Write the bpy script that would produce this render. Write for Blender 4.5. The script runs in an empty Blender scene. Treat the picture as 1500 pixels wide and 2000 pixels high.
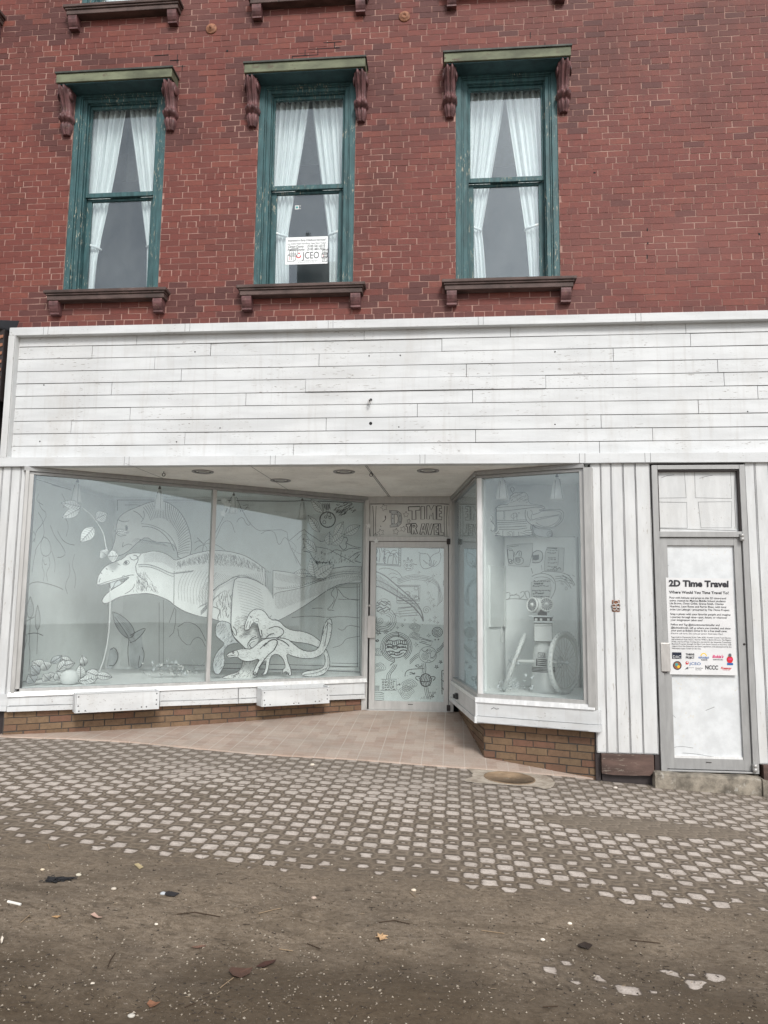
import bpy, math, random
from mathutils import Vector, noise
R = math.radians
random.seed(7)
scene = bpy.context.scene
col = scene.collection

# ------------------------------------------------------------------ camera
MC = ((0.995895, 0.000339, 0.090514), (0.089853, -0.124386, -0.988157), (0.010924, 0.992234, -0.123905))
CAM = (0.0, -7.4, 1.6)
def cam_matrix():
    # columns of the image-space basis (x right, y up, looking along -z)
    from mathutils import Matrix
    m = Matrix(MC)
    return m
cd = bpy.data.cameras.new("camera"); cam = bpy.data.objects.new("camera", cd); col.objects.link(cam)
cam.matrix_world = cam_matrix().to_4x4()
cam.location = CAM
cd.sensor_fit = 'HORIZONTAL'; cd.sensor_width = 36.0; cd.lens = 36.0
cd.clip_start = 0.05; cd.clip_end = 500
scene.camera = cam

# ------------------------------------------------------------------ sky and sun (bright overcast)
SUN_EL, SUN_AZ = 39.0, 159.0      # azimuth clockwise from +Y
w = bpy.data.worlds.new("World"); scene.world = w; w.use_nodes = True
nt = w.node_tree; nt.nodes.clear()
sky = nt.nodes.new('ShaderNodeTexSky'); sky.sky_type = 'NISHITA'; sky.sun_disc = False
sky.sun_elevation = R(SUN_EL); sky.sun_rotation = R(SUN_AZ)
sky.air_density = 1.0; sky.dust_density = 1.5; sky.ozone_density = 1.0
hs = nt.nodes.new('ShaderNodeHueSaturation'); hs.inputs['Saturation'].default_value = 0.22
bg = nt.nodes.new('ShaderNodeBackground'); bg.inputs['Strength'].default_value = 0.15
wo = nt.nodes.new('ShaderNodeOutputWorld')
nt.links.new(sky.outputs[0], hs.inputs['Color']); nt.links.new(hs.outputs[0], bg.inputs[0]); nt.links.new(bg.outputs[0], wo.inputs[0])
sd = bpy.data.lights.new("sun", 'SUN'); sd.energy = 1.9; sd.angle = R(14); sd.color = (1.0, 0.97, 0.93)
so = bpy.data.objects.new("sun", sd); col.objects.link(so)
az, el = R(SUN_AZ), R(SUN_EL)
to_sun = Vector((math.sin(az) * math.cos(el), math.cos(az) * math.cos(el), math.sin(el)))
so.rotation_euler = to_sun.to_track_quat('Z', 'Y').to_euler(); so.location = (0, -20, 20)
scene.view_settings.view_transform = 'Standard'; scene.view_settings.look = 'None'
scene.view_settings.gamma = 1.0; scene.view_settings.use_curve_mapping = False
scene.view_settings.exposure = 0.27
scene.cycles.max_bounces = 12; scene.cycles.transparent_max_bounces = 16

# ------------------------------------------------------------------ geometry helpers
def ray(px, py):
    a = (px - 750) / 1500.0; b = -(py - 1000) / 1500.0
    return [MC[i][0] * a + MC[i][1] * b - MC[i][2] for i in range(3)]
def at(px, py, Y):
    d = ray(px, py); t = (Y - CAM[1]) / d[1]
    return Vector((CAM[0] + t * d[0], Y, CAM[2] + t * d[2]))
def lvl(px, py, z):
    d = ray(px, py); t = (z - CAM[2]) / d[2]
    return Vector((CAM[0] + t * d[0], CAM[1] + t * d[1], z))
def gz(x, y):
    x = max(-12, min(12, x)); y = max(-14, min(0.3, y))
    return 0.107 - 0.046 * x + 0.02 * y
def on_ground(px, py):
    d = ray(px, py); t = 5.0
    for _ in range(40):
        x, y = CAM[0] + t * d[0], CAM[1] + t * d[1]
        t = (gz(x, y) - CAM[2]) / d[2]
    return Vector((x, y, gz(x, y)))

class Fr:
    """vertical plane through two plan points; s runs left to right, d points to the street"""
    def __init__(self, a, b):
        self.a = Vector((a[0], a[1])); self.b = Vector((b[0], b[1]))
        self.L = (self.b - self.a).length; self.u = (self.b - self.a) / self.L
        self.n = Vector((self.u.y, -self.u.x))
    def pt(self, s, z, d=0.0):
        p = self.a + self.u * s + self.n * d
        return (p.x, p.y, z)
    def px(self, x, y, d=0.0):
        r = ray(x, y); o = self.a + self.n * d
        q = Vector((o.x - CAM[0], o.y - CAM[1]))
        t = q.dot(self.n) / (r[0] * self.n.x + r[1] * self.n.y)
        p = Vector((CAM[0] + t * r[0], CAM[1] + t * r[1]))
        return ((p - o).dot(self.u), CAM[2] + t * r[2])
    def shift(self, d):
        return Fr(self.a + self.n * d, self.b + self.n * d)

class MB:
    def __init__(self):
        self.v = []; self.f = []; self.m = []; self.r = []; self.smooth = []
    def add(self, vs, fs, m=0, r=0.0, smooth=False):
        o = len(self.v); self.v += [tuple(p) for p in vs]
        for f in fs:
            self.f.append(tuple(o + i for i in f)); self.m.append(m); self.r.append(r); self.smooth.append(smooth)
    def box(self, x0, x1, y0, y1, z0, z1, m=0, r=0.0):
        vs = [(x, y, z) for z in (z0, z1) for y in (y0, y1) for x in (x0, x1)]
        self.add(vs, [(0, 2, 3, 1), (4, 5, 7, 6), (0, 1, 5, 4), (2, 6, 7, 3), (0, 4, 6, 2), (1, 3, 7, 5)], m, r)
    def fbox(self, fr, s0, s1, z0, z1, d0, d1, m=0, r=0.0, z0b=None, z1b=None, d1t=None):
        """box in a frame; z0b/z1b are the heights at the s1 end; d1t the front depth at the top"""
        z0b = z0 if z0b is None else z0b; z1b = z1 if z1b is None else z1b; dt = d1 if d1t is None else d1t
        vs = [fr.pt(s0, z0, d0), fr.pt(s1, z0b, d0), fr.pt(s0, z0, d1), fr.pt(s1, z0b, d1),
              fr.pt(s0, z1, d0), fr.pt(s1, z1b, d0), fr.pt(s0, z1, dt), fr.pt(s1, z1b, dt)]
        self.add(vs, [(0, 1, 3, 2), (4, 6, 7, 5), (2, 3, 7, 6), (0, 4, 5, 1), (0, 2, 6, 4), (1, 5, 7, 3)], m, r)
    def prism(self, pts, d0, d1, fr, m=0, me=None):
        """outline in (s,z) extruded from d0 (back) to d1 (front)"""
        me = m if me is None else me
        area = sum(pts[i][0] * pts[(i + 1) % len(pts)][1] - pts[(i + 1) % len(pts)][0] * pts[i][1] for i in range(len(pts)))
        if area < 0: pts = pts[::-1]
        n = len(pts)
        vs = [fr.pt(s, z, d0) for s, z in pts] + [fr.pt(s, z, d1) for s, z in pts]
        self.add(vs, [tuple(range(n, 2 * n)), tuple(range(n - 1, -1, -1))], m)
        self.add(vs, [(i, (i + 1) % n, n + (i + 1) % n, n + i) for i in range(n)], me)
    def ribbon(self, pts, wd, fr, d, m=1, closed=False):
        """ink stroke: a thin flat strip lying on a frame"""
        if closed: pts = list(pts) + [pts[0]]
        P = [Vector(p) for p in pts]
        if len(P) < 2: return
        vs = []
        for i, p in enumerate(P):
            a = P[max(0, i - 1)]; b = P[min(len(P) - 1, i + 1)]
            t = (b - a)
            if t.length < 1e-9: t = Vector((1, 0))
            t.normalize(); n = Vector((-t.y, t.x)) * (wd * 0.5)
            vs.append(fr.pt(p.x - n.x, p.y - n.y, d)); vs.append(fr.pt(p.x + n.x, p.y + n.y, d))
        self.add(vs, [(2 * i, 2 * i + 2, 2 * i + 3, 2 * i + 1) for i in range(len(P) - 1)], m)
    def flat(self, pts, fr, d, m=0):
        area = sum(pts[i][0] * pts[(i + 1) % len(pts)][1] - pts[(i + 1) % len(pts)][0] * pts[i][1] for i in range(len(pts)))
        if area < 0: pts = pts[::-1]
        self.add([fr.pt(s, z, d) for s, z in pts], [tuple(range(len(pts)))], m)
    def tube(self, pts, rad, m=0, n=8, caps=True):
        P = [Vector(p) for p in pts]; k = len(P); base = len(self.v); rings = []
        rr = rad if isinstance(rad, (list, tuple)) else [rad] * k
        ref = Vector((0.31, 0.2, 0.93)).normalized()
        vs = []
        for i, p in enumerate(P):
            t = (P[min(k - 1, i + 1)] - P[max(0, i - 1)]).normalized()
            a = t.cross(ref)
            if a.length < 0.05: a = t.cross(Vector((1, 0, 0)))
            a.normalize(); b = t.cross(a)
            for j in range(n):
                q = 2 * math.pi * j / n
                vs.append(p + (a * math.cos(q) + b * math.sin(q)) * rr[i])
        fs = [(i * n + j, i * n + (j + 1) % n, (i + 1) * n + (j + 1) % n, (i + 1) * n + j) for i in range(k - 1) for j in range(n)]
        self.add(vs, fs, m, 0, True)
        if caps:
            self.add([vs[j] for j in range(n)], [tuple(range(n))], m)
            self.add([vs[(k - 1) * n + j] for j in range(n)], [tuple(range(n - 1, -1, -1))], m)
    def lathe(self, o, prof, ax=(0, 0, 1), n=20, m=0, smooth=True):
        """prof: list of (radius, distance along axis)"""
        ax = Vector(ax).normalized(); a = ax.cross(Vector((0.2, 0.1, 0.97)) if abs(ax.z) < 0.9 else Vector((0, 1, 0))).normalized(); b = ax.cross(a); o = Vector(o)
        vs = []
        for r, h in prof:
            for j in range(n):
                q = 2 * math.pi * j / n
                vs.append(o + ax * h + (a * math.cos(q) + b * math.sin(q)) * max(r, 1e-4))
        fs = [(i * n + j, i * n + (j + 1) % n, (i + 1) * n + (j + 1) % n, (i + 1) * n + j) for i in range(len(prof) - 1) for j in range(n)]
        self.add(vs, fs, m, 0, smooth)
    def text(self, s, fr, s0, z0, size, d, m=1, bold=0.0, width=None, shear=0.0, sp=1.0):
        """lettering laid on a frame, left end at s0, base line z0; stretched to width if given"""
        vs, fs = glyphs(s, bold, shear, sp)
        if not vs: return
        x0 = min(p[0] for p in vs); x1 = max(p[0] for p in vs)
        k = size if width is None else width / max(1e-6, x1 - x0)
        self.add([fr.pt(s0 + (p[0] - x0) * k, z0 + p[1] * size, d) for p in vs], fs, m)
    def build(self, name, mats, parent=None, bevel=0.0, rnd=False):
        me = bpy.data.meshes.new(name)
        o = bpy.data.objects.new(name, me)
        off = Vector((0, 0, 0))
        q = parent
        while q is not None: off += Vector(q.location); q = q.parent
        me.from_pydata([(p[0] - off.x, p[1] - off.y, p[2] - off.z) for p in self.v], [], self.f)
        mats = mats if isinstance(mats, (list, tuple)) else [mats]
        for mt in mats: me.materials.append(mt)
        me.polygons.foreach_set('material_index', self.m)
        me.polygons.foreach_set('use_smooth', self.smooth)
        if rnd:
            at_ = me.attributes.new('rnd', 'FLOAT', 'FACE'); at_.data.foreach_set('value', self.r)
        me.update()
        col.objects.link(o)
        if parent is not None: o.parent = parent
        if bevel > 0:
            b = o.modifiers.new('bevel', 'BEVEL'); b.width = bevel; b.segments = 2; b.limit_method = 'ANGLE'; b.angle_limit = R(40)
        return o
_gc = {}
def glyphs(s, bold, shear, sp):
    k = (s, bold, shear, sp)
    if k in _gc: return _gc[k]
    c = bpy.data.curves.new('lettering', 'FONT'); c.body = s; c.size = 1.0; c.offset = bold; c.shear = shear; c.space_character = sp; c.resolution_u = 3
    o = bpy.data.objects.new('lettering', c); col.objects.link(o)
    bpy.context.view_layer.update()
    me = bpy.data.meshes.new_from_object(o.evaluated_get(bpy.context.evaluated_depsgraph_get()))
    vs = [(v.co.x, v.co.y) for v in me.vertices]; fs = [tuple(p.vertices) for p in me.polygons]
    bpy.data.objects.remove(o); bpy.data.curves.remove(c); bpy.data.meshes.remove(me)
    _gc[k] = (vs, fs); return _gc[k]

def tag(o, label=None, cat=None, group=None, kind=None):
    if label: o['label'] = label
    if cat: o['category'] = cat
    if group: o['group'] = group
    if kind: o['kind'] = kind
    return o
def empty(name, loc, label=None, cat=None, group=None):
    o = bpy.data.objects.new(name, None); o.location = loc; o.empty_display_size = 0.1
    col.objects.link(o); return tag(o, label, cat, group)

# ------------------------------------------------------------------ material helpers
class NT:
    def __init__(self, name):
        self.mat = bpy.data.materials.new(name); self.mat.use_nodes = True
        self.t = self.mat.node_tree; self.t.nodes.clear()
        self.out = self.t.nodes.new('ShaderNodeOutputMaterial')
    def n(self, ty, **kw):
        x = self.t.nodes.new(ty)
        for k, v in kw.items(): setattr(x, k, v)
        return x
    def put(self, sock, v):
        if isinstance(v, bpy.types.NodeSocket): self.t.links.new(v, sock)
        elif isinstance(v, (tuple, list)): sock.default_value = tuple(v) + (1.0,) if len(v) == 3 and sock.type == 'RGBA' else tuple(v)
        else: sock.default_value = v
    def ma(self, op, a, b=0.0, c=0.0, clamp=False):
        x = self.n('ShaderNodeMath', operation=op); x.use_clamp = clamp
        self.put(x.inputs[0], a); self.put(x.inputs[1], b); self.put(x.inputs[2], c); return x.outputs[0]
    def mix(self, f, a, b, blend='MIX'):
        x = self.n('ShaderNodeMix', data_type='RGBA', blend_type=blend)
        self.put(x.inputs[0], f); self.put(x.inputs[6], a); self.put(x.inputs[7], b); return x.outputs[2]
    def pos(self):
        return self.n('ShaderNodeNewGeometry').outputs['Position']
    def scale(self, vec, s):
        x = self.n('ShaderNodeVectorMath', operation='MULTIPLY'); self.put(x.inputs[0], vec); x.inputs[1].default_value = s; return x.outputs[0]
    def noise(self, vec, scale, detail=4, rough=0.55, dist=0.0, col_=False):
        x = self.n('ShaderNodeTexNoise'); self.put(x.inputs['Vector'], vec); x.inputs['Scale'].default_value = scale
        x.inputs['Detail'].default_value = detail; x.inputs['Roughness'].default_value = rough; x.inputs['Distortion'].default_value = dist
        return x.outputs[1 if col_ else 0]
    def ramp(self, f, a, b, lo=0.0, hi=1.0, smooth=True):
        x = self.n('ShaderNodeMapRange'); x.interpolation_type = 'SMOOTHSTEP' if smooth else 'LINEAR'
        self.put(x.inputs[0], f); self.put(x.inputs[1], a); self.put(x.inputs[2], b); self.put(x.inputs[3], lo); self.put(x.inputs[4], hi); return x.outputs[0]
    def sep(self, v):
        x = self.n('ShaderNodeSeparateXYZ'); self.put(x.inputs[0], v); return x.outputs
    def bump(self, h, strength=0.3, dist=0.01, nrm=None):
        x = self.n('ShaderNodeBump'); x.inputs['Strength'].default_value = strength; x.inputs['Distance'].default_value = dist
        self.put(x.inputs['Height'], h)
        if nrm is not None: self.put(x.inputs['Normal'], nrm)
        return x.outputs[0]
    def bsdf(self, colr, rough=0.7, metal=0.0, nrm=None, spec=0.4):
        b = self.n('ShaderNodeBsdfPrincipled'); self.put(b.inputs['Base Color'], colr); self.put(b.inputs['Roughness'], rough)
        b.inputs['Metallic'].default_value = metal; b.inputs['Specular IOR Level'].default_value = spec
        if nrm is not None: self.put(b.inputs['Normal'], nrm)
        self.t.links.new(b.outputs[0], self.out.inputs[0]); return b
def s2l(*c):
    return tuple(((x / 255) / 12.92 if x / 255 <= 0.04045 else ((x / 255 + 0.055) / 1.055) ** 2.4) for x in c)

def paint(name, c, rough=0.6, var=0.06, scale=6.0, bump=0.15, chips=0.0, chipcol=(0.1, 0.09, 0.08), stretch=(1, 1, 1), chipscale=40.0, dirt=0.0, dirtcol=(0.25, 0.22, 0.18)):
    t = NT(name); p = t.scale(t.pos(), stretch)
    n1 = t.noise(p, scale, 5, 0.6)
    dark = tuple(x * (1 - var * 2.2) for x in c); lite = tuple(min(1, x * (1 + var)) for x in c)
    k = t.mix(t.ramp(n1, 0.3, 0.7), dark, lite)
    if dirt > 0:
        n3 = t.noise(t.scale(t.pos(), (1.0, 1.0, 0.35)), 3.0, 6, 0.65)
        k = t.mix(t.ramp(n3, 0.52, 0.78, 0, dirt), k, dirtcol)
    n2 = t.noise(t.pos(), scale * 14, 3, 0.6)
    if dirt > 0:
        n8 = t.noise(t.scale(t.pos(), (1.0, 1.0, 0.06)), 22.0, 4, 0.6); k = t.mix(t.ramp(n8, 0.52, 0.74, 0, dirt * .55), k, tuple(x * .9 for x in dirtcol))
        n9 = t.noise(t.pos(), 1.1, 4, 0.6); k = t.mix(t.ramp(n9, 0.46, 0.70, 0, dirt * .45), k, dirtcol)
    if chips > 0:
        n4 = t.noise(p, chipscale, 4, 0.7); n5 = t.noise(t.pos(), 2.2, 3, 0.5)
        m_ = t.ma('MULTIPLY', t.ramp(n4, 0.66 - chips * 0.12, 0.69 - chips * 0.1), t.ramp(n5, 0.42, 0.62))
        k = t.mix(m_, k, chipcol)
    t.bsdf(k, rough, 0, t.bump(n2, bump, 0.004)); return t.mat
def plain(name, c, rough=0.6, metal=0.0, spec=0.4):
    t = NT(name); n1 = t.noise(t.pos(), 25, 4)
    k = t.mix(t.ramp(n1, 0.3, 0.7), tuple(x * 0.9 for x in c), tuple(min(1, x * 1.05) for x in c))
    t.bsdf(k, rough, metal, t.bump(n1, 0.06, 0.003), spec); return t.mat

M = {}
M['white'] = paint('white painted board', (0.615, 0.63, 0.635), 0.55, 0.05, 5, 0.25, chips=0.45, chipcol=(0.30, 0.285, 0.27), stretch=(0.3, 1, 1.6), dirt=0.45, dirtcol=(0.46, 0.44, 0.41))
M['white_v'] = paint('white painted post', (0.60, 0.61, 0.61), 0.6, 0.05, 7, 0.3, chips=0.35, chipcol=(0.4, 0.38, 0.35), stretch=(1.4, 1, 0.3), dirt=0.3, dirtcol=(0.58, 0.55, 0.50))
M['gapink'] = plain('pencil dark line', (0.06, 0.055, 0.055), 0.9)
M['ink'] = plain('black marker ink', (0.035, 0.035, 0.04), 0.6)
M['pencil'] = plain('grey pencil line', (0.14, 0.14, 0.145), 0.8)
M['soffit'] = paint('soffit paint', (0.87, 0.86, 0.82), 0.7, 0.05, 2.5, 0.15, chips=0.3, chipcol=(0.3, 0.29, 0.26), dirt=0.4, dirtcol=(0.45, 0.42, 0.37))
M['interior'] = paint('display room paint', (0.85, 0.87, 0.865), 0.7, 0.02, 2, 0.1)
M['paper'] = paint('white paper board', (0.68, 0.695, 0.685), 0.75, 0.03, 5, 0.08)
M['mural'] = paint('mural paper', (0.72, 0.745, 0.735), 0.75, 0.03, 3, 0.08)
M['foam'] = paint('grey cut board', (0.68, 0.69, 0.67), 0.75, 0.05, 4, 0.1)
M['leafgrey'] = paint('shadow grey paper', (0.56, 0.59, 0.60), 0.75, 0.1, 6, 0.1)
M['teal'] = paint('weathered teal paint', (0.042, 0.108, 0.116), 0.55, 0.16, 9, 0.4, chips=0.62, chipcol=(0.40, 0.38, 0.30), stretch=(3, 1, 0.5), chipscale=26)
M['tealdark'] = paint('teal board', (0.035, 0.085, 0.095), 0.6, 0.15, 9, 0.3)
M['hood'] = paint('weathered green hood', (0.165, 0.180, 0.115), 0.7, 0.22, 5, 0.3, chips=0.7, chipcol=(0.10, 0.07, 0.05), stretch=(0.6, 1, 1.2), chipscale=14)
M['hoodtop'] = paint('dark metal edge', (0.06, 0.065, 0.055), 0.6, 0.2, 7, 0.3)
M['maroon'] = paint('maroon painted timber', (0.150, 0.070, 0.070), 0.5, 0.22, 12, 0.35, chips=0.4, chipcol=(0.2, 0.14, 0.10))
M['sill'] = paint('brown sill stone', (0.105, 0.070, 0.062), 0.7, 0.22, 8, 0.4, chips=0.6, chipcol=(0.04, 0.035, 0.03), stretch=(0.5, 1, 1))
M['rust'] = paint('rusty iron', (0.32, 0.145, 0.085), 0.7, 0.2, 30, 0.4)
M['plinth'] = paint('brown painted plinth', (0.110, 0.068, 0.055), 0.6, 0.25, 5, 0.4, chips=0.6, chipcol=(0.2, 0.17, 0.14), stretch=(0.4, 1, 1.6))
M['stone'] = paint('worn concrete', (0.30, 0.265, 0.215), 0.9, 0.28, 7, 0.9, chips=0.7, chipcol=(0.42, 0.40, 0.36), chipscale=9, dirt=0.5, dirtcol=(0.12, 0.105, 0.085))
M['dark'] = plain('dark void', (0.018, 0.018, 0.02), 0.9)
M['black'] = plain('black plastic', (0.03, 0.03, 0.032), 0.4)
M['room'] = plain('dim upstairs room', (0.085, 0.105, 0.125), 0.9)
M['iron'] = plain('dark brown iron', (0.035, 0.027, 0.027), 0.6)
M['slate'] = plain('dark slate awning', (0.035, 0.038, 0.045), 0.7)
def metal(name, c, rough=0.42, met=0.65):
    t = NT(name); p = t.pos(); n1 = t.noise(t.scale(p, (3, 3, 0.6)), 8, 5, 0.6); n2 = t.noise(p, 90, 3)
    k = t.mix(t.ramp(n1, 0.3, 0.75), tuple(x * 0.82 for x in c), c)
    t.bsdf(k, t.ramp(n1, 0.2, 0.8, rough - 0.08, rough + 0.12), met, t.bump(n2, 0.08, 0.002), 0.5); return t.mat
M['alu'] = metal('dull aluminium', (0.50, 0.495, 0.48), 0.45, 0.35)
M['alubright'] = metal('bright aluminium sill', (0.82, 0.82, 0.81), 0.4, 0.25)
M['alugrey'] = metal('grey aluminium', (0.36, 0.36, 0.355), 0.5, 0.3)
M['steel'] = metal('steel plate', (0.5, 0.48, 0.46), 0.4, 0.6)

def glass(name, tint, refl, grime=0.03):
    t = NT(name)
    tr = t.n('ShaderNodeBsdfTransparent'); tr.inputs[0].default_value = tint + (1,)
    gl = t.n('ShaderNodeBsdfGlossy'); gl.inputs['Roughness'].default_value = 0.015; gl.inputs[0].default_value = (0.84, 0.93, 1.0, 1)
    n1 = t.noise(t.pos(), 1.3, 2, 0.4)
    t.put(gl.inputs['Normal'], t.bump(n1, 0.02, 0.02))
    g = t.n('ShaderNodeNewGeometry'); dt = t.n('ShaderNodeVectorMath', operation='DOT_PRODUCT')
    t.put(dt.inputs[0], g.outputs['Incoming']); t.put(dt.inputs[1], g.outputs['Normal'])
    c1 = t.ma('SUBTRACT', 1.0, t.ma('ABSOLUTE', dt.outputs['Value']), clamp=True)
    f = t.ma('ADD', t.ma('MULTIPLY', t.ma('POWER', c1, 5.0), 0.95), refl, clamp=True)
    mx = t.n('ShaderNodeMixShader'); t.put(mx.inputs[0], f); t.t.links.new(tr.outputs[0], mx.inputs[1]); t.t.links.new(gl.outputs[0], mx.inputs[2])
    # thin film of dust
    df = t.n('ShaderNodeBsdfDiffuse'); df.inputs[0].default_value = (0.62, 0.66, 0.66, 1)
    n2 = t.noise(t.scale(t.pos(), (1, 1, 0.5)), 4, 5, 0.7)
    m2 = t.n('ShaderNodeMixShader'); t.put(m2.inputs[0], t.ramp(n2, 0.3, 0.75, grime * 0.5, grime * 1.6))
    t.t.links.new(mx.outputs[0], m2.inputs[1]); t.t.links.new(df.outputs[0], m2.inputs[2])
    t.t.links.new(m2.outputs[0], t.out.inputs[0]); return t.mat
M['glass'] = glass('shop window glass', (0.965, 0.985, 0.98), 0.075, 0.035)
M['glassup'] = glass('old sash glass', (0.96, 0.985, 0.99), 0.08, 0.04)

def cloth():
    t = NT('sheer white curtain'); p = t.pos()
    n1 = t.noise(t.scale(p, (12, 1, 0.7)), 6, 4, 0.6)
    k = t.mix(t.ramp(n1, 0.3, 0.7), (0.84, 0.88, 0.87), (0.93, 0.96, 0.95))
    a = t.n('ShaderNodeBsdfDiffuse'); t.put(a.inputs[0], k); b = t.n('ShaderNodeBsdfTranslucent'); t.put(b.inputs[0], k)
    mx = t.n('ShaderNodeMixShader'); mx.inputs[0].default_value = 0.15
    t.t.links.new(a.outputs[0], mx.inputs[1]); t.t.links.new(b.outputs[0], mx.inputs[2]); t.t.links.new(mx.outputs[0], t.out.inputs[0]); return t.mat
M['curtain'] = cloth()

def brickmat(name, cols, dirtcol, rough=0.75, spots=True):
    t = NT(name); p = t.pos()
    a = t.n('ShaderNodeAttribute'); a.attribute_name = 'rnd'; r = a.outputs['Fac']
    cr = t.n('ShaderNodeValToRGB'); t.put(cr.inputs[0], r)
    el_ = cr.color_ramp.elements
    el_[0].position = 0; el_[0].color = cols[0] + (1,); el_[1].position = 1; el_[1].color = cols[-1] + (1,)
    for i, c in enumerate(cols[1:-1]):
        e = el_.new((i + 1) / (len(cols) - 1)); e.color = c + (1,)
    n1 = t.noise(p, 22, 5, 0.65); n2 = t.noise(p, 1.6, 4, 0.6)
    k = t.mix(t.ramp(n1, 0.35, 0.72, 0, 0.45), cr.outputs[0], dirtcol)
    k = t.mix(t.ramp(n2, 0.45, 0.7, 0, 0.35), k, dirtcol)
    n6 = t.noise(t.scale(p, (1, 1, .45)), .8, 5, .65); k = t.mix(t.ramp(n6, .50, .72, 0, .55), k, tuple(x * .62 for x in dirtcol))
    n7 = t.noise(p, .5, 3, .5); k = t.mix(t.ramp(n7, .52, .70, 0, .35), k, tuple(min(1, x * 1.9) for x in dirtcol))
    n4 = t.noise(t.scale(p, (1, 1, 2.2)), 75, 3, 0.7)
    k = t.mix(t.ramp(n4, 0.6, 0.72, 0, 0.6), k, tuple(x * 0.35 for x in dirtcol))
    n3 = t.noise(p, 60, 4, 0.7)
    t.bsdf(k, rough, 0, t.bump(n3, 0.5, 0.006), 0.3); return t.mat
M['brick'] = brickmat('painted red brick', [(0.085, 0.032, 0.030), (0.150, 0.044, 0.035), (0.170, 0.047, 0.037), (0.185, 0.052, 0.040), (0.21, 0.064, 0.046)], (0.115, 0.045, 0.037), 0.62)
def mortarmat():
    t = NT('painted brick joints'); p = t.pos(); n1 = t.noise(p, 5, 4, 0.6); n2 = t.noise(p, 1.1, 3, 0.5)
    k = t.mix(t.ramp(n1, 0.36, 0.54), (0.25, 0.120, 0.100), (0.42, 0.265, 0.220))
    n3 = t.noise(p, 0.55, 3, 0.6)
    k = t.mix(t.ramp(n2, 0.40, 0.66, 0, 0.35), k, (0.19, 0.085, 0.072)); k = t.mix(t.ramp(n3, 0.50, 0.66, 0, 0.3), k, (0.17, 0.08, 0.07))
    t.bsdf(k, 0.85, 0, t.bump(t.noise(p, 80, 3), 0.4, 0.004)); return t.mat
M['mortar'] = mortarmat()
M['brownbrick'] = brickmat('tan textured brick', [(0.135, 0.078, 0.050), (0.185, 0.118, 0.072), (0.215, 0.145, 0.088), (0.185, 0.095, 0.066), (0.25, 0.17, 0.10)], (0.10, 0.068, 0.044), 0.85)
M['brownmortar'] = plain('dark grey mortar', (0.075, 0.066, 0.058), 0.9)

# ================================================================== the building
bld = empty('commercial_building', (-0.8, 0.1, 0.0), 'red brick commercial building with teal sash windows above a white boarded shopfront', 'building')
FY = Fr((-20, 0.0), (20, 0.0))                 # facade face of the white trim, s = X + 20
def F(y): return Fr((-20, y), (20, y))
WB = 0.10                                       # plane of the brick wall

def bricks(mb, fr, s0, s1, z0, z1, course=0.067, bl=0.204, jt=0.0095, header=8, holes=(), m=0, jit=0.0018, depth=0.012, phase=0, dark=None, base=0.0, zf=None):
    k = 0; z = z0; nrow = int(math.ceil((z1 - z0) / course))
    for row in range(nrow):
        za = z0 + row * course; zb = min(z1, za + course)
        if zb - za < 0.02: break
        hd = header and (row + phase) % header == 0
        L = bl / 2 if hd else bl
        off = (row % 2) * L * 0.5 + random.uniform(-0.02, 0.02)
        ivs = [(s0, s1)]
        zc = (za + zb) / 2
        for (a, b, c, d) in holes:
            if c < zc < d:
                nv = []
                for (p, q) in ivs:
                    if b <= p or a >= q: nv.append((p, q)); continue
                    if a > p: nv.append((p, a))
                    if b < q: nv.append((b, q))
                ivs = nv
        x = s0 - off - L
        while x < s1:
            wd = L * random.uniform(0.985, 1.015)
            for (p, q) in ivs:
                a = max(x, p); b = min(x + wd, q)
                if b - a < 0.025: continue
                g = jt * 0.5
                A, B = a + g * random.uniform(0.5, 1.3), b - g * random.uniform(0.5, 1.3)
                lo = za + g * random.uniform(0.4, 1.3) * 0.8; hi = zb - g * random.uniform(0.4, 1.3) * 0.8
                if zf is not None:
                    zg = zf((A + B) / 2)
                    if hi < zg + 0.005: continue
                j = lambda: random.uniform(-jit, jit)
                d = base + random.uniform(-0.0012, 0.0016); tl = random.uniform(-0.0015, 0.0015)
                fv = [fr.pt(A + j(), lo + j(), d), fr.pt(B + j(), lo + j(), d + tl), fr.pt(B + j(), hi + j(), d + tl), fr.pt(A + j(), hi + j(), d)]
                bv = [fr.pt(A, lo, d - depth), fr.pt(B, lo, d - depth), fr.pt(B, hi, d - depth), fr.pt(A, hi, d - depth)]
                r = 0.2 + 0.8 * random.random()
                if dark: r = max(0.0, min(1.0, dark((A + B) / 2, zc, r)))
                mb.add(fv + bv, [(0, 1, 2, 3), (4, 5, 1, 0), (3, 2, 6, 7), (4, 0, 3, 7), (1, 5, 6, 2)], m, r)
            x += wd

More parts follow.
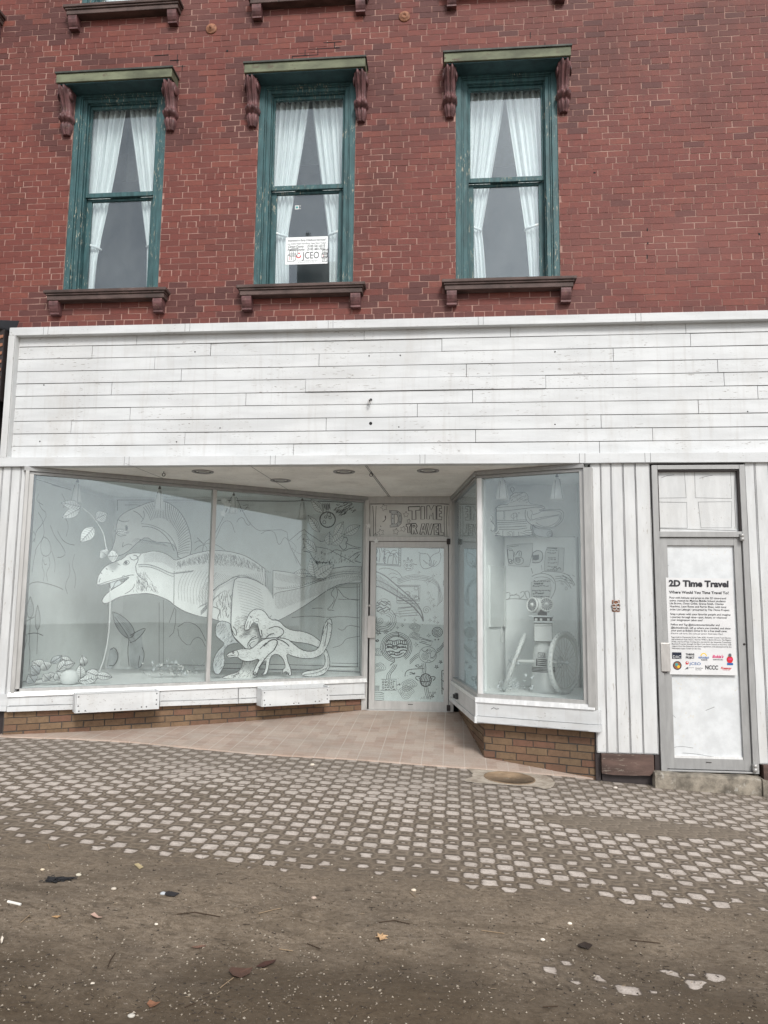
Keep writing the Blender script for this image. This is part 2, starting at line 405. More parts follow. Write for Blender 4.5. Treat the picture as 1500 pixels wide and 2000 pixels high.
# ---------------------------------------------------------------- upper wall
WC = [-3.635, -1.56, 0.545]                     # window centres
HW = 0.525
WZ0, WZ1 = 4.87, 7.21
UP = 3.30
wins = [(c, 0.0) for c in WC] + [(c, UP) for c in WC] + [(-5.70, UP)]
fw = F(WB)
holes = [(c - HW + 20, c + HW + 20, WZ0 + dz, WZ1 + dz) for c, dz in wins]
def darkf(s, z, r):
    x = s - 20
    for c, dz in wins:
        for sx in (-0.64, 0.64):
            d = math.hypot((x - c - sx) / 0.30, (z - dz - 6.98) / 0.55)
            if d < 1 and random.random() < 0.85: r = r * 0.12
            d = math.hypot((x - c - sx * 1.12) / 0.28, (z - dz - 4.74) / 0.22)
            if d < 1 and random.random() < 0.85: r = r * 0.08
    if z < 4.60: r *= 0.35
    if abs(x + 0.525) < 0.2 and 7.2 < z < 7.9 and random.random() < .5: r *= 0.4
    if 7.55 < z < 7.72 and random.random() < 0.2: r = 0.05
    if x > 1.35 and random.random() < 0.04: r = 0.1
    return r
mb = MB()
zb0 = 4.515 - 0.067 * 3
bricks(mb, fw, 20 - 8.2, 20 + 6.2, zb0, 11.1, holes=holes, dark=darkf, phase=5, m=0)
# joint sheet behind, with the window openings left open
def sheet(mb, fr, s0, s1, z0, z1, holes, d, m):
    xs = sorted({s0, s1, *[h[0] for h in holes], *[h[1] for h in holes]}); zs = sorted({z0, z1, *[h[2] for h in holes], *[h[3] for h in holes]})
    for i in range(len(xs) - 1):
        for k in range(len(zs) - 1):
            cx, cz = (xs[i] + xs[i + 1]) / 2, (zs[k] + zs[k + 1]) / 2
            if any(h[0] < cx < h[1] and h[2] < cz < h[3] for h in holes): continue
            mb.add([fr.pt(xs[i], zs[k], d), fr.pt(xs[i + 1], zs[k], d), fr.pt(xs[i + 1], zs[k + 1], d), fr.pt(xs[i], zs[k + 1], d)], [(0, 1, 2, 3)], m)
sheet(mb, fw, 20 - 8.2, 20 + 6.2, zb0, 11.1, holes, -0.0029, 1)
for h in holes:                                 # reveals
    for (a, b, c, d) in ((h[0], h[0] + .0, h[2], h[3]), (h[1], h[1], h[2], h[3])):
        mb.add([fw.pt(a, c, -0.0018), fw.pt(a, d, -0.0018), fw.pt(a, d, -0.30), fw.pt(a, c, -0.30)], [(0, 1, 2, 3)], 1)
    for z in (h[2], h[3]):
        mb.add([fw.pt(h[0], z, -0.0018), fw.pt(h[1], z, -0.0018), fw.pt(h[1], z, -0.30), fw.pt(h[0], z, -0.30)], [(0, 1, 2, 3)], 1)
# open, displaced joints over the window heads
for (x, z, wd, hh) in ((-3.28, 7.60, .16, .006), (-3.10, 7.53, .10, .007), (-3.02, 7.50, .007, .10), (-3.02, 7.45, .1, .006), (-2.96, 7.40, .007, .07), (-3.12, 7.66, .007, .07),
                       (-1.56, 7.57, .34, .007), (-1.74, 7.50, .28, .007), (-1.60, 7.50, .007, .07), (-1.46, 7.50, .007, .07), (-1.74, 7.43, .007, .07), (-1.62, 7.43, .3, .006), (-1.28, 7.57, .007, .07), (-1.40, 7.64, .2, .006),
                       (0.66, 7.46, .26, .007), (0.95, 7.44, .007, .06), (0.80, 7.56, .007, .07), (1.93, 5.38, .009, .03), (1.93, 5.24, .01, .02), (1.92, 5.09, .009, .04), (3.0, 5.3, .02, .02), (-5.0 + 2.53, 7.6, .02, .02), (1.42, 6.02, .02, .012)):
    mb.fbox(fw, x + 20, x + 20 + wd, z, z + hh, -0.004, 0.0035, 2)
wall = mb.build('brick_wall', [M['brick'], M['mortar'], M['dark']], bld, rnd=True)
# rear shell of the building: solid side and roof so it is closed from the side
mb = MB()
mb.box(-8.2, 6.2, 3.2, 3.3, 3.1, 11.1, 0); mb.box(-8.3, -8.2, WB, 3.3, zb0, 11.1, 0); mb.box(6.2, 6.3, WB, 3.3, zb0, 11.1, 0)
mb.box(-8.2, 6.2, 0.13, 3.2, 11.0, 11.1, 0); mb.box(-8.2, 6.2, 0.42, 3.2, 8.02, 8.1, 0)
mb.box(-8.2, 6.2, 0.42, 3.2, 4.60, 4.66, 0)
mb.build('room_shell', [M['room']], bld)

# ---------------------------------------------------------------- sash windows
def bracket_mb(x, ztop, zbot):
    mb = MB(); H = ztop - zbot
    prof = [(0, .105, .165), (.03, .11, .185), (.10, .108, .180), (.2, .098, .150), (.32, .088, .115), (.45, .082, .085), (.53, .088, .080), (.58, .108, .105), (.63, .118, .125),
            (.68, .112, .115), (.715, .092, .075), (.735, .080, .060), (.76, .090, .078), (.82, .092, .085), (.90, .080, .070), (.96, .066, .055), (1.0, .060, .045)]
    n = 17; vs = []
    for (t, wd, dp) in prof:
        for j in range(n):
            q = j / (n - 1); xx = -wd / 2 + wd * q
            e = (1 - (2 * q - 1) ** 4) ** 0.5
            lobes = 1 + 0.13 * math.cos(q * 2 * math.pi * 3)
            if j in (0, n - 1): yy = 0.0
            else: yy = dp * (0.25 + 0.75 * e) * lobes
            vs.append((x + xx * 1.36, WB - yy, ztop - t * H))
    fs = [(i * n + j, (i + 1) * n + j, (i + 1) * n + j + 1, i * n + j + 1) for i in range(len(prof) - 1) for j in range(n - 1)]
    mb.add(vs, fs, 0, 0, True)
    k = len(prof) - 1
    mb.add([vs[k * n + j] for j in range(n)], [tuple(range(n))], 0)
    mb.add([vs[j] for j in range(n)], [tuple(range(n - 1, -1, -1))], 0)
    # side volute
    for sx in (-1, 1):
        mb.lathe((x + sx * 0.064, WB - 0.085, ztop - 0.075), [(0.05, 0), (0.052, .008), (0.035, .014), (0.018, .016), (0.001, .020)], (sx, 0, 0), 14, 0)
    return mb
def window(c, dz, full=True):
    z0, z1 = WZ0 + dz, WZ1 + dz
    fr = F(WB)
    s = c + 20
    mb = MB()
    # stepped casing, deepest step outside
    steps = [(0.0, 0.060, -0.045, -0.012), (0.060, 0.078, -0.075, -0.030), (0.078, 0.122, -0.075, -0.045), (0.122, 0.134, -0.13, -0.075)]
    for (a, b, d0, d1) in steps:
        d0 = -0.16
        mb.fbox(fr, s - HW + a, s - HW + b, z0, z1, d0, d1, 0)
        mb.fbox(fr, s + HW - b, s + HW - a, z0, z1, d0, d1, 0)
        mb.fbox(fr, s - HW + b, s + HW - b, z1 - b * .8, z1 - a * .8, d0, d1, 0)
    win = mb.build('window', [M['teal']], bld, bevel=0.003)
    # sashes
    il, ir = s - HW + 0.134, s + HW - 0.134; zm = (6.035 + dz)
    def sash(za, zb, d, rb, rt, st):
        m2 = MB()
        m2.fbox(fr, il, il + st, za, zb, d - .035, d, 0); m2.fbox(fr, ir - st, ir, za, zb, d - .035, d, 0)
        m2.fbox(fr, il + st, ir - st, za, za + rb, d - .035, d - .001, 0); m2.fbox(fr, il + st, ir - st, zb - rt, zb, d - .035, d - .001, 0)
        so_ = m2.build('sash', [M['teal']], win, bevel=0.003)
        m3 = MB(); m3.fbox(fr, il + st, ir - st, za + rb, zb - rt, d - .02, d - .016, 0)
        m3.build('pane', [M['glassup']], win)
    sash(z0 + 0.02, zm + 0.0, -0.150, 0.115, 0.03, 0.055)
    sash(zm - 0.005, z1 - 0.108, -0.105, 0.05, 0.035, 0.022)
    # hood on two carved brackets
    hz0, hz1 = 7.19 + dz, 7.31 + dz; hh = 0.655
    m4 = MB()
    m4.fbox(fr, s - hh + .012, s + hh - .012, hz0, hz1 - .022, -0.0, 0.20, 0)
    m4.fbox(fr, s - hh, s + hh, hz1 - .022, hz1, 0.0, 0.215, 1)
    m4.fbox(fr, s - hh + .03, s + hh - .03, hz0 - .012, hz0 + .0, 0.0, 0.18, 2)
    m4.fbox(fr, s - HW - .0, s + HW + .0, z1 - .004, hz0 - .012, -.10, 0.012, 2)
    m4.build('hood', [M['hood'], M['hoodtop'], M['tealdark']], win, bevel=0.004)
    for sx in (-1, 1):
        bracket_mb(c + sx * 0.585, hz0 - 0.012, 6.69 + dz).build('bracket', [M['maroon']], win)
    # sill on two blocks
    m5 = MB()
    m5.fbox(fr, s - .665, s + .665, 4.845 + dz, 4.878 + dz, -0.14, 0.135, 0)
    m5.fbox(fr, s - .645, s + .645, 4.825 + dz, 4.845 + dz, -0.14, 0.12, 0)
    m5.fbox(fr, s - .635, s + .635, 4.775 + dz, 4.825 + dz, -0.14, 0.105, 0)
    m5.build('sill', [M['sill']], win, bevel=0.006)
    for sx in (-1, 1):
        m6 = MB(); xc = c + sx * 0.565
        pr = [(0, 0), (.095, 0), (.10, -.02), (.097, -.05), (.085, -.08), (.068, -.105), (.055, -.118), (.062, -.122), (.062, -.14), (0, -.14)]
        vs = [(xc - .05, WB - a, 4.775 + dz + b) for a, b in pr] + [(xc + .05, WB - a, 4.775 + dz + b) for a, b in pr]
        n = len(pr)
        m6.add(vs, [tuple(range(n)), tuple(range(2 * n - 1, n - 1, -1))], 0); m6.add(vs, [(i, n + i, n + (i + 1) % n, (i + 1) % n) for i in range(n)], 0)
        m6.build('sill_bracket', [M['maroon']], win, bevel=0.003)
    return win
for c, dz in wins: window(c, dz)

# tie rod rosettes
for (px, py, hollow) in ((413, 57, 0), (790, 33, 1)):
    p = at(px, py, WB); mb = MB()
    pr = [(0.0, .0), (.062, .0), (.062, .008), (.052, .016), (.040, .016), (.034, .028), (.020, .030)] + ([(.014, .018), (.0, .016)] if hollow else [(.014, .034), (.012, .044), (0, .048)])
    mb.lathe(p, pr, (0, -1, 0), 24, 0)
    mb.build('anchor_plate', [M['rust']], bld)

# ---------------------------------------------------------------- white boarded fascia
mb = MB(); f8 = F(0.08)
rows = [4.412, 4.298, 4.163, 4.028, 3.897, 3.762, 3.628, 3.492, 3.358, 3.228, 3.100]
joints = [[267, 711, 997], [180, 411, 863, 1349], [302, 623, 1198], [354, 911, 1402], [218, 597, 1066], [480, 923, 1480], [254, 815, 1364], [139, 637, 1174], [361, 929], [573, 1171]]
ypx = [665, 683, 707, 732, 757, 781, 806, 830, 855, 880]
X0, X1 = 20 - 4.585, 20 + 4.6
for i in range(10):
    zt, zb = rows[i], rows[i + 1]
    xs = [X0] + [at(x, ypx[i] + (x - 750) * -0.015, 0.08).x + 20 for x in joints[i]]
    x = xs[-1] + 1.7
    while x < X1: xs.append(x); x += random.uniform(1.2, 2.2)
    xs.append(X1)
    for k in range(len(xs) - 1):
        g = 0.0025; a, b = xs[k] + (g if k else 0), xs[k + 1] - (g if k < len(xs) - 2 else 0)
        d = random.uniform(-.001, .002); tz = random.uniform(-.0012, .0012)
        if i == 4 and k == 2: d = 0.010
        if i == 1 and k == 2: d = -0.008
        n = max(1, int((b - a) / 0.25)); amp = random.uniform(0, .0012); ph = random.uniform(0, 6)
        for q in range(n):                       # slightly wavy board edges
            s0 = a + (b - a) * q / n; s1 = a + (b - a) * (q + 1) / n
            w0 = amp * math.sin(ph + s0 * 3); w1 = amp * math.sin(ph + s1 * 3)
            vs = [f8.pt(s0, zb + .0048 + w0, d + .003), f8.pt(s1, zb + .0048 + w1, d + .003), f8.pt(s1, zt - .0018 + w1 + tz, d), f8.pt(s0, zt - .0018 + w0 + tz, d),
                  f8.pt(s0, zb + .0048 + w0, -0.02), f8.pt(s1, zb + .0048 + w1, -0.02), f8.pt(s1, zt - .0018 + w1 + tz, -.02), f8.pt(s0, zt - .0018 + w0 + tz, -.02)]
            fs = [(0, 1, 2, 3), (4, 5, 1, 0), (3, 2, 6, 7)]
            if q == 0: fs.append((4, 0, 3, 7))
            if q == n - 1: fs.append((1, 5, 6, 2))
            mb.add(vs, fs, 0)
mb.fbox(f8, X0, X1, 3.10, 4.44, -0.06, -0.012, 1)
# nail heads and little scars
for (x, y) in ((381, 687), (86, 752), (78, 862), (345, 863), (430, 836), (721, 695), (782, 694), (779, 834), (851, 747), (1084, 687), (1084, 829), (1460, 804)):
    p = at(x, y, 0.0785); mb.lathe(p, [(.0, -.003), (.007, -.003), (.007, .004), (0, .004)], (0, -1, 0), 8, 1)
fas = mb.build('fascia_boards', [M['white'], M['gapink']], bld)
mb = MB()
p = at(724, 827, 0.079); mb.lathe(p, [(0, .004), (.016, .004), (.016, -.02)], (0, -1, 0), 16, 0)
mb.build('bolt_hole', [M['dark']], bld)
mb = MB(); p = at(724, 784, 0.079)
mb.tube([p + Vector((.004, 0.01, .018)), p + Vector((.004, -.03, .014)), p + Vector((-.004, -.045, -.008))], .010, 0)
ring = [p + Vector((-.008 + .016 * math.cos(a) * .7, -.045 + .01 * math.sin(a), -.014 + .026 * math.sin(a))) for a in [i * math.pi / 8 for i in range(17)]]
mb.tube(ring, .006, 1, caps=False)
mb.lathe(p + Vector((.004, 0, .018)), [(0, .003), (.012, .003), (.012, 0)], (0, -1, 0), 12, 0)
mb.build('eye_bolt', [M['black'], M['steel']], bld)

def marks(mb, fr, xs, py, z0, z1, d, m=1, gap=0.05):
    for px in xs:
        s, _ = fr.px(px, py)
        for q in (0, gap):
            pts = [(s + q + random.uniform(-.0015, .0015), z0 + (z1 - z0) * t) for t in (0, .3, .7, 1)]
            mb.ribbon(pts, .0035, fr, d, m)
mb = MB()
mb.fbox(FY, 20 - 4.66, X1, 4.40, 4.487, -0.11, 0.0, 0)
marks(mb, FY, (86, 362, 641, 934, 1242), 630, 4.402, 4.486, .0015)
mb.build('fascia_cap', [M['white'], M['pencil']], bld, bevel=0.003)
mb = MB()
mb.fbox(FY, 20 - 4.80, X1, 3.0, 3.097, -0.10, 0.0, 0)
marks(mb, FY, (243, 528, 820, 1132, 1260), 900, 3.002, 3.096, .0015)
mb.ribbon([(20 - 4.7 + i * .3, 3.0 + random.uniform(0.001, .004)) for i in range(26)], .003, FY, .0016, 1)
mb.build('fascia_bottom_trim', [M['white'], M['pencil']], bld, bevel=0.003)
mb = MB()
mb.fbox(FY, 20 - 4.665, 20 - 4.585, 3.097, 4.40, -0.11, 0.001, 0)
mb.ribbon([(20 - 4.590, 3.10 + i * .1 + .0) for i in range(14)], .004, FY, .0026, 1)
mb.build('fascia_end_post', [M['white_v'], M['pencil']], bld, bevel=0.003)

# ---------------------------------------------------------------- plan of the shopfront
A = (-4.35, 0.03); B = (-1.10, 2.235); Cp = (-0.01, 2.235); D = (0.245, 0.42); E_ = (1.25, 0.03)
fAB, fCD, fDE = Fr(A, B), Fr(Cp, D), Fr(D, E_)
GS, GH = 0.78, 2.94                             # glass bottom and top

# soffit
mb = MB()
pts = [(-4.80, 0.0), (4.6, 0.0), (4.6, 0.12), (1.40, 0.12), (1.30, 0.06), (0.2450, 0.47), (0.03, 2.30), (-1.14, 2.30), (-4.40, 0.09), (-4.80, 0.09)]
mb.add([(x, y, 3.002) for x, y in pts[::-1]], [tuple(range(len(pts)))], 0)
mb.add([(x, y, 3.03) for x, y in pts], [tuple(range(len(pts)))], 0)
for (a, b) in (((245, 905), (318, 934)), ((485, 908), (565, 958)), ((715, 908), (762, 970)), ((712, 908), (759, 970))):
    p, q = lvl(a[0], a[1], 3.0), lvl(b[0], b[1], 3.0); t = (q - p).normalized(); n_ = Vector((-t.y, t.x, 0)) * .0035
    mb.add([p - n_, p + n_, q + n_, q - n_], [(0, 1, 2, 3)], 1)
sof = mb.build('soffit', [M['soffit'], M['pencil']], bld)
for (x, y) in ((396, 921), (548, 938), (672, 921), (836, 919)):
    p = lvl(x, y, 3.0); mb = MB()
    mb.lathe(p + Vector((0, 0, .001)), [(.115, .0), (.112, -.010), (.095, -.012), (.088, -.004)], (0, 0, 1), 28, 0)
    mb.lathe(p + Vector((0, 0, .001)), [(.088, -.004), (.075, .001), (0.0, .0012)], (0, 0, 1), 28, 1)
    mb.lathe(p + Vector((0, 0, -.001)), [(.05, .0), (.048, -.006), (0.0, -.008)], (0, 0, 1), 20, 2)
    mb.build('ceiling_light', [M['alugrey'], M['iron'], M['alu']], bld)
for (x, y) in ((320, 921), (725, 921)):
    p = lvl(x, y, 3.0); mb = MB()
    mb.tube([p, p + Vector((0, 0, -.02))], .004, 0)
    mb.tube([p + Vector((.016 * math.cos(a), 0, -.034 + .016 * math.sin(a))) for a in [i * math.pi / 7 for i in range(15)]], .004, 0, caps=False)
    mb.build('ceiling_hook', [M['black']], bld)

# pilasters with pencilled plank lines
def pilaster(name, s0, s1, z0, z1, y, lines, planks, lw=.004, dl=0.0):
    fr = F(y); mb = MB()
    for i in range(len(planks) - 1):
        mb.fbox(fr, planks[i] + .0015, planks[i + 1] - .0015, z0, z1, -.03, random.uniform(-.002, .002), 0)
        for q in (.006, -.006):
            s = (planks[i + 1] if q < 0 else planks[i]) + q * 1.0
            pts = [(s + random.uniform(-.0025, .0025), z0 + (z1 - z0) * t / 14) for t in range(15)]
            mb.ribbon(pts, .0032, fr, .0035, 1)
        mb.ribbon([(planks[i] + .01 + (planks[i + 1] - planks[i] - .02) * t, z0 + .006 + random.uniform(-.003, .003)) for t in (0, .5, 1)], .003, fr, .0035, 1)
    mb.fbox(fr, s0, s1, z0, z1, -.10, -.032, 2)
    return mb.build(name, [M['white_v'], M['pencil'], M['gapink']], bld)
pilaster('pilaster', 20 - 4.76, 20 - 4.33, 0.545, 3.0, 0.035, 0, [20 - 4.76, 20 - 4.64, 20 - 4.545, 20 - 4.44, 20 - 4.345])
pilaster('pilaster', 20 + 1.30, 20 + 1.875, 0.30, 3.0, 0.035, 0, [20 + 1.31, 20 + 1.405, 20 + 1.50, 20 + 1.615, 20 + 1.73, 20 + 1.868])
pilaster('pilaster', 20 + 2.735, 20 + 4.6, 0.24, 3.0, 0.035, 0, [20 + 2.738, 20 + 2.83, 20 + 2.96, 20 + 3.10, 20 + 3.24, 20 + 3.4, 20 + 4.6])
for (a, b, z0, z1) in ((1.345, 1.81, 0.115, 0.297), (2.765, 4.6, 0.05, 0.237)):
    mb = MB(); fr = F(0.03)
    n = 8; top = []; 
    outline = [(20 + a, z1), (20 + b, z1), (20 + b, z0 + .04), (20 + b - .04, z0)] + [(20 + a + (b - a) * t, z0 + random.uniform(-.004, .004)) for t in (.8, .6, .4, .2)] + [(20 + a + .0, z0 + .01)]
    mb.prism(outline, -.12, 0.035, fr, 0)
    mb.fbox(fr, 20 + a + .01, 20 + b + .01, z0 - .25, z0 - .002, -.12, -.015, 1)
    mb.build('plinth_block', [M['plinth'], M['iron']], bld, bevel=0.004)
mb = MB()
mb.box(1.83, 1.88, .04, .12, -.1, .32, 0); mb.build('base_backing', [M['iron']], bld)
mb = MB(); mb.box(-4.76, -4.42, .05, .12, 0.1, .545, 0); mb.build('base_backing', [M['iron']], bld)
mb = MB(); mb.box(1.30, 1.345, .05, .12, -.1, .32, 0); mb.build('base_backing', [M['iron']], bld)

# ---------------------------------------------------------------- left display window
def dl(z, L, za, zb): return za + (zb - za) * z
mb = MB(); L = fAB.L
mb.fbox(fAB, -0.05, L, 2.955, 3.001, -.06, 0.035, 1)                     # head
mb.fbox(fAB, 0.0, L, 2.925, 2.953, -.05, 0.015, 1)
mb.fbox(fAB, 0.0, .045, .76, 2.925, -.05, 0.02, 0); mb.fbox(fAB, -.035, 0.0, .70, 2.955, -.05, .045, 0)
mb.fbox(fAB, L - .040, L, .72, 2.925, -.05, 0.02, 0); mb.fbox(fAB, L, L + .02, .5, 2.955, -.05, .035, 1)
mb.fbox(fAB, 0.045, L - .04, .735, .762, -.05, .018, 0, z0b=.735, z1b=.762)  # bottom bead
lw = mb.build('display_window', [M['alu'], M['alugrey']], bld, bevel=0.002)
sm = fAB.px(412, 1150)[0]
mb = MB(); mb.fbox(fAB, sm - .022, sm + .022, .762, 2.925, -.05, .022, 0); mb.build('mullion', [M['alu']], lw, bevel=0.003)
mb = MB(); mb.fbox(fAB, -.06, L + .005, .690, .735, -.05, .062, 0, d1t=.040); mb.build('sill', [M['alubright']], lw, bevel=0.002)
for (a, b) in ((.045, sm - .022), (sm + .022, L - .04)):
    mb = MB(); mb.fbox(fAB, a, b, .762, 2.925, -.018, -.012, 0); mb.build('pane', [M['glass']], lw)
# apron boards below the sill
mb = MB()
s0 = -0.38
segs = [(-.06, 0.62), (0.62, 1.42), (1.42, 2.30), (2.30, 2.62), (2.62, L - .01)]
mb.fbox(F(0.0), 20 - 4.80, 20 - 4.39, .600, .712, -.04, .012, 0); mb.fbox(F(0.0), 20 - 4.80, 20 - 4.39, .548, .598, -.04, .022, 0)
for (a, b) in segs:
    q = random.uniform(-.002, .002); za = .545 - .055 * a / L; zb = .545 - .055 * b / L
    mb.fbox(fAB, a + .003, b - .003, za + .052, .688, -.05, .040 + q, 0, z0b=zb + .052)
    mb.fbox(fAB, a + .003, b - .003, za, za + .049, -.05, .052 + q, 0, z0b=zb, z1b=zb + .049)
    mb.ribbon([(a + .02 + (b - a - .04) * t / 6, za + (zb - za) * t / 6 + .056 + random.uniform(-.004, .005)) for t in range(7)], .0035, fAB, .055, 1)
    mb.ribbon([(b - .008, za + .01), (b - .012, .68)], .0035, fAB, .056, 1)
mb.lathe(fAB.pt(-.02, .65, .035), [(0, .004), (.011, .003), (.011, 0)], tuple(fAB.n) + (0,), 10, 2)
mb.build('apron_board', [M['white'], M['pencil'], M['rust']], bld, bevel=0.002)
# low wall of tan brick
mb = MB()
fb = Fr((-4.42, -0.005), (-1.10, 2.235))
bricks(mb, fb, 0.0, fb.L, 0.02, 0.556, course=.0655, bl=.208, jt=.013, header=0, m=0, jit=.002, depth=.012, base=.0)
mb.add([fb.pt(0, 0, -.007), fb.pt(fb.L, 0, -.007), fb.pt(fb.L, .56, -.007), fb.pt(0, .56, -.007)], [(0, 1, 2, 3)], 1)
mb.add([fb.pt(0, 0, -.005), fb.pt(0, 0, -.1), fb.pt(0, .56, -.1), fb.pt(0, .56, -.005)], [(0, 1, 2, 3)], 1)
mb.build('low_brick_wall', [M['brownbrick'], M['brownmortar']], bld, rnd=True)

# ---------------------------------------------------------------- right display window
mb = MB()
Lc, Ld = fCD.L, fDE.L
for fr, L in ((fCD, Lc), (fDE, Ld)):
    mb.fbox(fr, 0.0, L, 2.955, 3.001, -.05, 0.035, 1); mb.fbox(fr, 0.0, L, 2.925, 2.953, -.05, 0.015, 1)
    mb.fbox(fr, 0.0, L, .735, .770, -.05, .018, 0)
mb.fbox(fCD, .0, .05, .77, 2.925, -.05, .02, 0); mb.fbox(fCD, Lc - .03, Lc, .77, 2.925, -.05, .012, 0)
mb.fbox(fDE, 0.0, .045, .77, 2.925, -.05, .022, 2); mb.fbox(fDE, Ld - .045, Ld, .77, 2.925, -.05, .02, 0)
mb.fbox(fDE, Ld, Ld + .075, .69, 2.955, -.05, .045, 0)
rw = mb.build('display_window', [M['alu'], M['alugrey'], M['alubright']], bld, bevel=0.002)
mb = MB(); mb.fbox(fCD, 0, Lc + .02, .695, .733, -.05, .04, 0); mb.fbox(fDE, -.02, Ld + .06, .690, .735, -.05, .055, 0, d1t=.035); mb.build('sill', [M['alubright']], rw, bevel=0.002)
mb = MB(); mb.fbox(fCD, .05, Lc - .03, .77, 2.925, -.018, -.012, 0); mb.build('pane', [M['glass']], rw)
mb = MB(); mb.fbox(fDE, .045, Ld - .045, .77, 2.925, -.018, -.012, 0); mb.build('pane', [M['glass']], rw)
mb = MB()
mb.fbox(fCD, 0.0, Lc + .035, .545, .693, -.05, .040, 0); mb.fbox(fCD, 0.0, Lc + .045, .490, .543, -.05, .050, 0)
mb.fbox(fDE, -.015, Ld + .10, .560, .688, -.05, .040, 0); mb.fbox(fDE, -.025, Ld + .105, .494, .557, -.05, .052, 0)
mb.ribbon([(Ld * t / 8, .562 + random.uniform(-.003, .003)) for t in range(9)], .003, fDE, .055, 1)
mb.ribbon([(Ld * t / 8, .500 + random.uniform(-.003, .003)) for t in range(9)], .003, fDE, .055, 1)
mb.ribbon([fDE.px(x, y) for x, y in ((962, 1384), (967, 1381), (972, 1384), (977, 1383))], .006, fDE, .043, 1)
mb.build('apron_board', [M['white'], M['pencil']], bld, bevel=0.002)
mb = MB()
Db = (0.295, 0.47); fc2 = Fr((0.06, 2.235), Db); fd2 = Fr(Db, (1.325, 0.07))
bricks(mb, fc2, 0.0, fc2.L, .02, .49, course=.0665, bl=.208, jt=.013, header=0, m=0, jit=.002, depth=.012)
bricks(mb, fd2, 0.0, fd2.L, -.0466, .49, course=.0665, bl=.208, jt=.013, header=0, m=0, jit=.002, depth=.012)
for fr in (fc2, fd2): mb.add([fr.pt(0, -.1, -.007), fr.pt(fr.L, -.1, -.007), fr.pt(fr.L, .50, -.007), fr.pt(0, .50, -.007)], [(0, 1, 2, 3)], 1)
mb.build('low_brick_wall', [M['brownbrick'], M['brownmortar']], bld, rnd=True)
# black socket box on the side apron
mb = MB(); s, z = fCD.px(901, 1360)
mb.fbox(fCD, s - .045, s + .045, z - .03, z + .035, .04, .075, 0); mb.fbox(fCD, s - .03, s + .03, z - .02, z + .025, .075, .095, 0)
mb.build('outdoor_socket', [M['black']], bld, bevel=0.006)

# ---------------------------------------------------------------- display rooms behind the glass
mb = MB(); W_ = 0
def wallq(mb, a, b, z0, z1, m=0):
    mb.add([(a[0], a[1], z0), (b[0], b[1], z0), (b[0], b[1], z1), (a[0], a[1], z1)], [(0, 1, 2, 3)], m)
il_ = fAB.shift(-0.05)
# left room: floor, ceiling, side walls, back wall
fl = [tuple(il_.a), tuple(il_.b), (-1.14, 2.60), (-4.62, 2.60), (-4.62, 0.12)]
mb.add([(x, y, .762) for x, y in fl], [tuple(range(5))], 0)
mb.add([(x, y, 3.06) for x, y in fl[::-1]], [tuple(range(5))], 0)
wallq(mb, (-4.62, 2.60), (-1.14, 2.60), .762, 3.06); wallq(mb, (-4.62, .12), (-4.62, 2.60), .762, 3.06); wallq(mb, (-1.14, 2.60), (-1.14, 2.25), .762, 3.06)
wallq(mb, (-4.62, .12), (-4.36, .12), .762, 3.06)
mb.build('display_room', [M['interior']], bld)
mb = MB()
# right room
fl = [(0.03, 2.235), (0.275, 0.46), (1.25, 0.085), (1.40, 0.085), (1.40, 1.42), (0.56, 1.42), (0.30, 1.42)]
mb.add([(x, y, .752) for x, y in fl], [tuple(range(len(fl)))], 0)
mb.add([(x, y, 3.02) for x, y in fl[::-1]], [tuple(range(len(fl)))], 0)
wallq(mb, (0.56, 1.42), (1.40, 1.42), .752, 3.02); wallq(mb, (1.40, 1.42), (1.40, .085), .752, 3.02)
mb.fbox(Fr((0.34, 0.82), (0.56, 1.42)), 0, .64, .752, 3.02, -.03, 0, 0)
wallq(mb, (0.06, 2.0), (0.34, 0.86), .752, 3.02)
mb.build('display_room', [M['interior']], bld)
mb = MB()
fr = F(1.405)
a_ = fr.px(985, 1046); b_ = fr.px(1127, 1046)
mb.fbox(fr, a_[0], 20 + 1.37, .753, a_[1], 0, .03, 0)
mb.ribbon([(a_[0] + .02, a_[1] - .018), (20 + 1.36, b_[1] - .018)], .006, fr, .0315, 1)
mb.ribbon([(b_[0], b_[1] - .02), (b_[0] + .005, .76)], .004, fr, .0315, 1)
mb.build('backing_panel', [M['interior'], M['pencil']], bld, bevel=.003)
# unseen closed back so no sky shows through the shop
mb = MB(); mb.box(-4.8, 4.6, 2.9, 3.0, 0.0, 3.1, 0); mb.box(-4.8, -4.72, .12, 2.9, 0, 3.1, 0); mb.box(4.5, 4.6, .12, 2.9, 0, 3.1, 0); mb.box(-4.8, 4.6, 0.12, 2.9, 3.07, 3.1, 0)
mb.build('shop_back_wall', [M['room']], bld)

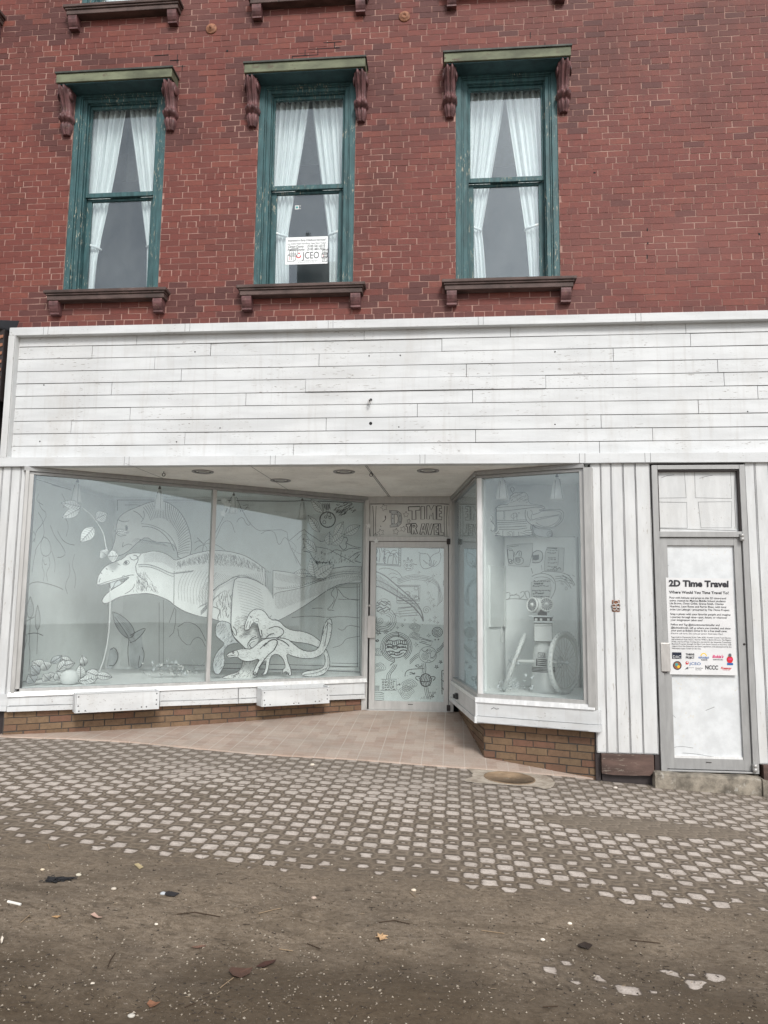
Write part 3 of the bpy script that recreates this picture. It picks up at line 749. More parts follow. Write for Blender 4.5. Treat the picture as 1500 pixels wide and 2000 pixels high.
# ================================================================== drawing helpers
def Z1(x, y): return (x / 3.5714, 880 + y / 3.5714)
def Z2(x, y): return (380 + x / 4.0, 920 + y / 4.0)
def Z3(x, y): return (680 + x / 4.1667, 940 + y / 4.1667)
def Z4(x, y): return (870 + x / 3.0781, 890 + y / 3.0781)
def Z5(x, y): return (1140 + x / 2.8972, 870 + y / 2.8972)
def R4(x, y): return (930 + x / 6.5217, 910 + y / 6.5217)
def R5(x, y): return (930 + x / 6.5217, 1120 + y / 6.5217)
def parse(s): return [[tuple(float(c) for c in p.split(',')) for p in line.split()] for line in s.split('|') if line.strip()]
def conv(pts, T, fr, d=0.0): return [fr.px(*T(*p), d) for p in pts]
def smooth(pts, k=2, closed=False):
    for _ in range(k):
        n = len(pts); out = [] if closed else [pts[0]]
        for i in range(n if closed else n - 1):
            a, b = pts[i], pts[(i + 1) % n]
            out.append((a[0] * .75 + b[0] * .25, a[1] * .75 + b[1] * .25)); out.append((a[0] * .25 + b[0] * .75, a[1] * .25 + b[1] * .75))
        if not closed: out.append(pts[-1])
        pts = out
    return pts
def draw(mb, s, T, fr, d, w=.005, m=1, sm_=1, closed=False):
    for ln in parse(s):
        p = conv(ln, T, fr, d)
        mb.ribbon(smooth(p, sm_, closed) if len(p) > 2 else p, w * random.uniform(.85, 1.2), fr, d, m, closed)
def circ(cx, cy, rx, ry=None, n=26, a0=0, a1=360, wob=0.0):
    ry = rx if ry is None else ry
    return [(cx + rx * (1 + random.uniform(-wob, wob)) * math.cos(R(a0 + (a1 - a0) * i / n)), cy + ry * (1 + random.uniform(-wob, wob)) * math.sin(R(a0 + (a1 - a0) * i / n))) for i in range(n + 1)]
def inside(p, poly):
    x, y = p; c = False; j = len(poly) - 1
    for i in range(len(poly)):
        a, b = poly[i], poly[j]
        if (a[1] > y) != (b[1] > y) and x < (b[0] - a[0]) * (y - a[1]) / (b[1] - a[1]) + a[0]: c = not c
        j = i
    return c
def hatch(mb, poly, n, ang, ln, fr, d, w=.003, m=1, curve=0.5, avoid=()):
    """short curved strokes scattered inside an outline given in frame units"""
    x0 = min(p[0] for p in poly); x1 = max(p[0] for p in poly); y0 = min(p[1] for p in poly); y1 = max(p[1] for p in poly)
    k = 0; tries = 0
    while k < n and tries < n * 12:
        tries += 1
        p = (random.uniform(x0, x1), random.uniform(y0, y1))
        if not inside(p, poly) or any(inside(p, q) for q in avoid): continue
        a = R(ang(p) if callable(ang) else ang) + random.uniform(-.2, .2); L = ln * random.uniform(.5, 1.3); c = random.uniform(-curve, curve)
        q = []
        for t in (0, .33, .66, 1): q.append((p[0] + math.cos(a + c * t) * L * t, p[1] + math.sin(a + c * t) * L * t))
        if inside(q[-1], poly): mb.ribbon(q, w * random.uniform(.7, 1.3), fr, d, m); k += 1
def cutout(mb, s, T, fr, d, th=.012, m=0, edge=.006, k=1, ink=1):
    p = smooth(conv(parse(s)[0], T, fr, d), k, True)
    mb.prism(p, d - th, d, fr, m)
    if edge: mb.ribbon(p, edge, fr, d + .0015, ink, True)
    return p
def spiral(cx, cy, r, turns=2.2, n=40):
    return [(cx + r * (i / n) * math.cos(i / n * turns * 6.28), cy + r * (i / n) * math.sin(i / n * turns * 6.28)) for i in range(n + 1)]
def star5(cx, cy, r, a0=-90, q=.42): return [(cx + (r if i % 2 == 0 else r * q) * math.cos(R(a0 + i * 36)), cy + (r if i % 2 == 0 else r * q) * math.sin(R(a0 + i * 36))) for i in range(10)]
def star4(cx, cy, r): return [(cx + (r if i % 2 == 0 else r * .32) * math.cos(R(i * 45)), cy + (r if i % 2 == 0 else r * .32) * math.sin(R(i * 45)) * 1.2) for i in range(8)]

# ================================================================== the entrance door
fd = Fr((-1.12, 2.235), (0.0, 2.235)); dx = lambda X: X + 1.12
mb = MB()
mb.fbox(fd, dx(-1.135), dx(-1.065), .352, 3.001, -.10, .03, 0); mb.fbox(fd, dx(-.062), dx(-.004), .352, 3.001, -.10, .03, 0)
mb.fbox(fd, dx(-1.065), dx(-.062), 2.915, 3.001, -.10, .027, 0); mb.fbox(fd, dx(-1.065), dx(-.062), 2.435, 2.497, -.10, .027, 0)
mb.fbox(fd, dx(-1.065), dx(-.062), .345, .360, -.10, .03, 0)
dr = mb.build('entrance_door', [M['alu']], bld, bevel=.003)
# transom board with hand drawn lettering
mb = MB(); TB = -.02
mb.fbox(fd, dx(-1.065), dx(-.062), 2.497, 2.915, TB - .02, TB, 0)
draw(mb, "180,188 300,184 520,186 700,182 828,190|200,200 208,320 205,450|228,200 222,330 226,450|178,195 172,330 180,455|785,200 780,320 786,448|806,202 800,330 804,455|826,192 818,330 828,455|180,455 400,452 600,458 828,455|360,462 480,452 640,460", Z3, fd, TB + .002, .006, 1)
let = ["490,208 583,205 583,235 550,237 552,310 520,312 520,240 492,240", "592,205 622,205 622,308 592,310", "640,200 660,198 675,235 695,198 715,200 715,310 692,310 690,255 676,285 660,255 662,308 640,308",
       "722,200 760,200 760,222 742,222 742,242 758,244 758,262 742,264 742,288 762,290 762,314 722,312", "472,350 508,345 508,365 500,368 504,418 486,420 484,370 472,370",
       "514,345 550,343 562,365 550,385 565,425 545,430 535,395 532,430 514,430", "526,358 542,358 545,370 528,374", "582,430 600,345 622,345 640,430 622,432 616,412 602,412 598,432", "606,385 612,362 618,396 606,396",
       "636,345 654,345 664,400 676,345 694,345 672,435 655,435", "698,348 730,346 730,364 714,366 714,380 728,382 728,396 714,398 716,416 732,418 732,436 700,436", "736,345 752,345 756,418 776,418 776,440 738,440"]
for s in let: draw(mb, s, Z3, fd, TB + .002, .0095, 1, 0, True)
s = "335,238 400,240 430,262 438,300 432,345 405,370 340,374 340,358 352,354 350,258 336,254"
p = conv(parse(s)[0], Z3, fd, TB); mb.flat(p, fd, TB + .001, 2); mb.ribbon(p, .005, fd, TB + .002, 1, True)
p = conv(parse("375,268 398,270 408,300 404,335 392,346 376,348")[0], Z3, fd, TB); mb.flat(p, fd, TB + .002, 0); mb.ribbon(p, .005, fd, TB + .003, 1, True)
for (x, y) in ((345, 248), (362, 300), (362, 345), (420, 280), (422, 330), (362, 268), (400, 356), (400, 252)):
    mb.ribbon(conv(circ(x, y, 4, n=8), Z3, fd), .004, fd, TB + .0045, 1)
for (x, y, r) in ((292, 213, 30), (265, 415, 30), (388, 408, 28), (470, 270, 27), (446, 388, 26), (492, 322, 18), (222, 440, 20)):
    mb.ribbon(conv(star5(x, y, r, random.uniform(-110, -70), .5), Z3, fd), .0045, fd, TB + .0022, 1, True)
draw(mb, "300,280 308,300 296,322 280,330|262,362 268,372|305,284 300,296", Z3, fd, TB + .002, .008, 1)
mb.build('transom_sign', [M['foam'], M['ink'], M['leafgrey']], dr)

# door leaf
mb = MB()
mb.fbox(fd, dx(-1.045), dx(-.975), .362, 2.43, -.045, .012, 0); mb.fbox(fd, dx(-.125), dx(-.070), .362, 2.43, -.045, .012, 0)
mb.fbox(fd, dx(-.975), dx(-.125), 2.355, 2.43, -.045, .011, 0); mb.fbox(fd, dx(-.975), dx(-.125), .362, .465, -.045, .011, 0)
mb.fbox(fd, dx(-1.055), dx(-1.047), .36, 2.43, -.05, .0, 1); mb.fbox(fd, dx(-1.045), dx(-.07), 2.43, 2.435, -.05, .0, 1)
mb.fbox(fd, dx(-.56), dx(-.50), .425, .433, .011, .0135, 1)
mb.build('door_leaf', [M['alu'], M['iron']], dr, bevel=.003)
mb = MB(); DS = -.028
mb.fbox(fd, dx(-.975), dx(-.125), .465, 2.355, DS - .012, DS, 0)
d = DS + .0015
def D3(s, w=.005, k=1, closed=False, m=1): draw(mb, s, Z3, fd, d, w * 1.25 + .001, m, k, closed)
def C3(*a, w=.005, **kw): mb.ribbon(conv(circ(*a, **kw), Z3, fd), w, fd, d, 1)
# tail end of the big dinosaur, carried on over the door
tp = smooth(conv(parse("205,732 250,742 310,775 380,835 460,905 540,975 590,1040 608,1100 612,1140 600,1110 575,1070 520,1010 450,965 380,925 310,885 260,860 205,850")[0], Z3, fd), 1, True)
D3("205,732 250,742 310,775 380,835 460,905 540,975 590,1040 608,1100 612,1140", .011); D3("205,850 260,860 310,885 380,925 450,965 520,1010 575,1070 600,1110 612,1140", .011)
D3("205,800 280,820 360,865 440,920 520,980 590,1050", .004)
for i in range(36):
    t = i / 36; x = 215 + 350 * t; y = 745 + (t ** 1.15) * 270
    h = 95 * (1 - t) ** .8 + 8
    D3(f"{x},{y} {x-6},{y+h*.3} {x+4},{y+h*.5} {x-8},{y+h*.9}", .0028, 1)
# framed palm picture
D3("430,540 428,690|412,545 410,680|205,678 320,684 428,690|205,668 412,680", .006, 0)
D3("320,668 326,620 345,590|362,672 366,630 372,596|394,670 386,620 366,596|345,590 320,572 312,590|345,590 330,562 300,560|345,590 360,562 395,566|372,592 398,576 408,600|372,592 356,604 330,610|345,590 380,590 400,622", .005)
D3("210,560 230,546 240,570 225,600 235,640|250,545 262,600 250,660|285,560 300,600 280,640 300,672|238,620 226,632 238,650|270,545 280,580", .006)
for i in range(9): D3(f"{413},{550+i*14} {428},{545+i*14}", .005, 0)
for i in range(26): D3(f"{290+random.uniform(-6,6)},{550+i*4.6} {300+random.uniform(-4,10)},{552+i*4.6}", .005, 0)
# small monster, bulb leaves
C3(492, 690, 36, 36, wob=.12); C3(478, 684, 8, 8, n=8, w=.009); C3(508, 684, 8, 8, n=8, w=.009); D3("470,712 485,704 500,714 515,706|456,660 448,640 468,652|480,650 486,610 496,648|505,652 520,630 520,656|528,670 548,680 560,676", .006)
D3("572,580 600,590 640,588 662,610 668,650 660,690|585,590 582,640 590,690 620,716 660,706 688,690|745,545 742,580 700,590 668,620|748,580 756,620 740,670 700,698 688,692|668,620 680,660 684,696|640,660 670,690 690,696 720,650|610,640 640,670|660,640 676,690|700,640 690,690", .005)
D3("605,538 680,546 780,544", .009)
# cloud streams and comet trail
for q in (0, 12, 24, 38): D3(f"400,{800+q} 450,{778+q} 520,{760+q} 580,{764+q} 640,{772+q} 700,{790+q} 740,{840+q} {755-q*.6},{900+q} {770-q},{960+q} {760-q},{980+q}", .0038)
D3("250,716 300,704 360,716 410,740 440,785|330,760 360,742 400,760|345,790 380,775 420,800", .004)
# picture of a hill with a sun
D3("400,848 585,846 582,975 395,970 395,940|408,858 574,856 572,962|400,870 396,990 580,998|410,975 572,964", .006, 0)
C3(552, 870, 13, 13, n=14); 
for a in range(0, 360, 45): D3(f"{552+16*math.cos(R(a))},{870+16*math.sin(R(a))} {552+24*math.cos(R(a))},{870+24*math.sin(R(a))}", .004, 0)
D3("535,962 552,922 562,944 570,930 580,962|545,946 552,938 558,946|460,905 480,896 505,908 500,920 480,918|415,955 440,940 470,952", .005)
for i in range(60): x = random.uniform(412, 540); y = random.uniform(925, 962); D3(f"{x},{y} {x+8},{y-3}", .0025, 0)
# planets
C3(287, 1018, 60, 62); 
for y, ph in ((985, 0), (1005, 1), (1030, 2), (1050, 0.6)): D3(" ".join(f"{232+i*11},{y+9*math.sin(i*1.2+ph)}" for i in range(11)), .007)
D3("270,968 282,985 300,974 320,990|262,1066 280,1060 300,1070|240,985 250,1000", .006)
C3(392, 1350, 92, 88, wob=.01, w=.009)
D3("310,1300 340,1290 370,1304 410,1288 450,1300 478,1290|304,1335 340,1322 380,1345 420,1318 460,1332 482,1322|302,1360 340,1350 385,1372 420,1345 480,1358|310,1392 350,1378 400,1400 440,1370 478,1378|330,1418 360,1404 400,1420 440,1400", .008)
for i in range(9): D3(f"{322+i*17},{1296} {326+i*17},{1328}", .006, 0)
for i in range(80):
    x = random.uniform(315, 470); D3(f"{x},{1338+random.uniform(0,20)} {x+4},{1342+random.uniform(0,16)}", .006, 0)
for i in range(10): x = 335 + i * 14; D3(f"{x},{1390+(i%2)*8} {x},{1402+(i%2)*8}|{x-5},{1396+(i%2)*8} {x+5},{1396+(i%2)*8}", .004, 0)
for r in (12, 24, 36): D3(" ".join(f"{392+(92+r)*math.cos(R(a))*(1 if a!=90 else .8)},{1350+(86+r)*math.sin(R(a))}" for a in range(100, 430, 15)), .0045)
D3("410,1270 412,1240 400,1225 385,1225|375,1440 380,1470 360,1480 340,1500", .005)
C3(648, 1412, 72, 66, wob=.01); 
for r in (28, 18, 9): C3(625, 1425, r, r, n=16, w=.004)
C3(655, 1385, 20, 20, n=14, w=.004); C3(655, 1385, 10, 10, n=12, w=.004); C3(690, 1412, 22, 32, n=14, w=.004); D3("600,1370 620,1390 650,1370|640,1470 652,1450 680,1470|665,1440 700,1430 712,1400", .004)
C3(630, 1620, 46, 52, w=.012); 
for i in range(6): D3(" ".join(f"{598+i*13+5*math.sin(k*1.3)},{1575+k*13}" for k in range(8)), .006)
D3("584,1590 550,1588 548,1606 572,1622|676,1590 706,1590 708,1606 690,1622 |574,1600 590,1612|686,1606 670,1612|586,1625 630,1634 676,1622", .007)
C3(725, 1228, 42, 40, w=.008); C3(725, 1228, 30, 28, w=.006); C3(722, 1230, 18, 17, w=.006); C3(722, 1230, 8, 8, n=10, w=.006)
mb.ribbon(conv(spiral(636, 1050, 34, 2.0), Z3, fd), .005, fd, d, 1); mb.ribbon(conv(spiral(258, 1135, 32, 2.6), Z3, fd), .005, fd, d, 1); mb.ribbon(conv(spiral(305, 1230, 20, 2.0), Z3, fd), .005, fd, d, 1)
# swirls
for r in (0, 14, 28, 42): D3(f"{235-r},{1100+r*.4} {225-r*.2},{1170+r} {290+r},{1190+r} {350+r},{1150+r*.4} {345+r},{1105-r*.3} {310+r},{1090-r}", .0035)
for k, (cx, cy) in enumerate(((215, 1390), (235, 1520), (490, 1660), (470, 1720), (545, 1190), (545, 1260))):
    for r in (14, 26, 38, 50):
        rr = r * (0.75 if cy in (1190, 1260) else 1.05)
        mb.ribbon(conv([(max(196, cx + rr * (1.15 + .22 * math.sin(3 * R(a) + k)) * math.cos(R(a))), cy + rr * (.8 + .25 * math.cos(2 * R(a) + k)) * math.sin(R(a))) for a in range(0, 361, 15)], Z3, fd), .0038, fd, d, 1)
for q in (0, 14, 28): D3(f"500,{1460+q} 540,{1420+q} 572,{1400+q}|720,{1370+q} 750,{1350+q} 790,{1290+q}|{370+q},1490 {350+q},1530 {315+q},1570 {312+q},1610|{600+q},1480 {606+q},1530 {600+q},1565|{620+q},1675 {625+q},1720 {645+q},1775", .004)
# stars and sparkles
for (x, y, r) in ((645, 815, 28), (670, 960, 34), (692, 770, 16), (576, 740, 12), (652, 908, 14), (696, 1012, 14), (706, 1110, 16), (665, 1132, 15), (325, 1162, 26), (540, 1132, 18), (460, 1128, 10), (400, 1192, 12), (438, 1172, 14), (550, 1330, 20), (655, 1256, 16), (700, 1140, 10), (728, 1150, 12), (690, 1725, 14), (706, 1722, 10), (666, 1722, 8)):
    mb.ribbon(conv(star4(x, y, r), Z3, fd), .004, fd, d, 1, True)
for (x, y, r) in ((242, 1232, 26), (752, 1472, 16), (683, 1750, 18), (718, 1512, 18)): mb.ribbon(conv(star5(x, y, r, 20, .3), Z3, fd), .009, fd, d, 1, True)
for (x, y) in ((708, 1290), (734, 1288)): mb.flat(conv(star4(x, y, 10), Z3, fd), fd, d, 1)
D3("410,1040 540,1020|412,1060 560,1044|420,1080 570,1066|425,1098 560,1090|540,1020 560,1036 545,1050 570,1066 550,1080 575,1095|365,1080 432,1072 380,1110 404,1040 430,1112 368,1080|405,1036 410,1030 540,1018", .004, 0)
D3("582,1270 686,1302 676,1338 578,1308|590,1285 620,1290 650,1298 672,1306|590,1300 640,1312|270,1612 392,1610 392,1700 262,1702|545,1500 570,1492 580,1510 600,1498 596,1512 570,1514 545,1500", .0045, 0)
for k in range(6):
    y = 1626 + k * 13; x = 275
    while x < 375: l = random.uniform(8, 22); D3(f"{x},{y+random.uniform(-2,2)} {x+l*.5},{y+random.uniform(-4,4)} {x+l},{y}", .006, 0); x += l + 5
D3("192,1295 215,1290 235,1308 250,1296 238,1288 220,1302 195,1306", .009); D3("500,1560 515,1552 530,1566 545,1556 540,1572 520,1566 500,1572", .006)
D3("462,1590 465,1560 480,1540 510,1530 560,1526 620,1524", .006); D3("395,1660 425,1650 415,1645|425,1650 418,1660", .005)
D3("762,1540 790,1540|762,1540 764,1735|775,1560 785,1600|770,1620 786,1640|770,1680 784,1720", .007)
for q in range(5): D3(f"190,{1665+q*9} 255,{1667+q*9}|192,{1715+q*16} 270,{1718+q*16} 292,{1730+q*12}", .0035, 0)
D3("590,1775 600,1755 606,1772 620,1750 626,1772|640,1770 650,1745 658,1770", .004, 0)
for i in range(70):
    x, y = random.uniform(200, 785), random.uniform(740, 1770)
    D3(f"{x},{y} {x+random.uniform(-5,5)},{y+random.uniform(-5,5)}", .004, 0)
D3("788,780 770,830 790,880 780,960|790,1080 778,1110 790,1170|205,1000 212,1040 208,1100", .005)
mb.build('drawn_door_sheet', [paint('pale blue door sheet', (0.62, 0.67, 0.66), .6, .03, 3, .05), M['ink']], dr)
mb = MB(); mb.fbox(fd, dx(-.975), dx(-.125), .465, 2.355, -.010, -.006, 0); mb.build('pane', [M['glass']], dr)
mb = MB(); a = fd.px(720, 1204); b = fd.px(733, 1246)
mb.fbox(fd, a[0] - .01, b[0] + .005, b[1], a[1] + .01, .035, .05, 0); mb.fbox(fd, a[0] + .01, a[0] + .03, b[1] + .04, a[1] - .04, .011, .04, 0)
mb.build('pull_handle', [M['steel']], dr, bevel=.004)
mb = MB(); s, z = fd.px(722, 1183); mb.lathe(fd.pt(s, z, .012), [(.018, 0), (.018, .008), (.012, .012), (0, .012)], (0, -1, 0), 16, 0); mb.build('lock', [M['steel']], dr)
for (x, y) in ((876, 1058), (876, 1382)):
    mb = MB(); s, z = fd.px(x, y); mb.fbox(fd, s - .022, s + .022, z - .035, z + .035, .02, .055, 0); mb.build('hinge', [M['iron']], dr, bevel=.004)

# ================================================================== the side door and its step
fs = F(0.06); q = lambda X: X + 20
mb = MB()
mb.fbox(fs, q(1.878), q(1.932), .155, 2.98, -.08, .045, 0); mb.fbox(fs, q(2.684), q(2.735), .155, 2.98, -.08, .045, 0)
mb.fbox(fs, q(1.932), q(2.684), 2.938, 2.98, -.08, .043, 0); mb.fbox(fs, q(1.932), q(2.684), 2.292, 2.345, -.08, .043, 0)
mb.fbox(fs, q(1.932), q(2.684), .155, .170, -.08, .043, 0)
for (a, b, c, e) in ((1.934, 1.944, 2.347, 2.936), (2.672, 2.682, 2.347, 2.936)): mb.fbox(fs, q(a), q(b), c, e, -.05, .03, 1)
mb.fbox(fs, q(1.944), q(2.672), 2.922, 2.936, -.05, .03, 1)
sdr = mb.build('side_door', [M['alugrey'], M['iron']], bld, bevel=.003)
mb = MB(); mb.fbox(fs, q(1.944), q(2.672), 2.347, 2.922, -.05, -.015, 0)
p4 = lambda s_: draw(mb, s_, Z5, fs, -.0135, .0035, 1, 0)
p4("395,148 570,146 580,296 405,298 395,148|628,148 830,146 838,300 632,296 628,148|405,320 583,322 586,468 408,466|648,320 838,318 836,466 664,466 648,320|440,182 470,172 512,166|655,186 690,176 730,168|400,470 600,474 860,482|858,140 852,300 862,470|390,140 400,300 396,480", )
mb.build('transom_panel', [M['white_v'], M['pencil']], sdr)
mb = MB()
mb.fbox(fs, q(1.936), q(2.005), .176, 2.288, -.045, .020, 0); mb.fbox(fs, q(2.612), q(2.680), .176, 2.288, -.045, .020, 0)
mb.fbox(fs, q(2.005), q(2.612), 2.215, 2.288, -.045, .019, 0); mb.fbox(fs, q(2.005), q(2.612), .176, .272, -.045, .019, 0)
mb.fbox(fs, q(2.28), q(2.33), .235, .243, .019, .0215, 1)
mb.build('door_leaf', [M['alugrey'], M['iron']], sdr, bevel=.003)
mb = MB(); mb.fbox(fs, q(2.005), q(2.612), .272, 2.215, -.04, -.005, 0); mb.fbox(fs, q(2.005), q(2.612), .272, .29, -.005, .010, 1)
draw(mb, "440,660 480,680|440,1470 520,1540|690,1500 740,1480|560,1740 640,1746 720,1760 800,1762 880,1768|480,1720 540,1700 620,1712", Z5, fs, -.0035, .003, 2, 1)
mb.build('door_panel', [paint('white brushed door paint', (0.64, 0.66, 0.67), .5, .05, 9, .3, chips=.35, chipcol=(.6, .57, .5), dirt=.2, dirtcol=(.62, .62, .6)), M['alubright'], M['pencil']], sdr)
mb = MB(); a = fs.px(1287, 1255); b = fs.px(1307, 1311)
mb.fbox(fs, a[0], b[0], b[1], a[1], .035, .055, 0); mb.fbox(fs, a[0] + .01, a[0] + .03, b[1] + .03, a[1] - .03, .019, .04, 0); mb.fbox(fs, a[0] + .01, b[0] - .03, b[1] - .012, b[1], .02, .05, 1)
mb.build('pull_handle', [M['steel'], M['iron']], sdr, bevel=.004)
mb = MB(); s, z = fs.px(1286, 1226); mb.lathe(fs.pt(s, z, .02), [(.024, 0), (.024, .010), (.014, .016), (.010, .024), (0, .024)], (0, -1, 0), 18, 0); mb.build('lock', [M['steel']], sdr)
mb = MB(); s, z = fs.px(1452, 1258); mb.lathe(fs.pt(s, z, .02), [(.010, 0), (.010, .006), (0, .007)], (0, -1, 0), 10, 0); mb.build('screw', [M['iron']], sdr)
for (x, y) in ((1445, 1050), (1470, 1497)):
    mb = MB(); s, z = fs.px(x, y); mb.lathe(fs.pt(s, z - .035, .060), [(0, 0), (.018, 0), (.018, .028), (.012, .030), (.012, .036), (.018, .038), (.018, .065), (0, .066)], (0, 0, 1), 14, 0)
    mb.fbox(fs, s - .018, s + .018, z - .03, z + .03, .04, .058, 0); mb.build('hinge', [M['alu']], sdr)
# concrete step, broken at the right end
mb = MB(); fr = F(-0.07); xl, xr = 1.80, 2.715
n = 28; top = []; bot = []; vs = []
for i in range(n + 1):
    t = i / n; X = xl + (xr - xl) * t
    zt = .157 - .018 * t + .004 * math.sin(t * 17); zb = -.02 - .03 * t + .018 * noise.noise(Vector((t * 9, 3, 0)))
    yf = -.075 + .012 * noise.noise(Vector((t * 7, 0, 5)))
    vs += [(X, .12, zt), (X, yf + .02, zt), (X, yf, zt - .02), (X, yf + .006 * noise.noise(Vector((t * 20, 9, 1))), (zt + zb) / 2), (X, yf + .012, zb + .02), (X, yf + .03, zb), (X, .12, zb)]
fsx = [(i * 7 + j, i * 7 + j + 1, (i + 1) * 7 + j + 1, (i + 1) * 7 + j) for i in range(n) for j in range(6)]
mb.add(vs, fsx, 0); mb.add(vs[:7], [tuple(range(6, -1, -1))], 0); mb.add(vs[-7:], [tuple(range(7))], 0)
mb.build('door_step', [M['stone']], bld)
mb = MB()
ch = [(2.722, .12, .140), (2.80, .12, .118), (2.815, -.06, .112), (2.79, -.085, .09), (2.722, -.085, .132), (2.722, .12, -.06), (2.80, .12, -.08), (2.815, -.06, -.1), (2.77, -.085, -.09), (2.722, -.085, -.045)]
mb.add(ch, [(4, 3, 2, 1, 0), (5, 6, 7, 8, 9), (4, 9, 8, 3), (3, 8, 7, 2), (2, 7, 6, 1), (0, 5, 9, 4)], 0)
mb.build('broken_step_end', [M['stone']], bld, bevel=.008)
# rusty bell fitting on the pilaster
mb = MB(); p = at(1204, 1183, -0.0)
fr = F(0.0) ; s, z = fr.px(1204, 1183)
mb.fbox(fr, s - .034, s + .036, z - .055, z + .052, -.034, -.028, 0)
for (sx, sz, r) in ((-.0, .03, .024), (.018, .005, .02), (-.02, .0, .018), (-.014, -.028, .018), (.02, -.03, .016)):
    mb.ribbon([(s + sx + r * math.cos(a), z + sz + r * math.sin(a) * .8) for a in [k * math.pi / 6 for k in range(13)]], .008, fr, -.024, 1)
    mb.tube([fr.pt(s + sx + r * math.cos(a), z + sz + r * math.sin(a) * .8, -.022) for a in [k * math.pi / 6 for k in range(13)]], .005, 2, 6, caps=False)
mb.build('bell_fitting', [M['rust'], M['dark'], M['steel']], bld)

# ================================================================== notices
def mblack(): return M['ink']
cm = {k: plain('print ' + k, c, .6) for k, c in dict(navy=s2l(20, 28, 48), red=s2l(200, 35, 45), blue=s2l(40, 95, 160), yellow=s2l(235, 190, 40), pink=s2l(215, 60, 120), grey=s2l(95, 95, 100), brown=s2l(140, 90, 60), teal=s2l(70, 150, 150), txt=s2l(45, 45, 50)).items()}
ck = list(cm); CI = {k: i + 1 for i, k in enumerate(ck)}
c0, c1, c2, c3 = fs.px(1300, 1128, .022), fs.px(1430, 1130, .022), fs.px(1440, 1319, .022), fs.px(1308, 1317, .022)
c0, c1, c2, c3 = c0, (c1[0], c1[1]), c2, c3
PZ = .024
mb = MB()
N = 10; grid = []
for j in range(N + 1):
    for i in range(N + 1):
        a, b = i / N, j / N
        s = (c0[0] * (1 - a) + c1[0] * a) * (1 - b) + (c3[0] * (1 - a) + c2[0] * a) * b; z = (c0[1] * (1 - a) + c1[1] * a) * (1 - b) + (c3[1] * (1 - a) + c2[1] * a) * b
        grid.append(fs.pt(s, z, PZ - .001 - .0015 * abs(math.sin(a * 3 + b * 2)) - (.0 if b < .97 else -.004)))
mb.add(grid, [(j * (N + 1) + i, (j + 1) * (N + 1) + i, (j + 1) * (N + 1) + i + 1, j * (N + 1) + i + 1) for j in range(N) for i in range(N)], 0, 0, True)
class Pf:      # poster frame: bilinear inside the four corners
    n = fs.n
    def pt(self, s, z, d=0):
        a, b = s, z
        x = (c0[0] * (1 - a) + c1[0] * a) * (1 - b) + (c3[0] * (1 - a) + c2[0] * a) * b; y = (c0[1] * (1 - a) + c1[1] * a) * (1 - b) + (c3[1] * (1 - a) + c2[1] * a) * b
        return fs.pt(x, y, d)
pf = Pf(); asp = (c1[0] - c0[0]) / (c0[1] - c3[1])
def ptext(s, x, y, h, w, m='txt', bold=0.0, shear=0):
    """x,y in poster crop pixels (1500x1917 zoom); h letter height"""
    vs, fs_ = glyphs(s, bold, shear, 1.0)
    x0 = min(p[0] for p in vs); x1 = max(p[0] for p in vs); k = w / (x1 - x0)
    out = []
    for p in vs:
        X = x + (p[0] - x0) * k; Y = y - p[1] * h * 1.37
        out.append(pxy(X, Y))
    mb.add([pf.pt(a, b, PZ + .0012) for a, b in out], fs_, CI[m])
def pxy(X, Y):
    b = (Y - 150) / (1745 - 150); l = 165 + (215 - 165) * b; r = 1250 + (1332 - 1250) * b
    return ((X - l) / (r - l), b)
ptext('2D Time Travel', 215, 292, 104, 975, 'txt', .045)
ptext('Where Would You Time Travel To?', 218, 412, 45, 975, 'txt', .02)
body = [("Pose with helmets and props in this 2D time-travel", 497, 925), ("scene created by Malone Middle School students", 545, 915), ("Lila Brown, Owen Childs, Gracie Smith, Charlee", 592, 880), ("Hutchins, Liam Reyes and Perrin Shaw, with local", 642, 920), ("artist Liza Labarge\u2014presented by The Thrive Project.", 692, 975),
        ("Snap a photo with your favorite people and imagine", 768, 985), ("a journey through time\u2014past, future, or wherever", 818, 930), ("your imagination takes you!", 866, 525), ("Follow and Tag @downtownartistcellar and", 942, 800), ("@bokiesdrivein, tell us where you traveled, and show", 994, 980), ("your post at Bokie's Drive In for a free small cone.", 1040, 920)]
for t_, y, w_ in body: ptext(t_, 225 + (y - 497) * .04, y, 33, w_, 'txt', .006)
ptext("(Hard or soft serve. One cone per person. Ends Labor Day.)", 245, 1084, 24, 850)
for k, t_ in enumerate(("Supported by: Downtown Artist Cellar, JCEO, Franklin County Youth Bureau,", "Adirondacks for Kids, NCCC, Sharron Williams, Bokie's Drive In, The Maguire", "Family, and Focal Point. Funding also provided by the Statewide Community", "Regrants Program through the New York State Council on the Arts, with", "support from the Governor and State Legislature, and administered by the", "Adirondack Lakes Center for the Arts.")):
    ptext(t_, 250 + k * 1.5, 1145 + k * 37, 24, 980 if k < 5 else 480)
def prect(x0, y0, x1, y1, m, d=.0008): mb.add([pf.pt(*pxy(x, y), PZ + d) for x, y in ((x0, y1), (x1, y1), (x1, y0), (x0, y0))], [(0, 1, 2, 3)], CI[m] if m else 0)
def pcirc(x, y, r, m, d=.0008, ry=None, a0=0, a1=360):
    pts = [(x + r * math.cos(R(a)), y + (ry or r) * math.sin(R(a))) for a in range(a0, a1, 15)]
    mb.add([pf.pt(*pxy(a, b), PZ + d) for a, b in pts[::-1]], [tuple(range(len(pts)))], CI[m] if m else 0)
prect(258, 1385, 412, 1490, 'navy')
vs_, f_ = glyphs('DAC', .0, 0, 1); x0 = min(p[0] for p in vs_); k = 130 / (max(p[0] for p in vs_) - x0)
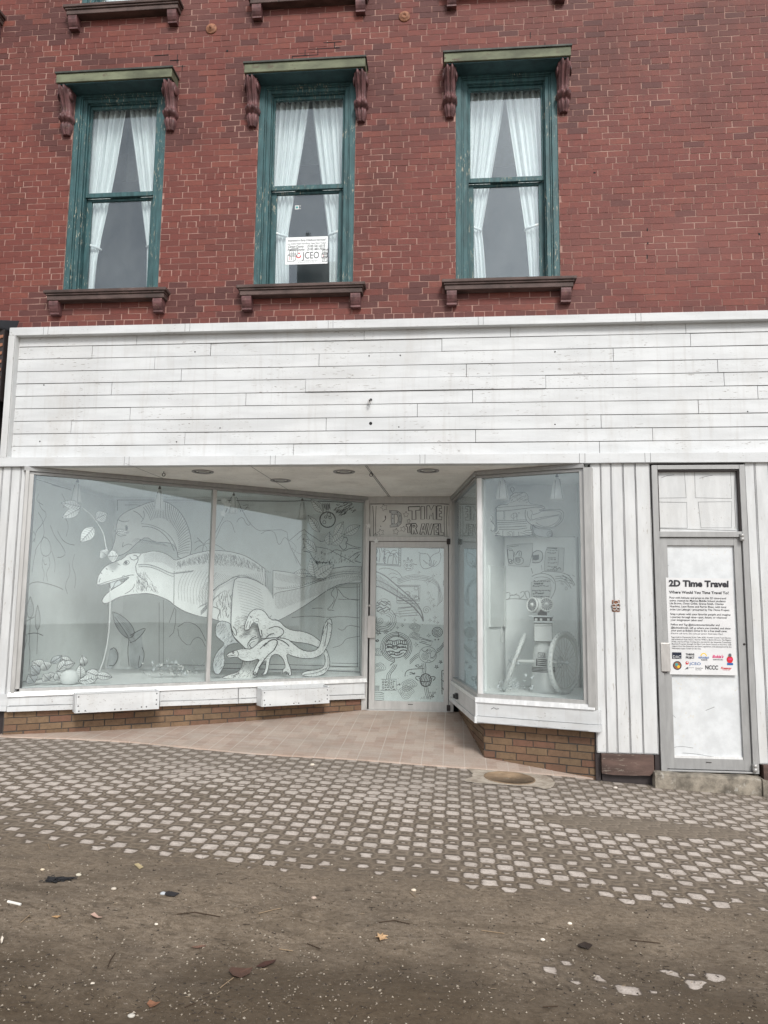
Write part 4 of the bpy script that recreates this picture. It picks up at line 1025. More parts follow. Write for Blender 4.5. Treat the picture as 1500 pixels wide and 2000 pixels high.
mb.add([pf.pt(*pxy(272 + (p[0] - x0) * k, 1482 - p[1] * 70), PZ + .0016) for p in vs_], f_, 0)
ptext('THRIVE', 485, 1432, 34, 142, 'txt', .03); ptext('PROJECT', 485, 1482, 34, 142, 'txt', .03)
pcirc(780, 1440, 52, 'yellow', .0006, None, 180, 361); pcirc(780, 1440, 36, None, .0009, None, 180, 361); ptext('Adirondack', 685, 1478, 34, 185, 'blue', .02, .3); ptext('KIDS', 740, 1512, 26, 100, 'grey', .02)
ptext("Bokie's", 922, 1465, 48, 185, 'pink', .03, .3); ptext('DRIVE-IN', 935, 1503, 18, 160, 'txt', .02)
pcirc(1210, 1490, 52, 'red', .0006, 60); pcirc(1210, 1420, 26, 'grey', .0008, 30); prect(1165, 1545, 1262, 1580, 'blue', .0009); prect(1185, 1470, 1240, 1495, 'pink', .001)
pcirc(342, 1600, 72, 'navy', .0006); pcirc(342, 1600, 60, 'brown', .0009); pcirc(330, 1585, 26, 'teal', .0012); pcirc(362, 1618, 22, 'yellow', .0013)
pcirc(505, 1555, 26, 'red', .0006); pcirc(508, 1548, 12, None, .001); ptext('JCEO', 540, 1585, 44, 190, 'blue')
ptext('NEW YORK STATE', 535, 1638, 12, 80, 'txt'); ptext('Council on', 640, 1645, 20, 125, 'txt', .01); ptext('the Arts', 640, 1672, 20, 100, 'txt', .01)
mb.add([pf.pt(*pxy(a, b), PZ + .0008) for a, b in ((465, 1665), (500, 1625), (525, 1622), (522, 1660), (500, 1655))[::-1]], [(0, 1, 2, 3, 4)], CI['grey'])
ptext('NCCC', 805, 1655, 68, 210, 'txt', .03); ptext('Freeway', 1060, 1645, 34, 180, 'red', .03, .3); ptext('SNOWMOBILE', 1090, 1665, 13, 120, 'red', .01)
po = mb.build('poster', [paint('white poster paper', (.66, .66, .66), .5, .03, 5, .05)] + [cm[k] for k in ck])
tag(po, 'white printed poster headed 2D Time Travel, taped to the narrow white side door', 'poster')

# notice in the middle upstairs window
f2 = F(WB - .125); mb = MB()
a0, a1, a2, a3 = f2.px(558, 464), f2.px(640, 464), f2.px(637.5, 516.5), f2.px(556, 517)
wd = a1[0] - a0[0]; hh = a0[1] - a3[1]; X, Zb = a3[0] + .005, a3[1]
mb.fbox(f2, X, X + wd, Zb, Zb + hh, -.003, 0, 0)
def ut(s_, y, h, x=.04, w_=.92, m='txt', b=0.0, sh=0): mb.text(s_, f2, X + wd * x, Zb + hh * (1 - y), h * 1.37, .001, CI[m], b, wd * w_, sh)
ut('Interested in Early Childhood Services?', .155, .022, .05, .9, 'grey', .02); ut('Join JCEO Head Start/Early Head Start Today!', .27, .018, .04, .92, 'grey', .01)
ut('Clinton County:', .385, .026, .06, .38, 'txt', .015, .2); ut('(518) 561-6310', .385, .026, .52, .42, 'txt', .015, .1); ut('Franklin County:', .50, .026, .05, .41, 'txt', .015, .2); ut('(518) 483-7022', .50, .026, .52, .42, 'txt', .015, .1)
ut('JCEO', .80, .075, .40, .40, 'txt', .0)
ut('Joint Council for Economic Opportunity', .89, .012, .27, .5, 'grey'); ut('of Clinton and Franklin Counties, Inc.', .945, .012, .3, .45, 'grey')
mb.ribbon([(X + wd * .315 + .020 * math.cos(a), Zb + hh * .30 + .018 * math.sin(a)) for a in [R(q_) for q_ in range(-200, 40, 20)]], .010, f2, .001, CI['red']); mb.lathe(f2.pt(X + wd * .325, Zb + hh * .40, 0), [(.008, .001), (0, .0015)], (0, -1, 0), 10, CI['red'])
for (bx, by, c_, g) in ((.10, .30, 'txt', .065), (.055, .11, 'red', .065), (.88, .33, 'txt', .045), (.86, .20, 'red', .045), (.88, .07, 'txt', .045)):
    x_, y_ = X + wd * bx, Zb + hh * by
    for pts in ([(0, 0), (g, 0), (g, g), (0, g), (0, 0)], [(0, g), (g * .3, g * 1.25), (g * 1.3, g * 1.25), (g, g)], [(g * 1.3, g * 1.25), (g * 1.3, g * .3), (g, 0)], [(g * .35, g * .2), (g * .35, g * .8)], [(g * .6, g * .2), (g * .6, g * .8)]):
        mb.ribbon([(x_ + a, y_ + b) for a, b in pts], .0045, f2, .001, CI['txt'] if pts[0] != (g * .35, g * .2) else CI[c_])
tag(mb.build('window_notice', [paint('white card', (.85, .88, .88), .5, .02)] + [cm[k] for k in ck]), 'white printed JCEO card behind the lower pane of the middle upstairs window', 'notice')
mb = MB(); a = f2.px(580, 405)
mb.fbox(f2, a[0] - .02, a[0] + .02, a[1] - .022, a[1] + .022, -.002, 0, 0); mb.fbox(f2, a[0] + .028, a[0] + .038, a[1] + .01, a[1] + .02, -.002, 0, 0); mb.fbox(f2, a[0] + .028, a[0] + .038, a[1] - .02, a[1] - .01, -.002, 0, 0)
mb.flat([(a[0] - .012, a[1] - .012), (a[0] + .012, a[1] - .012), (a[0] + .012, a[1] + .010), (a[0] - .012, a[1] + .010)], f2, .001, 1)
tag(mb.build('sticker', [M['paper'], cm['teal']]), 'small pale square sticker on the middle upstairs window above the notice', 'sticker')

# ================================================================== curtains
def curtain(c, side, ztop, ztie, zbot, xo, xi_top, tie_w, xi_bot, label, seed):
    rnd = random.Random(seed); mb = MB(); ns, nz = 72, 46; vs = []
    ph = [rnd.uniform(0, 6) for _ in range(4)]
    for j in range(nz + 1):
        z = ztop + (zbot - ztop) * j / nz
        if z > ztie:
            t = (ztop - z) / (ztop - ztie); inner = xi_top + (tie_w - xi_top) * (t ** 1.05); outer = xo + .03 * t
            amp = .020 * (1 - t) + .012
        else:
            t = (ztie - z) / (ztie - zbot); inner = tie_w + (xi_bot - tie_w) * t ** .7; outer = xo + .03 * (1 - t); amp = .012 + .008 * t
        if abs(z - ztie) < .05: amp *= .5
        for i in range(ns + 1):
            q_ = i / ns; x = outer + (inner - outer) * q_
            y = WB + .235 + amp * (math.sin(q_ * 44 + ph[0]) + .5 * math.sin(q_ * 19 + ph[1] + z) + .35 * math.sin(q_ * 75 + ph[2])) + .01 * math.sin(z * 4 + ph[3])
            vs.append((c + side * x, y, z))
    fs_ = [(j * (ns + 1) + i, (j + 1) * (ns + 1) + i, (j + 1) * (ns + 1) + i + 1, j * (ns + 1) + i + 1) for j in range(nz) for i in range(ns)]
    mb.add(vs, fs_, 0, 0, True)
    root = mb.build('curtain', [M['curtain']])
    m2 = MB()
    pts = [(c + side * (xo + .02), WB + .20, ztie + .05), (c + side * (xo + tie_w) / 2, WB + .175, ztie + .015), (c + side * (tie_w + .012), WB + .20, ztie - .01), (c + side * (tie_w + .005), WB + .26, ztie)]
    m2.tube(pts, .014, 0, 8); m2.build('tie_back', [M['curtain']], root)
    tag(root, label, 'curtain', 'sheer curtains in the upstairs windows')
names = ['left', 'middle', 'right']
spec = [((.02, .25, .30), (.0, .285, .30)), ((.02, .22, .19), (.0, .215, .235)), ((-.01, .25, .20), (.0, .20, .245))]
for i, c in enumerate(WC):
    for side, nm in ((-1, 'left'), (1, 'right')):
        sp = spec[i][0 if side < 0 else 1]
        curtain(c, side, 7.12, 5.56 if i else 5.50, 4.93, .44, sp[0] - .0, sp[1] + .0, sp[2], 'tied back sheer white curtain, %s half, in the %s upstairs window' % (nm, names[i]), i * 2 + (side > 0))
# pale blinds high in the rooms, seen between the curtains
for i, c in enumerate(WC):
    mb = MB(); mb.box(c - .5, c + .5, 1.4, 1.41, 7.05 if i == 1 else 6.93, 7.95, 0)
    tag(mb.build('roller_blind', [plain('pale blind', (.42, .45, .47), .8)]), 'pale blind half seen high behind the curtains of the %s upstairs window' % names[i], 'blind')

mb = MB(); mb.box(WC[0] - .39, WC[0] + .39, .33, .335, 8.15, 10.4, 0)
tag(mb.build('window_blind', [M['curtain']]), 'white blind in the top storey window at the upper left edge of the picture', 'blind')

# ================================================================== planter boxes
fP = fAB
def planter(x0, x1, yt, yb, label, closed):
    s0, _ = fP.px(x0, yt, .23); s1, _ = fP.px(x1, yt, .23)
    zt = fP.px((x0 + x1) / 2, yt, .23)[1]; zb = fP.px((x0 + x1) / 2, yb, .23)[1]
    p = fP.pt((s0 + s1) / 2, zb, .13); mb = MB(); root = empty('planter_box', p, label, 'planter', 'white planter boxes under the big display window')
    th = .018
    mb.fbox(fP, s0, s1, zb, zt, .23 - th, .23, 0)
    for (a, b) in ((s0 + .04, zb + .02), (s0 + .1, zb + .02), ((s0 + s1) / 2 - .03, zb + .02), ((s0 + s1) / 2 + .03, zb + .02), (s1 - .18, zb + .03), (s1 - .13, zb + .03), (s1 - .03, zt - .03), (s1 - .03, zb + .05), (s0 + .03, zt - .03), (s0 + .03, zb + .07), (s1 - .03, (zt + zb) / 2)):
        mb.lathe(fP.pt(a, b, .2295), [(.008, 0), (.008, .0025), (.003, .003), (0, .001)], tuple(fP.n) + (0,), 10, 1)
    mb.ribbon([(s0 + .008, zb), (s0 + .010, zt)], .0025, fP, .2312, 2); mb.ribbon([(s0, zt - .006), (s1, zt - .006)], .0025, fP, .2312, 2)
    mb.build('front_board', [M['white'], M['pencil'], M['pencil']], root, bevel=.002)
    mb = MB(); mb.fbox(fP, s0, s1, zb, zt + (.0 if closed else .03), .062, .062 + th, 0); mb.build('back_board', [M['white']], root, bevel=.002)
    for (a, b) in ((s0, s0 + th), (s1 - th, s1)):
        mb = MB(); mb.fbox(fP, a, b, zb, zt + (.0 if closed else .012), .062 + th, .23 - th, 0); mb.build('end_board', [M['white']], root, bevel=.002)
    mb = MB(); mb.fbox(fP, s0 + th, s1 - th, zb, zb + th, .062 + th, .23 - th, 0); mb.build('bottom_board', [M['white']], root)
    mb = MB(); mb.fbox(fP, s0 + th + .002, s1 - th - .002, zb + th, zt - .05, .064 + th, .228 - th, 0); mb.build('soil', [plain('dry soil', (.09, .07, .05), .95)], root)
planter(148, 312, 1352, 1389, 'white board planter box with screws, left one, under the dinosaur window', True)
planter(512, 644, 1345, 1377, 'white board planter box nearer the entrance door, open top showing its inside', False)

# ================================================================== cutouts in the left display
WH = lambda o: [o, M['ink'], M['pencil'], M['leafgrey']]
fB = Fr((-4.45, 2.585), (-1.16, 2.585))        # back wall mural
mb = MB()
BZ0, BZ1 = .80, 2.99
mb.fbox(fB, .05, fB.L - .03, BZ0, BZ1, .0, .006, 0)
d = .0075
def m2(s, w=.006, k=1, m=2): draw(mb, s, Z2, fB, d, w, m, k)
m2("165,480 215,380 250,310 290,230 300,195 330,200 345,250 380,320 430,410 500,470 560,462 720,458 730,540 760,620 830,740|165,530 190,470 215,410 250,385 290,400 310,470 318,480|330,400 345,370 380,360 400,410 430,430 435,400|520,490 560,465 620,470 640,520 650,570 670,575 690,530 710,515 735,548|740,545 850,450 880,480 940,520 1000,560 1040,510 1060,470|300,180 270,240 240,330|345,265 350,310 385,312 420,270|352,260 362,300 356,320|380,270 420,262|400,285 430,290", .006)
m2("740,545 770,560 800,600 770,650 790,690 800,720|800,540 860,480 900,540|850,560 860,600 840,620|760,600 800,640 850,650", .004)
m2("0,560 40,540 70,575 100,540 140,520|70,575 60,640|70,575 120,560 180,580 240,620|70,575 30,590 0,620|70,575 100,600 90,640|60,560 20,520", .006)
for r in (62, 58): mb.ribbon(conv(circ(1040, 380, r, r, 26, wob=.01), Z2, fB), .008, fB, d, 1)
for (x, y, r) in ((1050, 340, 14), (1015, 400, 12), (1060, 365, 10), (1025, 360, 9)): mb.ribbon(conv(circ(x, y, r, r, 12, wob=.1), Z2, fB), .008, fB, d, 2)
for i in range(60):
    a = random.uniform(-1.2, -.35); q1 = random.uniform(70, 170)
    x = 1040 + q1 * math.cos(a) * 1.3; y = 380 + q1 * math.sin(a); l = random.uniform(10, 40)
    if y > 245: m2(f"{x},{y} {x+l*.8},{y-l*.55}", .007, 0, 1 if i % 3 else 2)
for i in range(20): x = random.uniform(1000, 1060); m2(f"{x},{random.uniform(250,262)} {x+random.uniform(-4,4)},{random.uniform(285,315)}", .006, 0, 2)
# distant horned beast and hills
m2("850,600 870,590 900,610 905,640 880,630 850,625|900,610 940,590 1000,600 1050,610 1100,640 1180,680 1250,720|905,640 920,680 960,710 1020,715 1060,712|1120,540 1180,510 1200,540 1180,560 1190,600 1160,620 1130,580|1180,560 1240,590 1300,600|1060,640 1100,610 1160,630 1220,600 1290,610|1200,690 1260,640 1300,630|850,520 870,560 900,580 940,600|1290,650 1240,700 1300,715", .007, 1, 1)
for i in range(60):
    x = random.uniform(940, 1280); y = random.uniform(620, 720); m2(f"{x},{y} {x+random.uniform(-14,4)},{y+random.uniform(8,24)}", .005, 0)
for i in range(24): x = random.uniform(930, 1080); m2(f"{x},{708+random.uniform(-6,10)} {x+3},{722+random.uniform(-3,8)}", .010, 0, 1)
m2("1040,900 1080,920 1110,905 1180,910 1290,905|1090,920 1060,960 1100,1000 1060,1060 1030,1085 1090,1088|1110,910 1120,960 1100,1010 1075,1075|1120,920 1180,1000 1290,1005|920,1075 960,1070 1000,1072|1120,1000 1160,1005 1200,1000 1280,1012|760,1145 900,1130 1040,1145 1160,1135 1290,1148|1120,1230 1160,1250 1200,1200 1290,1220|1080,1380 1150,1360 1180,1310 1230,1300 1290,1290|1060,1530 1270,1530|1070,1500 1280,1505", .006, 1)
m2("180,228 380,232 700,236 860,232 1100,240 1230,250", .012, 0, 1)
m2("140,1505 300,1505 480,1508 700,1512 1280,1530|180,1540 900,1555 1290,1570|1270,880 1272,1530|1290,880 1290,1600", .008, 0, 2)
# the part left of the mullion: figure, ferns, banana leaves, hills
def m1(s, w=.007, k=1, m=2): draw(mb, s, Z1, fB, d, w, m, k)
m1("600,440 640,470 640,900|820,345 1480,345|820,345 820,420|870,380 980,378 1000,400|1110,1060 1110,1480|1140,1040 1140,1480|1100,1490 1440,1500|1240,1230 1300,1190 1380,1220 1420,1290 1440,1340|1240,1240 1250,1310 1320,1370 1350,1310 1400,1300 1440,1380|1180,1200 1230,1060 1220,1260 1180,1300|430,900 470,1000 520,1050|450,930 560,960|380,1230 430,1050", .006)
fern = "785,1125 830,1140 880,1175 925,1225 942,1280 905,1314 860,1292 820,1245 795,1190 785,1125|900,1310 890,1400 900,1500|905,1290 960,1260 1000,1240 1018,1242 985,1290 940,1330 905,1340|770,1390 800,1370 830,1430 800,1500 760,1500|990,1370 1010,1420 990,1500 960,1520 975,1430|800,1160 850,1230 895,1300"
p = smooth(conv(parse("785,1125 830,1140 880,1175 925,1225 942,1280 905,1314 860,1292 820,1245 795,1190")[0], Z1, fB), 1, True); mb.flat(p, fB, .0068, 3)
p = smooth(conv(parse("770,1370 800,1390 835,1440 790,1520 740,1520 760,1430")[0], Z1, fB), 1, True); mb.flat(p, fB, .0068, 3)
p = smooth(conv(parse("905,1290 960,1255 1018,1242 985,1300 1010,1400 1000,1500 960,1530 900,1500")[0], Z1, fB), 1, True); mb.flat(p, fB, .0068, 3)
m1(fern, .008, 1, 1)
for i in range(22): x = 800 + i * 6; y = 1170 + i * 8; m1(f"{x+14},{y-8} {x+44-i},{y-34+i}|{x-2},{y+4} {x-20+i*.6},{y+18}", .004, 0, 2)
# forest and marsh on the side wall (drawn with the mural, facing the room)
m1("450,1430 440,1300 480,1200 540,1150 575,1145 570,1200 520,1290 470,1400|450,1430 420,1350 370,1290 320,1300 316,1270 380,1258 430,1300|460,1420 520,1350 590,1340 640,1400 560,1410 490,1425|470,1400 540,1180|450,1430 380,1330 330,1280|470,1420 560,1370 640,1400", .006, 1, 2)
for i in range(30):
    t = i / 30; x = 470 + 90 * t; y = 1400 - 240 * t; m1(f"{x},{y} {x-22},{y-26}|{x},{y} {x+14},{y-6}", .003, 0)
mural = mb.build('mural_board', [M['mural'], M['ink'], M['pencil'], M['leafgrey']])
tag(mural, 'hand drawn mural board with volcano, comet and ferns, at the back of the dinosaur window', 'mural')
# side wall drawing
fS = Fr((-4.60, .20), (-4.60, 2.56)); fS.n = -fS.n if fS.n.x < 0 else fS.n
mb = MB()
class FS:
    n = Vector((1, 0))
    def pt(self, s, z, d=0): return (-4.60 + d, .15 + s, z)
    def px(self, x, y, d=0):
        r = ray(x, y); t = (-4.60 + d) / r[0]; return (CAM[1] + t * r[1] - .15, 1.6 + t * r[2])
fsd = FS()
mb.add([fsd.pt(0, .78), fsd.pt(2.42, .78), fsd.pt(2.42, 3.0), fsd.pt(0, 3.0)], [(0, 1, 2, 3)], 0)
mb.add([fsd.pt(0, .78, -.006), fsd.pt(2.42, .78, -.006), fsd.pt(2.42, 3.0, -.006), fsd.pt(0, 3.0, -.006)], [(3, 2, 1, 0)], 0)
def cl(s, w=.007, m=1, k=1):
    for ln in parse(s):
        p = [fsd.px(*Z1(*q_)) for q_ in ln]; p = [(max(.03, min(2.38, a)), max(.82, min(2.97, b))) for a, b in p]
        mb.ribbon(smooth(p, k), w, fsd, .0015, m)
cl("270,340 280,400 330,440 290,520 250,560 240,640|265,430 300,490 310,600 270,650 245,700|360,240 440,240 500,230|350,520 380,600 430,660 460,720 430,745 400,745|400,560 430,620 470,650 520,660|440,440 480,520 460,600|300,600 340,620 360,700 330,740 290,730 280,660 300,600|300,740 290,800 310,860 300,910|340,740 350,800 320,850 330,910|250,700 235,760 222,850|360,700 385,780 380,850|180,950 240,912 320,925 400,950 440,970|170,1200 200,1180 240,1160|190,1280 250,1270 300,1290|160,1480 170,1380 190,1300 180,1280|200,1340 210,1420 200,1540|230,560 250,600 225,640|300,760 310,800 325,790|200,180 250,200 340,190 420,210|270,300 250,350 300,380|430,300 460,360 440,400|480,780 490,860 450,940 470,1000|520,720 500,800 530,880 520,960", .008, 2)
for (x0, y0, y1, wdt) in ((210, 1020, 1170, 26), (262, 1080, 1250, 20)):
    cl(f"{x0},{y0} {x0-wdt},{(y0+y1)/2} {x0-wdt*.6},{y1} {x0+wdt*.6},{y1-10} {x0+wdt},{(y0+y1)/2} {x0},{y0}|{x0},{y1} {x0-6},{y1+170}", .007, 1)
    for i in range(13):
        y = y0 + (y1 - y0) * i / 13; h_ = wdt * math.sin(math.pi * (.1 + .8 * i / 13)); cl(f"{x0-h_},{y+8} {x0},{y-4} {x0+h_},{y+8}", .003, 2, 0)
tag(mb.build('mural_board', [M['mural'], M['ink'], M['pencil']]), 'mural of trees and cattails on the far left wall of the dinosaur window', 'mural')

# --- long necked dinosaur, farthest back
uAB = fAB.u
def planeoff(d0, d1): return Fr(fAB.a - fAB.n * d0, fAB.b - fAB.n * d1)
fN = planeoff(1.05, .75)
mb = MB()
neck = cutout(mb, "775,700 790,660 802,620 808,570 815,500 835,460 880,425 960,392 1040,360 1120,345 1190,370 1260,430 1310,520 1335,620 1335,720 1290,752 1240,750 1238,700 1205,650 1150,640 1080,640 1020,600 960,640 930,670 900,700 860,725 820,735 790,725", Z1, fN, 0, .012, 0, .009, 1, 1)
cut_a = cut_ = neck
draw(mb, "985,510 1040,515 1100,535 1160,570 1205,620 1235,690 1240,748|990,530 1040,530 1100,550 1150,590 1190,640 1215,700|870,530 885,520 892,545 880,556|860,640 850,680 870,660 900,650 920,660|800,560 830,600 880,590|820,480 860,500 900,490|1000,420 1010,460 985,500|930,420 970,440 1000,480", Z1, fN, .0016, .007, 1)
mb.flat(conv(circ(883, 540, 9, 18, 12), Z1, fN), fN, .002, 1)
for i in range(34):
    t = i / 33; a = R(-125 + 140 * t)
    x = 1110 + 215 * math.cos(a); y = 640 + 285 * math.sin(a); x2 = 1110 + 135 * math.cos(a + .1); y2 = 660 + 190 * math.sin(a + .1)
    if x > 1000: draw(mb, f"{x},{y} {(x+x2)/2+4},{(y+y2)/2-8} {x2},{y2}", Z1, fN, .0016, .005, 1)
for i in range(16): x = 920 + i * 12; draw(mb, f"{x},{640+i} {x+30},{610+i*2} {x+70},{625+i*3}", Z1, fN, .0016, .004, 2)
tag(mb.build('long_necked_dinosaur_cutout', WH(M['foam'])), 'grey flat cutout of a long necked dinosaur curving its neck behind the big dinosaur', 'cutout')

# --- the big dinosaur: body, jaw, arm, leg, tail board
fBg = planeoff(.42, .16)
root = empty('dinosaur_cutout', fBg.pt(2.2, .79), 'huge white flat cutout of an open mouthed dinosaur filling the left display window', 'cutout')
mb = MB()
bs = "675,940 678,900 690,865 720,820 760,790 820,768 862,752 890,722 940,712 992,718 1060,699 1120,705 1180,730 1220,768 1270,752 1330,725 1400,708 1464,697 1520,696 1590,702 1670,720 1720,738 1790,782 1838,818 1850,824 1852,990 1860,1100 1800,1190 1680,1230 1560,1200 1464,1168 1380,1155 1280,1120 1210,1076 1180,1046 1120,1020 1040,995 960,1000 880,1010 820,1025 760,1062 722,1068 708,1045 740,1000 790,962 840,935 878,905 905,880 870,890 820,905 760,925 700,940"
body_ = cutout(mb, bs, Z1, fBg, 0, .014, 0, .008, 1, 1)
B1 = lambda s, w=.006, m=1, k=1: draw(mb, s, Z1, fBg, .0016, w if w > .0055 else w * .62, m if w > .0055 else 2, k)
B1("680,938 760,910 840,890 905,868 935,868|760,930 770,970 790,955 800,925 830,900 850,918 880,900|850,885 860,870 880,880 905,868|860,795 870,770 895,765 905,785 880,800 862,795|905,740 915,760 940,765 960,750 985,720|930,730 960,735 965,770 945,800 950,840|940,930 930,960 900,985 870,1000|700,890 690,920|820,790 840,800|700,850 712,858|740,820 748,830|780,840 790,846", .007)
mb.flat(conv(circ(878, 782, 12, 12, 12), Z1, fBg), fBg, .002, 1)
mb.flat(conv(parse("770,925 830,900 850,915 835,935 790,955 775,975")[0], Z1, fBg), fBg, .0012, 3)
for s in ("960,798 1010,792 1060,800 1120,822 1180,852 1215,858 1300,850 1350,838", "965,812 1010,808 1060,816 1115,838 1170,865 1210,880", "1215,840 1215,885 1212,1070", "950,840 960,870 1000,900"): B1(s, .006)
for i in range(30): x = 968 + i * 8.3; y = 800 + max(0, i - 10) * 3; B1(f"{x},{y} {x+3},{y+14}", .004)
for i in range(18): x = 1225 + i * 7; B1(f"{x},{860-i*.8} {x+4},{848-i*.8}", .006)
for i in range(34):
    x = 1000 + i * 6.6; yt = 722 - 14 * math.sin(i / 34 * 3.1) + max(0, i - 20) * 2.6; B1(f"{x},{yt} {x+8},{yt+25} {x+2},{yt+62+i*.6}", .004)
hatch(mb, conv(parse("955,850 1010,840 1090,950 1120,1010 1060,985 940,995 900,990 950,940")[0], Z1, fBg), 130, -75, .05, fBg, .0016, .0030, m=2)
hatch(mb, conv(parse("1230,770 1464,705 1464,790 1350,800 1230,835")[0], Z1, fBg), 190, -80, .04, fBg, .0016, .0030, m=2)
# flank: long sweeping strokes
for i in range(11): x = 1240 + i * 21; B1(f"{x+60},{830+i*2} {x+20},{890+i*3} {x},{960+i*5} {x+8},{1040+i*6}", .005)
for i in range(9): B1(f"{1400},{1150-i*4} {1440+i*5},{1110-i*9} {1464+i*12},{1060-i*10}|{1380+i*8},{1100-i*4} {1400+i*8},{1080-i*4}", .005)
b2 = lambda s, w=.006, m=1, k=1: draw(mb, s, Z2, fBg, .0016, w if w > .0055 else w * .62, m if w > .0055 else 2, k)
hatch(mb, conv(parse("130,640 220,640 320,650 420,690 520,740 600,785 600,800 500,790 400,760 280,745 150,745")[0], Z2, fBg), 360, -80, .035, fBg, .0016, .0030, m=2)
for i in range(12): b2(f"{150+i*14},{790+i*3} {130+i*4},{850+i*6} {60+i*8},{900+i*10} {20+i*10},{1010+i*8}", .005)
for i in range(14): b2(f"{330+i*18},{812-i*1.5} {420+i*12},{822+i*9} {520+i*6},{870+i*16}", .005)
b2("310,860 340,830 400,835 470,870 540,930 590,990|145,940 180,900 240,870 300,830 350,820|150,930 170,915|320,870 300,940 290,1040 285,1140 290,1190|612,790 612,900 610,960|145,1060 190,1075 200,1100 180,1140 185,1165", .009)
for i in range(20): b2(f"{160+i*8},{925-i*4.6} {165+i*8},{938-i*4.6}", .004)
hatch(mb, conv(parse("330,880 560,960 620,1100 560,1170 420,1130 300,1100")[0], Z2, fBg), 90, -12, .09, fBg, .0016, .0030, m=2, curve=.3)
hatch(mb, conv(parse("150,960 300,900 290,1150 200,1160")[0], Z2, fBg), 60, -85, .06, fBg, .0016, .0038)
mb.build('body', WH(M['paper']), root)
mb = MB()   # tail board
tl = cutout(mb, "612,776 700,786 780,800 860,822 930,822 1000,790 1080,760 1180,746 1303,748 1303,872 1200,876 1120,890 1040,930 960,985 880,1040 800,1090 720,1135 655,1168 612,1150", Z2, fBg, .012, .012, 0, .008, 0, 1)
t2 = lambda s, w=.005, k=1: draw(mb, s, Z2, fBg, .0136, w * .75, 1 if w > .0055 else 2, k)
t2("618,905 700,918 780,912 860,890 940,860 1000,832 1080,800 1180,782 1300,790|620,970 640,950 760,930 860,905 940,875 1010,845 1090,815 1180,798 1300,806", .006)
for i in range(64):
    x = 628 + i * 10.5; ytop = 784 + 40 * math.sin(min(1, i / 40) * 2.6) - max(0, i - 30) * 1.9; ytop = min(ytop, 830)
    t2(f"{x},{ytop+8} {x+7},{ytop+34} {x-3},{ytop+62}", .004)
    yb = 1120 - max(0, i - 6) * 4.6; yb = max(yb, 868); ys = 950 - i * 2.2
    if i % 1 == 0: t2(f"{x},{ys} {x+10},{ys*.6+yb*.4} {x-6},{ys*.25+yb*.75}", .004)
for i in range(40): x = 640 + i * 16.5; y = 930 - (i * 3.3 if i < 30 else 99) ; t2(f"{x},{y-14} {x+5},{y+2}", .005, 0)
mb.build('tail', WH(M['paper']), root)
mb = MB()
lg = cutout(mb, "372,1372 400,1385 440,1395 490,1400 500,1450 498,1520 490,1580 484,1616 360,1622 200,1620 260,1592 340,1574 372,1520 380,1450 372,1410", Z2, fBg, -.004, .012, 0, .006, 1, 1)
hatch(mb, lg, 120, 60, .03, fBg, -.0024, .003, m=2); 
draw(mb, "215,1612 240,1600|300,1612 320,1600|350,1580 300,1600", Z2, fBg, -.0024, .008, 1)
mb.build('foot', WH(M['foam']), root)
mb = MB()
th_ = cutout(mb, "312,850 345,828 400,830 470,850 560,900 620,1000 640,1100 610,1200 540,1280 490,1330 470,1400 400,1390 350,1340 300,1290 284,1220 286,1120 292,1000 302,900", Z2, fBg, .026, .012, 0, .0, 1, 1)
for s in ("312,850 302,900 292,1000 286,1120 284,1220 300,1290 350,1340 400,1390", "312,850 345,828 400,830 470,850 540,890", "284,1220 310,1280 330,1285 325,1240 300,1215", "470,1400 440,1380 420,1350 440,1310 480,1290"): draw(mb, s, Z2, fBg, .0276, .009, 1)
for i in range(13): draw(mb, f"{330+i*3},{860+i*22} {420+i*8},{880+i*24} {520+i*4},{930+i*22}", Z2, fBg, .0276, .0028, 2)
hatch(mb, conv(parse("300,1120 600,1120 560,1240 460,1300 380,1330 300,1270")[0], Z2, fBg), 150, 12, .04, fBg, .0276, .0028, m=2)
mb.build('thigh', WH(M['paper']), root)
mb = MB()
am = cutout(mb, "165,1200 200,1168 260,1180 284,1200 290,1260 320,1320 350,1345 300,1345 250,1370 225,1410 240,1500 205,1570 190,1590 150,1580 140,1490 175,1410 240,1350 200,1320 160,1280", Z2, fBg, .012, .012, 3, .008, 1, 1)
hatch(mb, am, 80, 60, .045, fBg, .0136, .003, m=2)
mb.build('arm', WH(M['paper']), root)

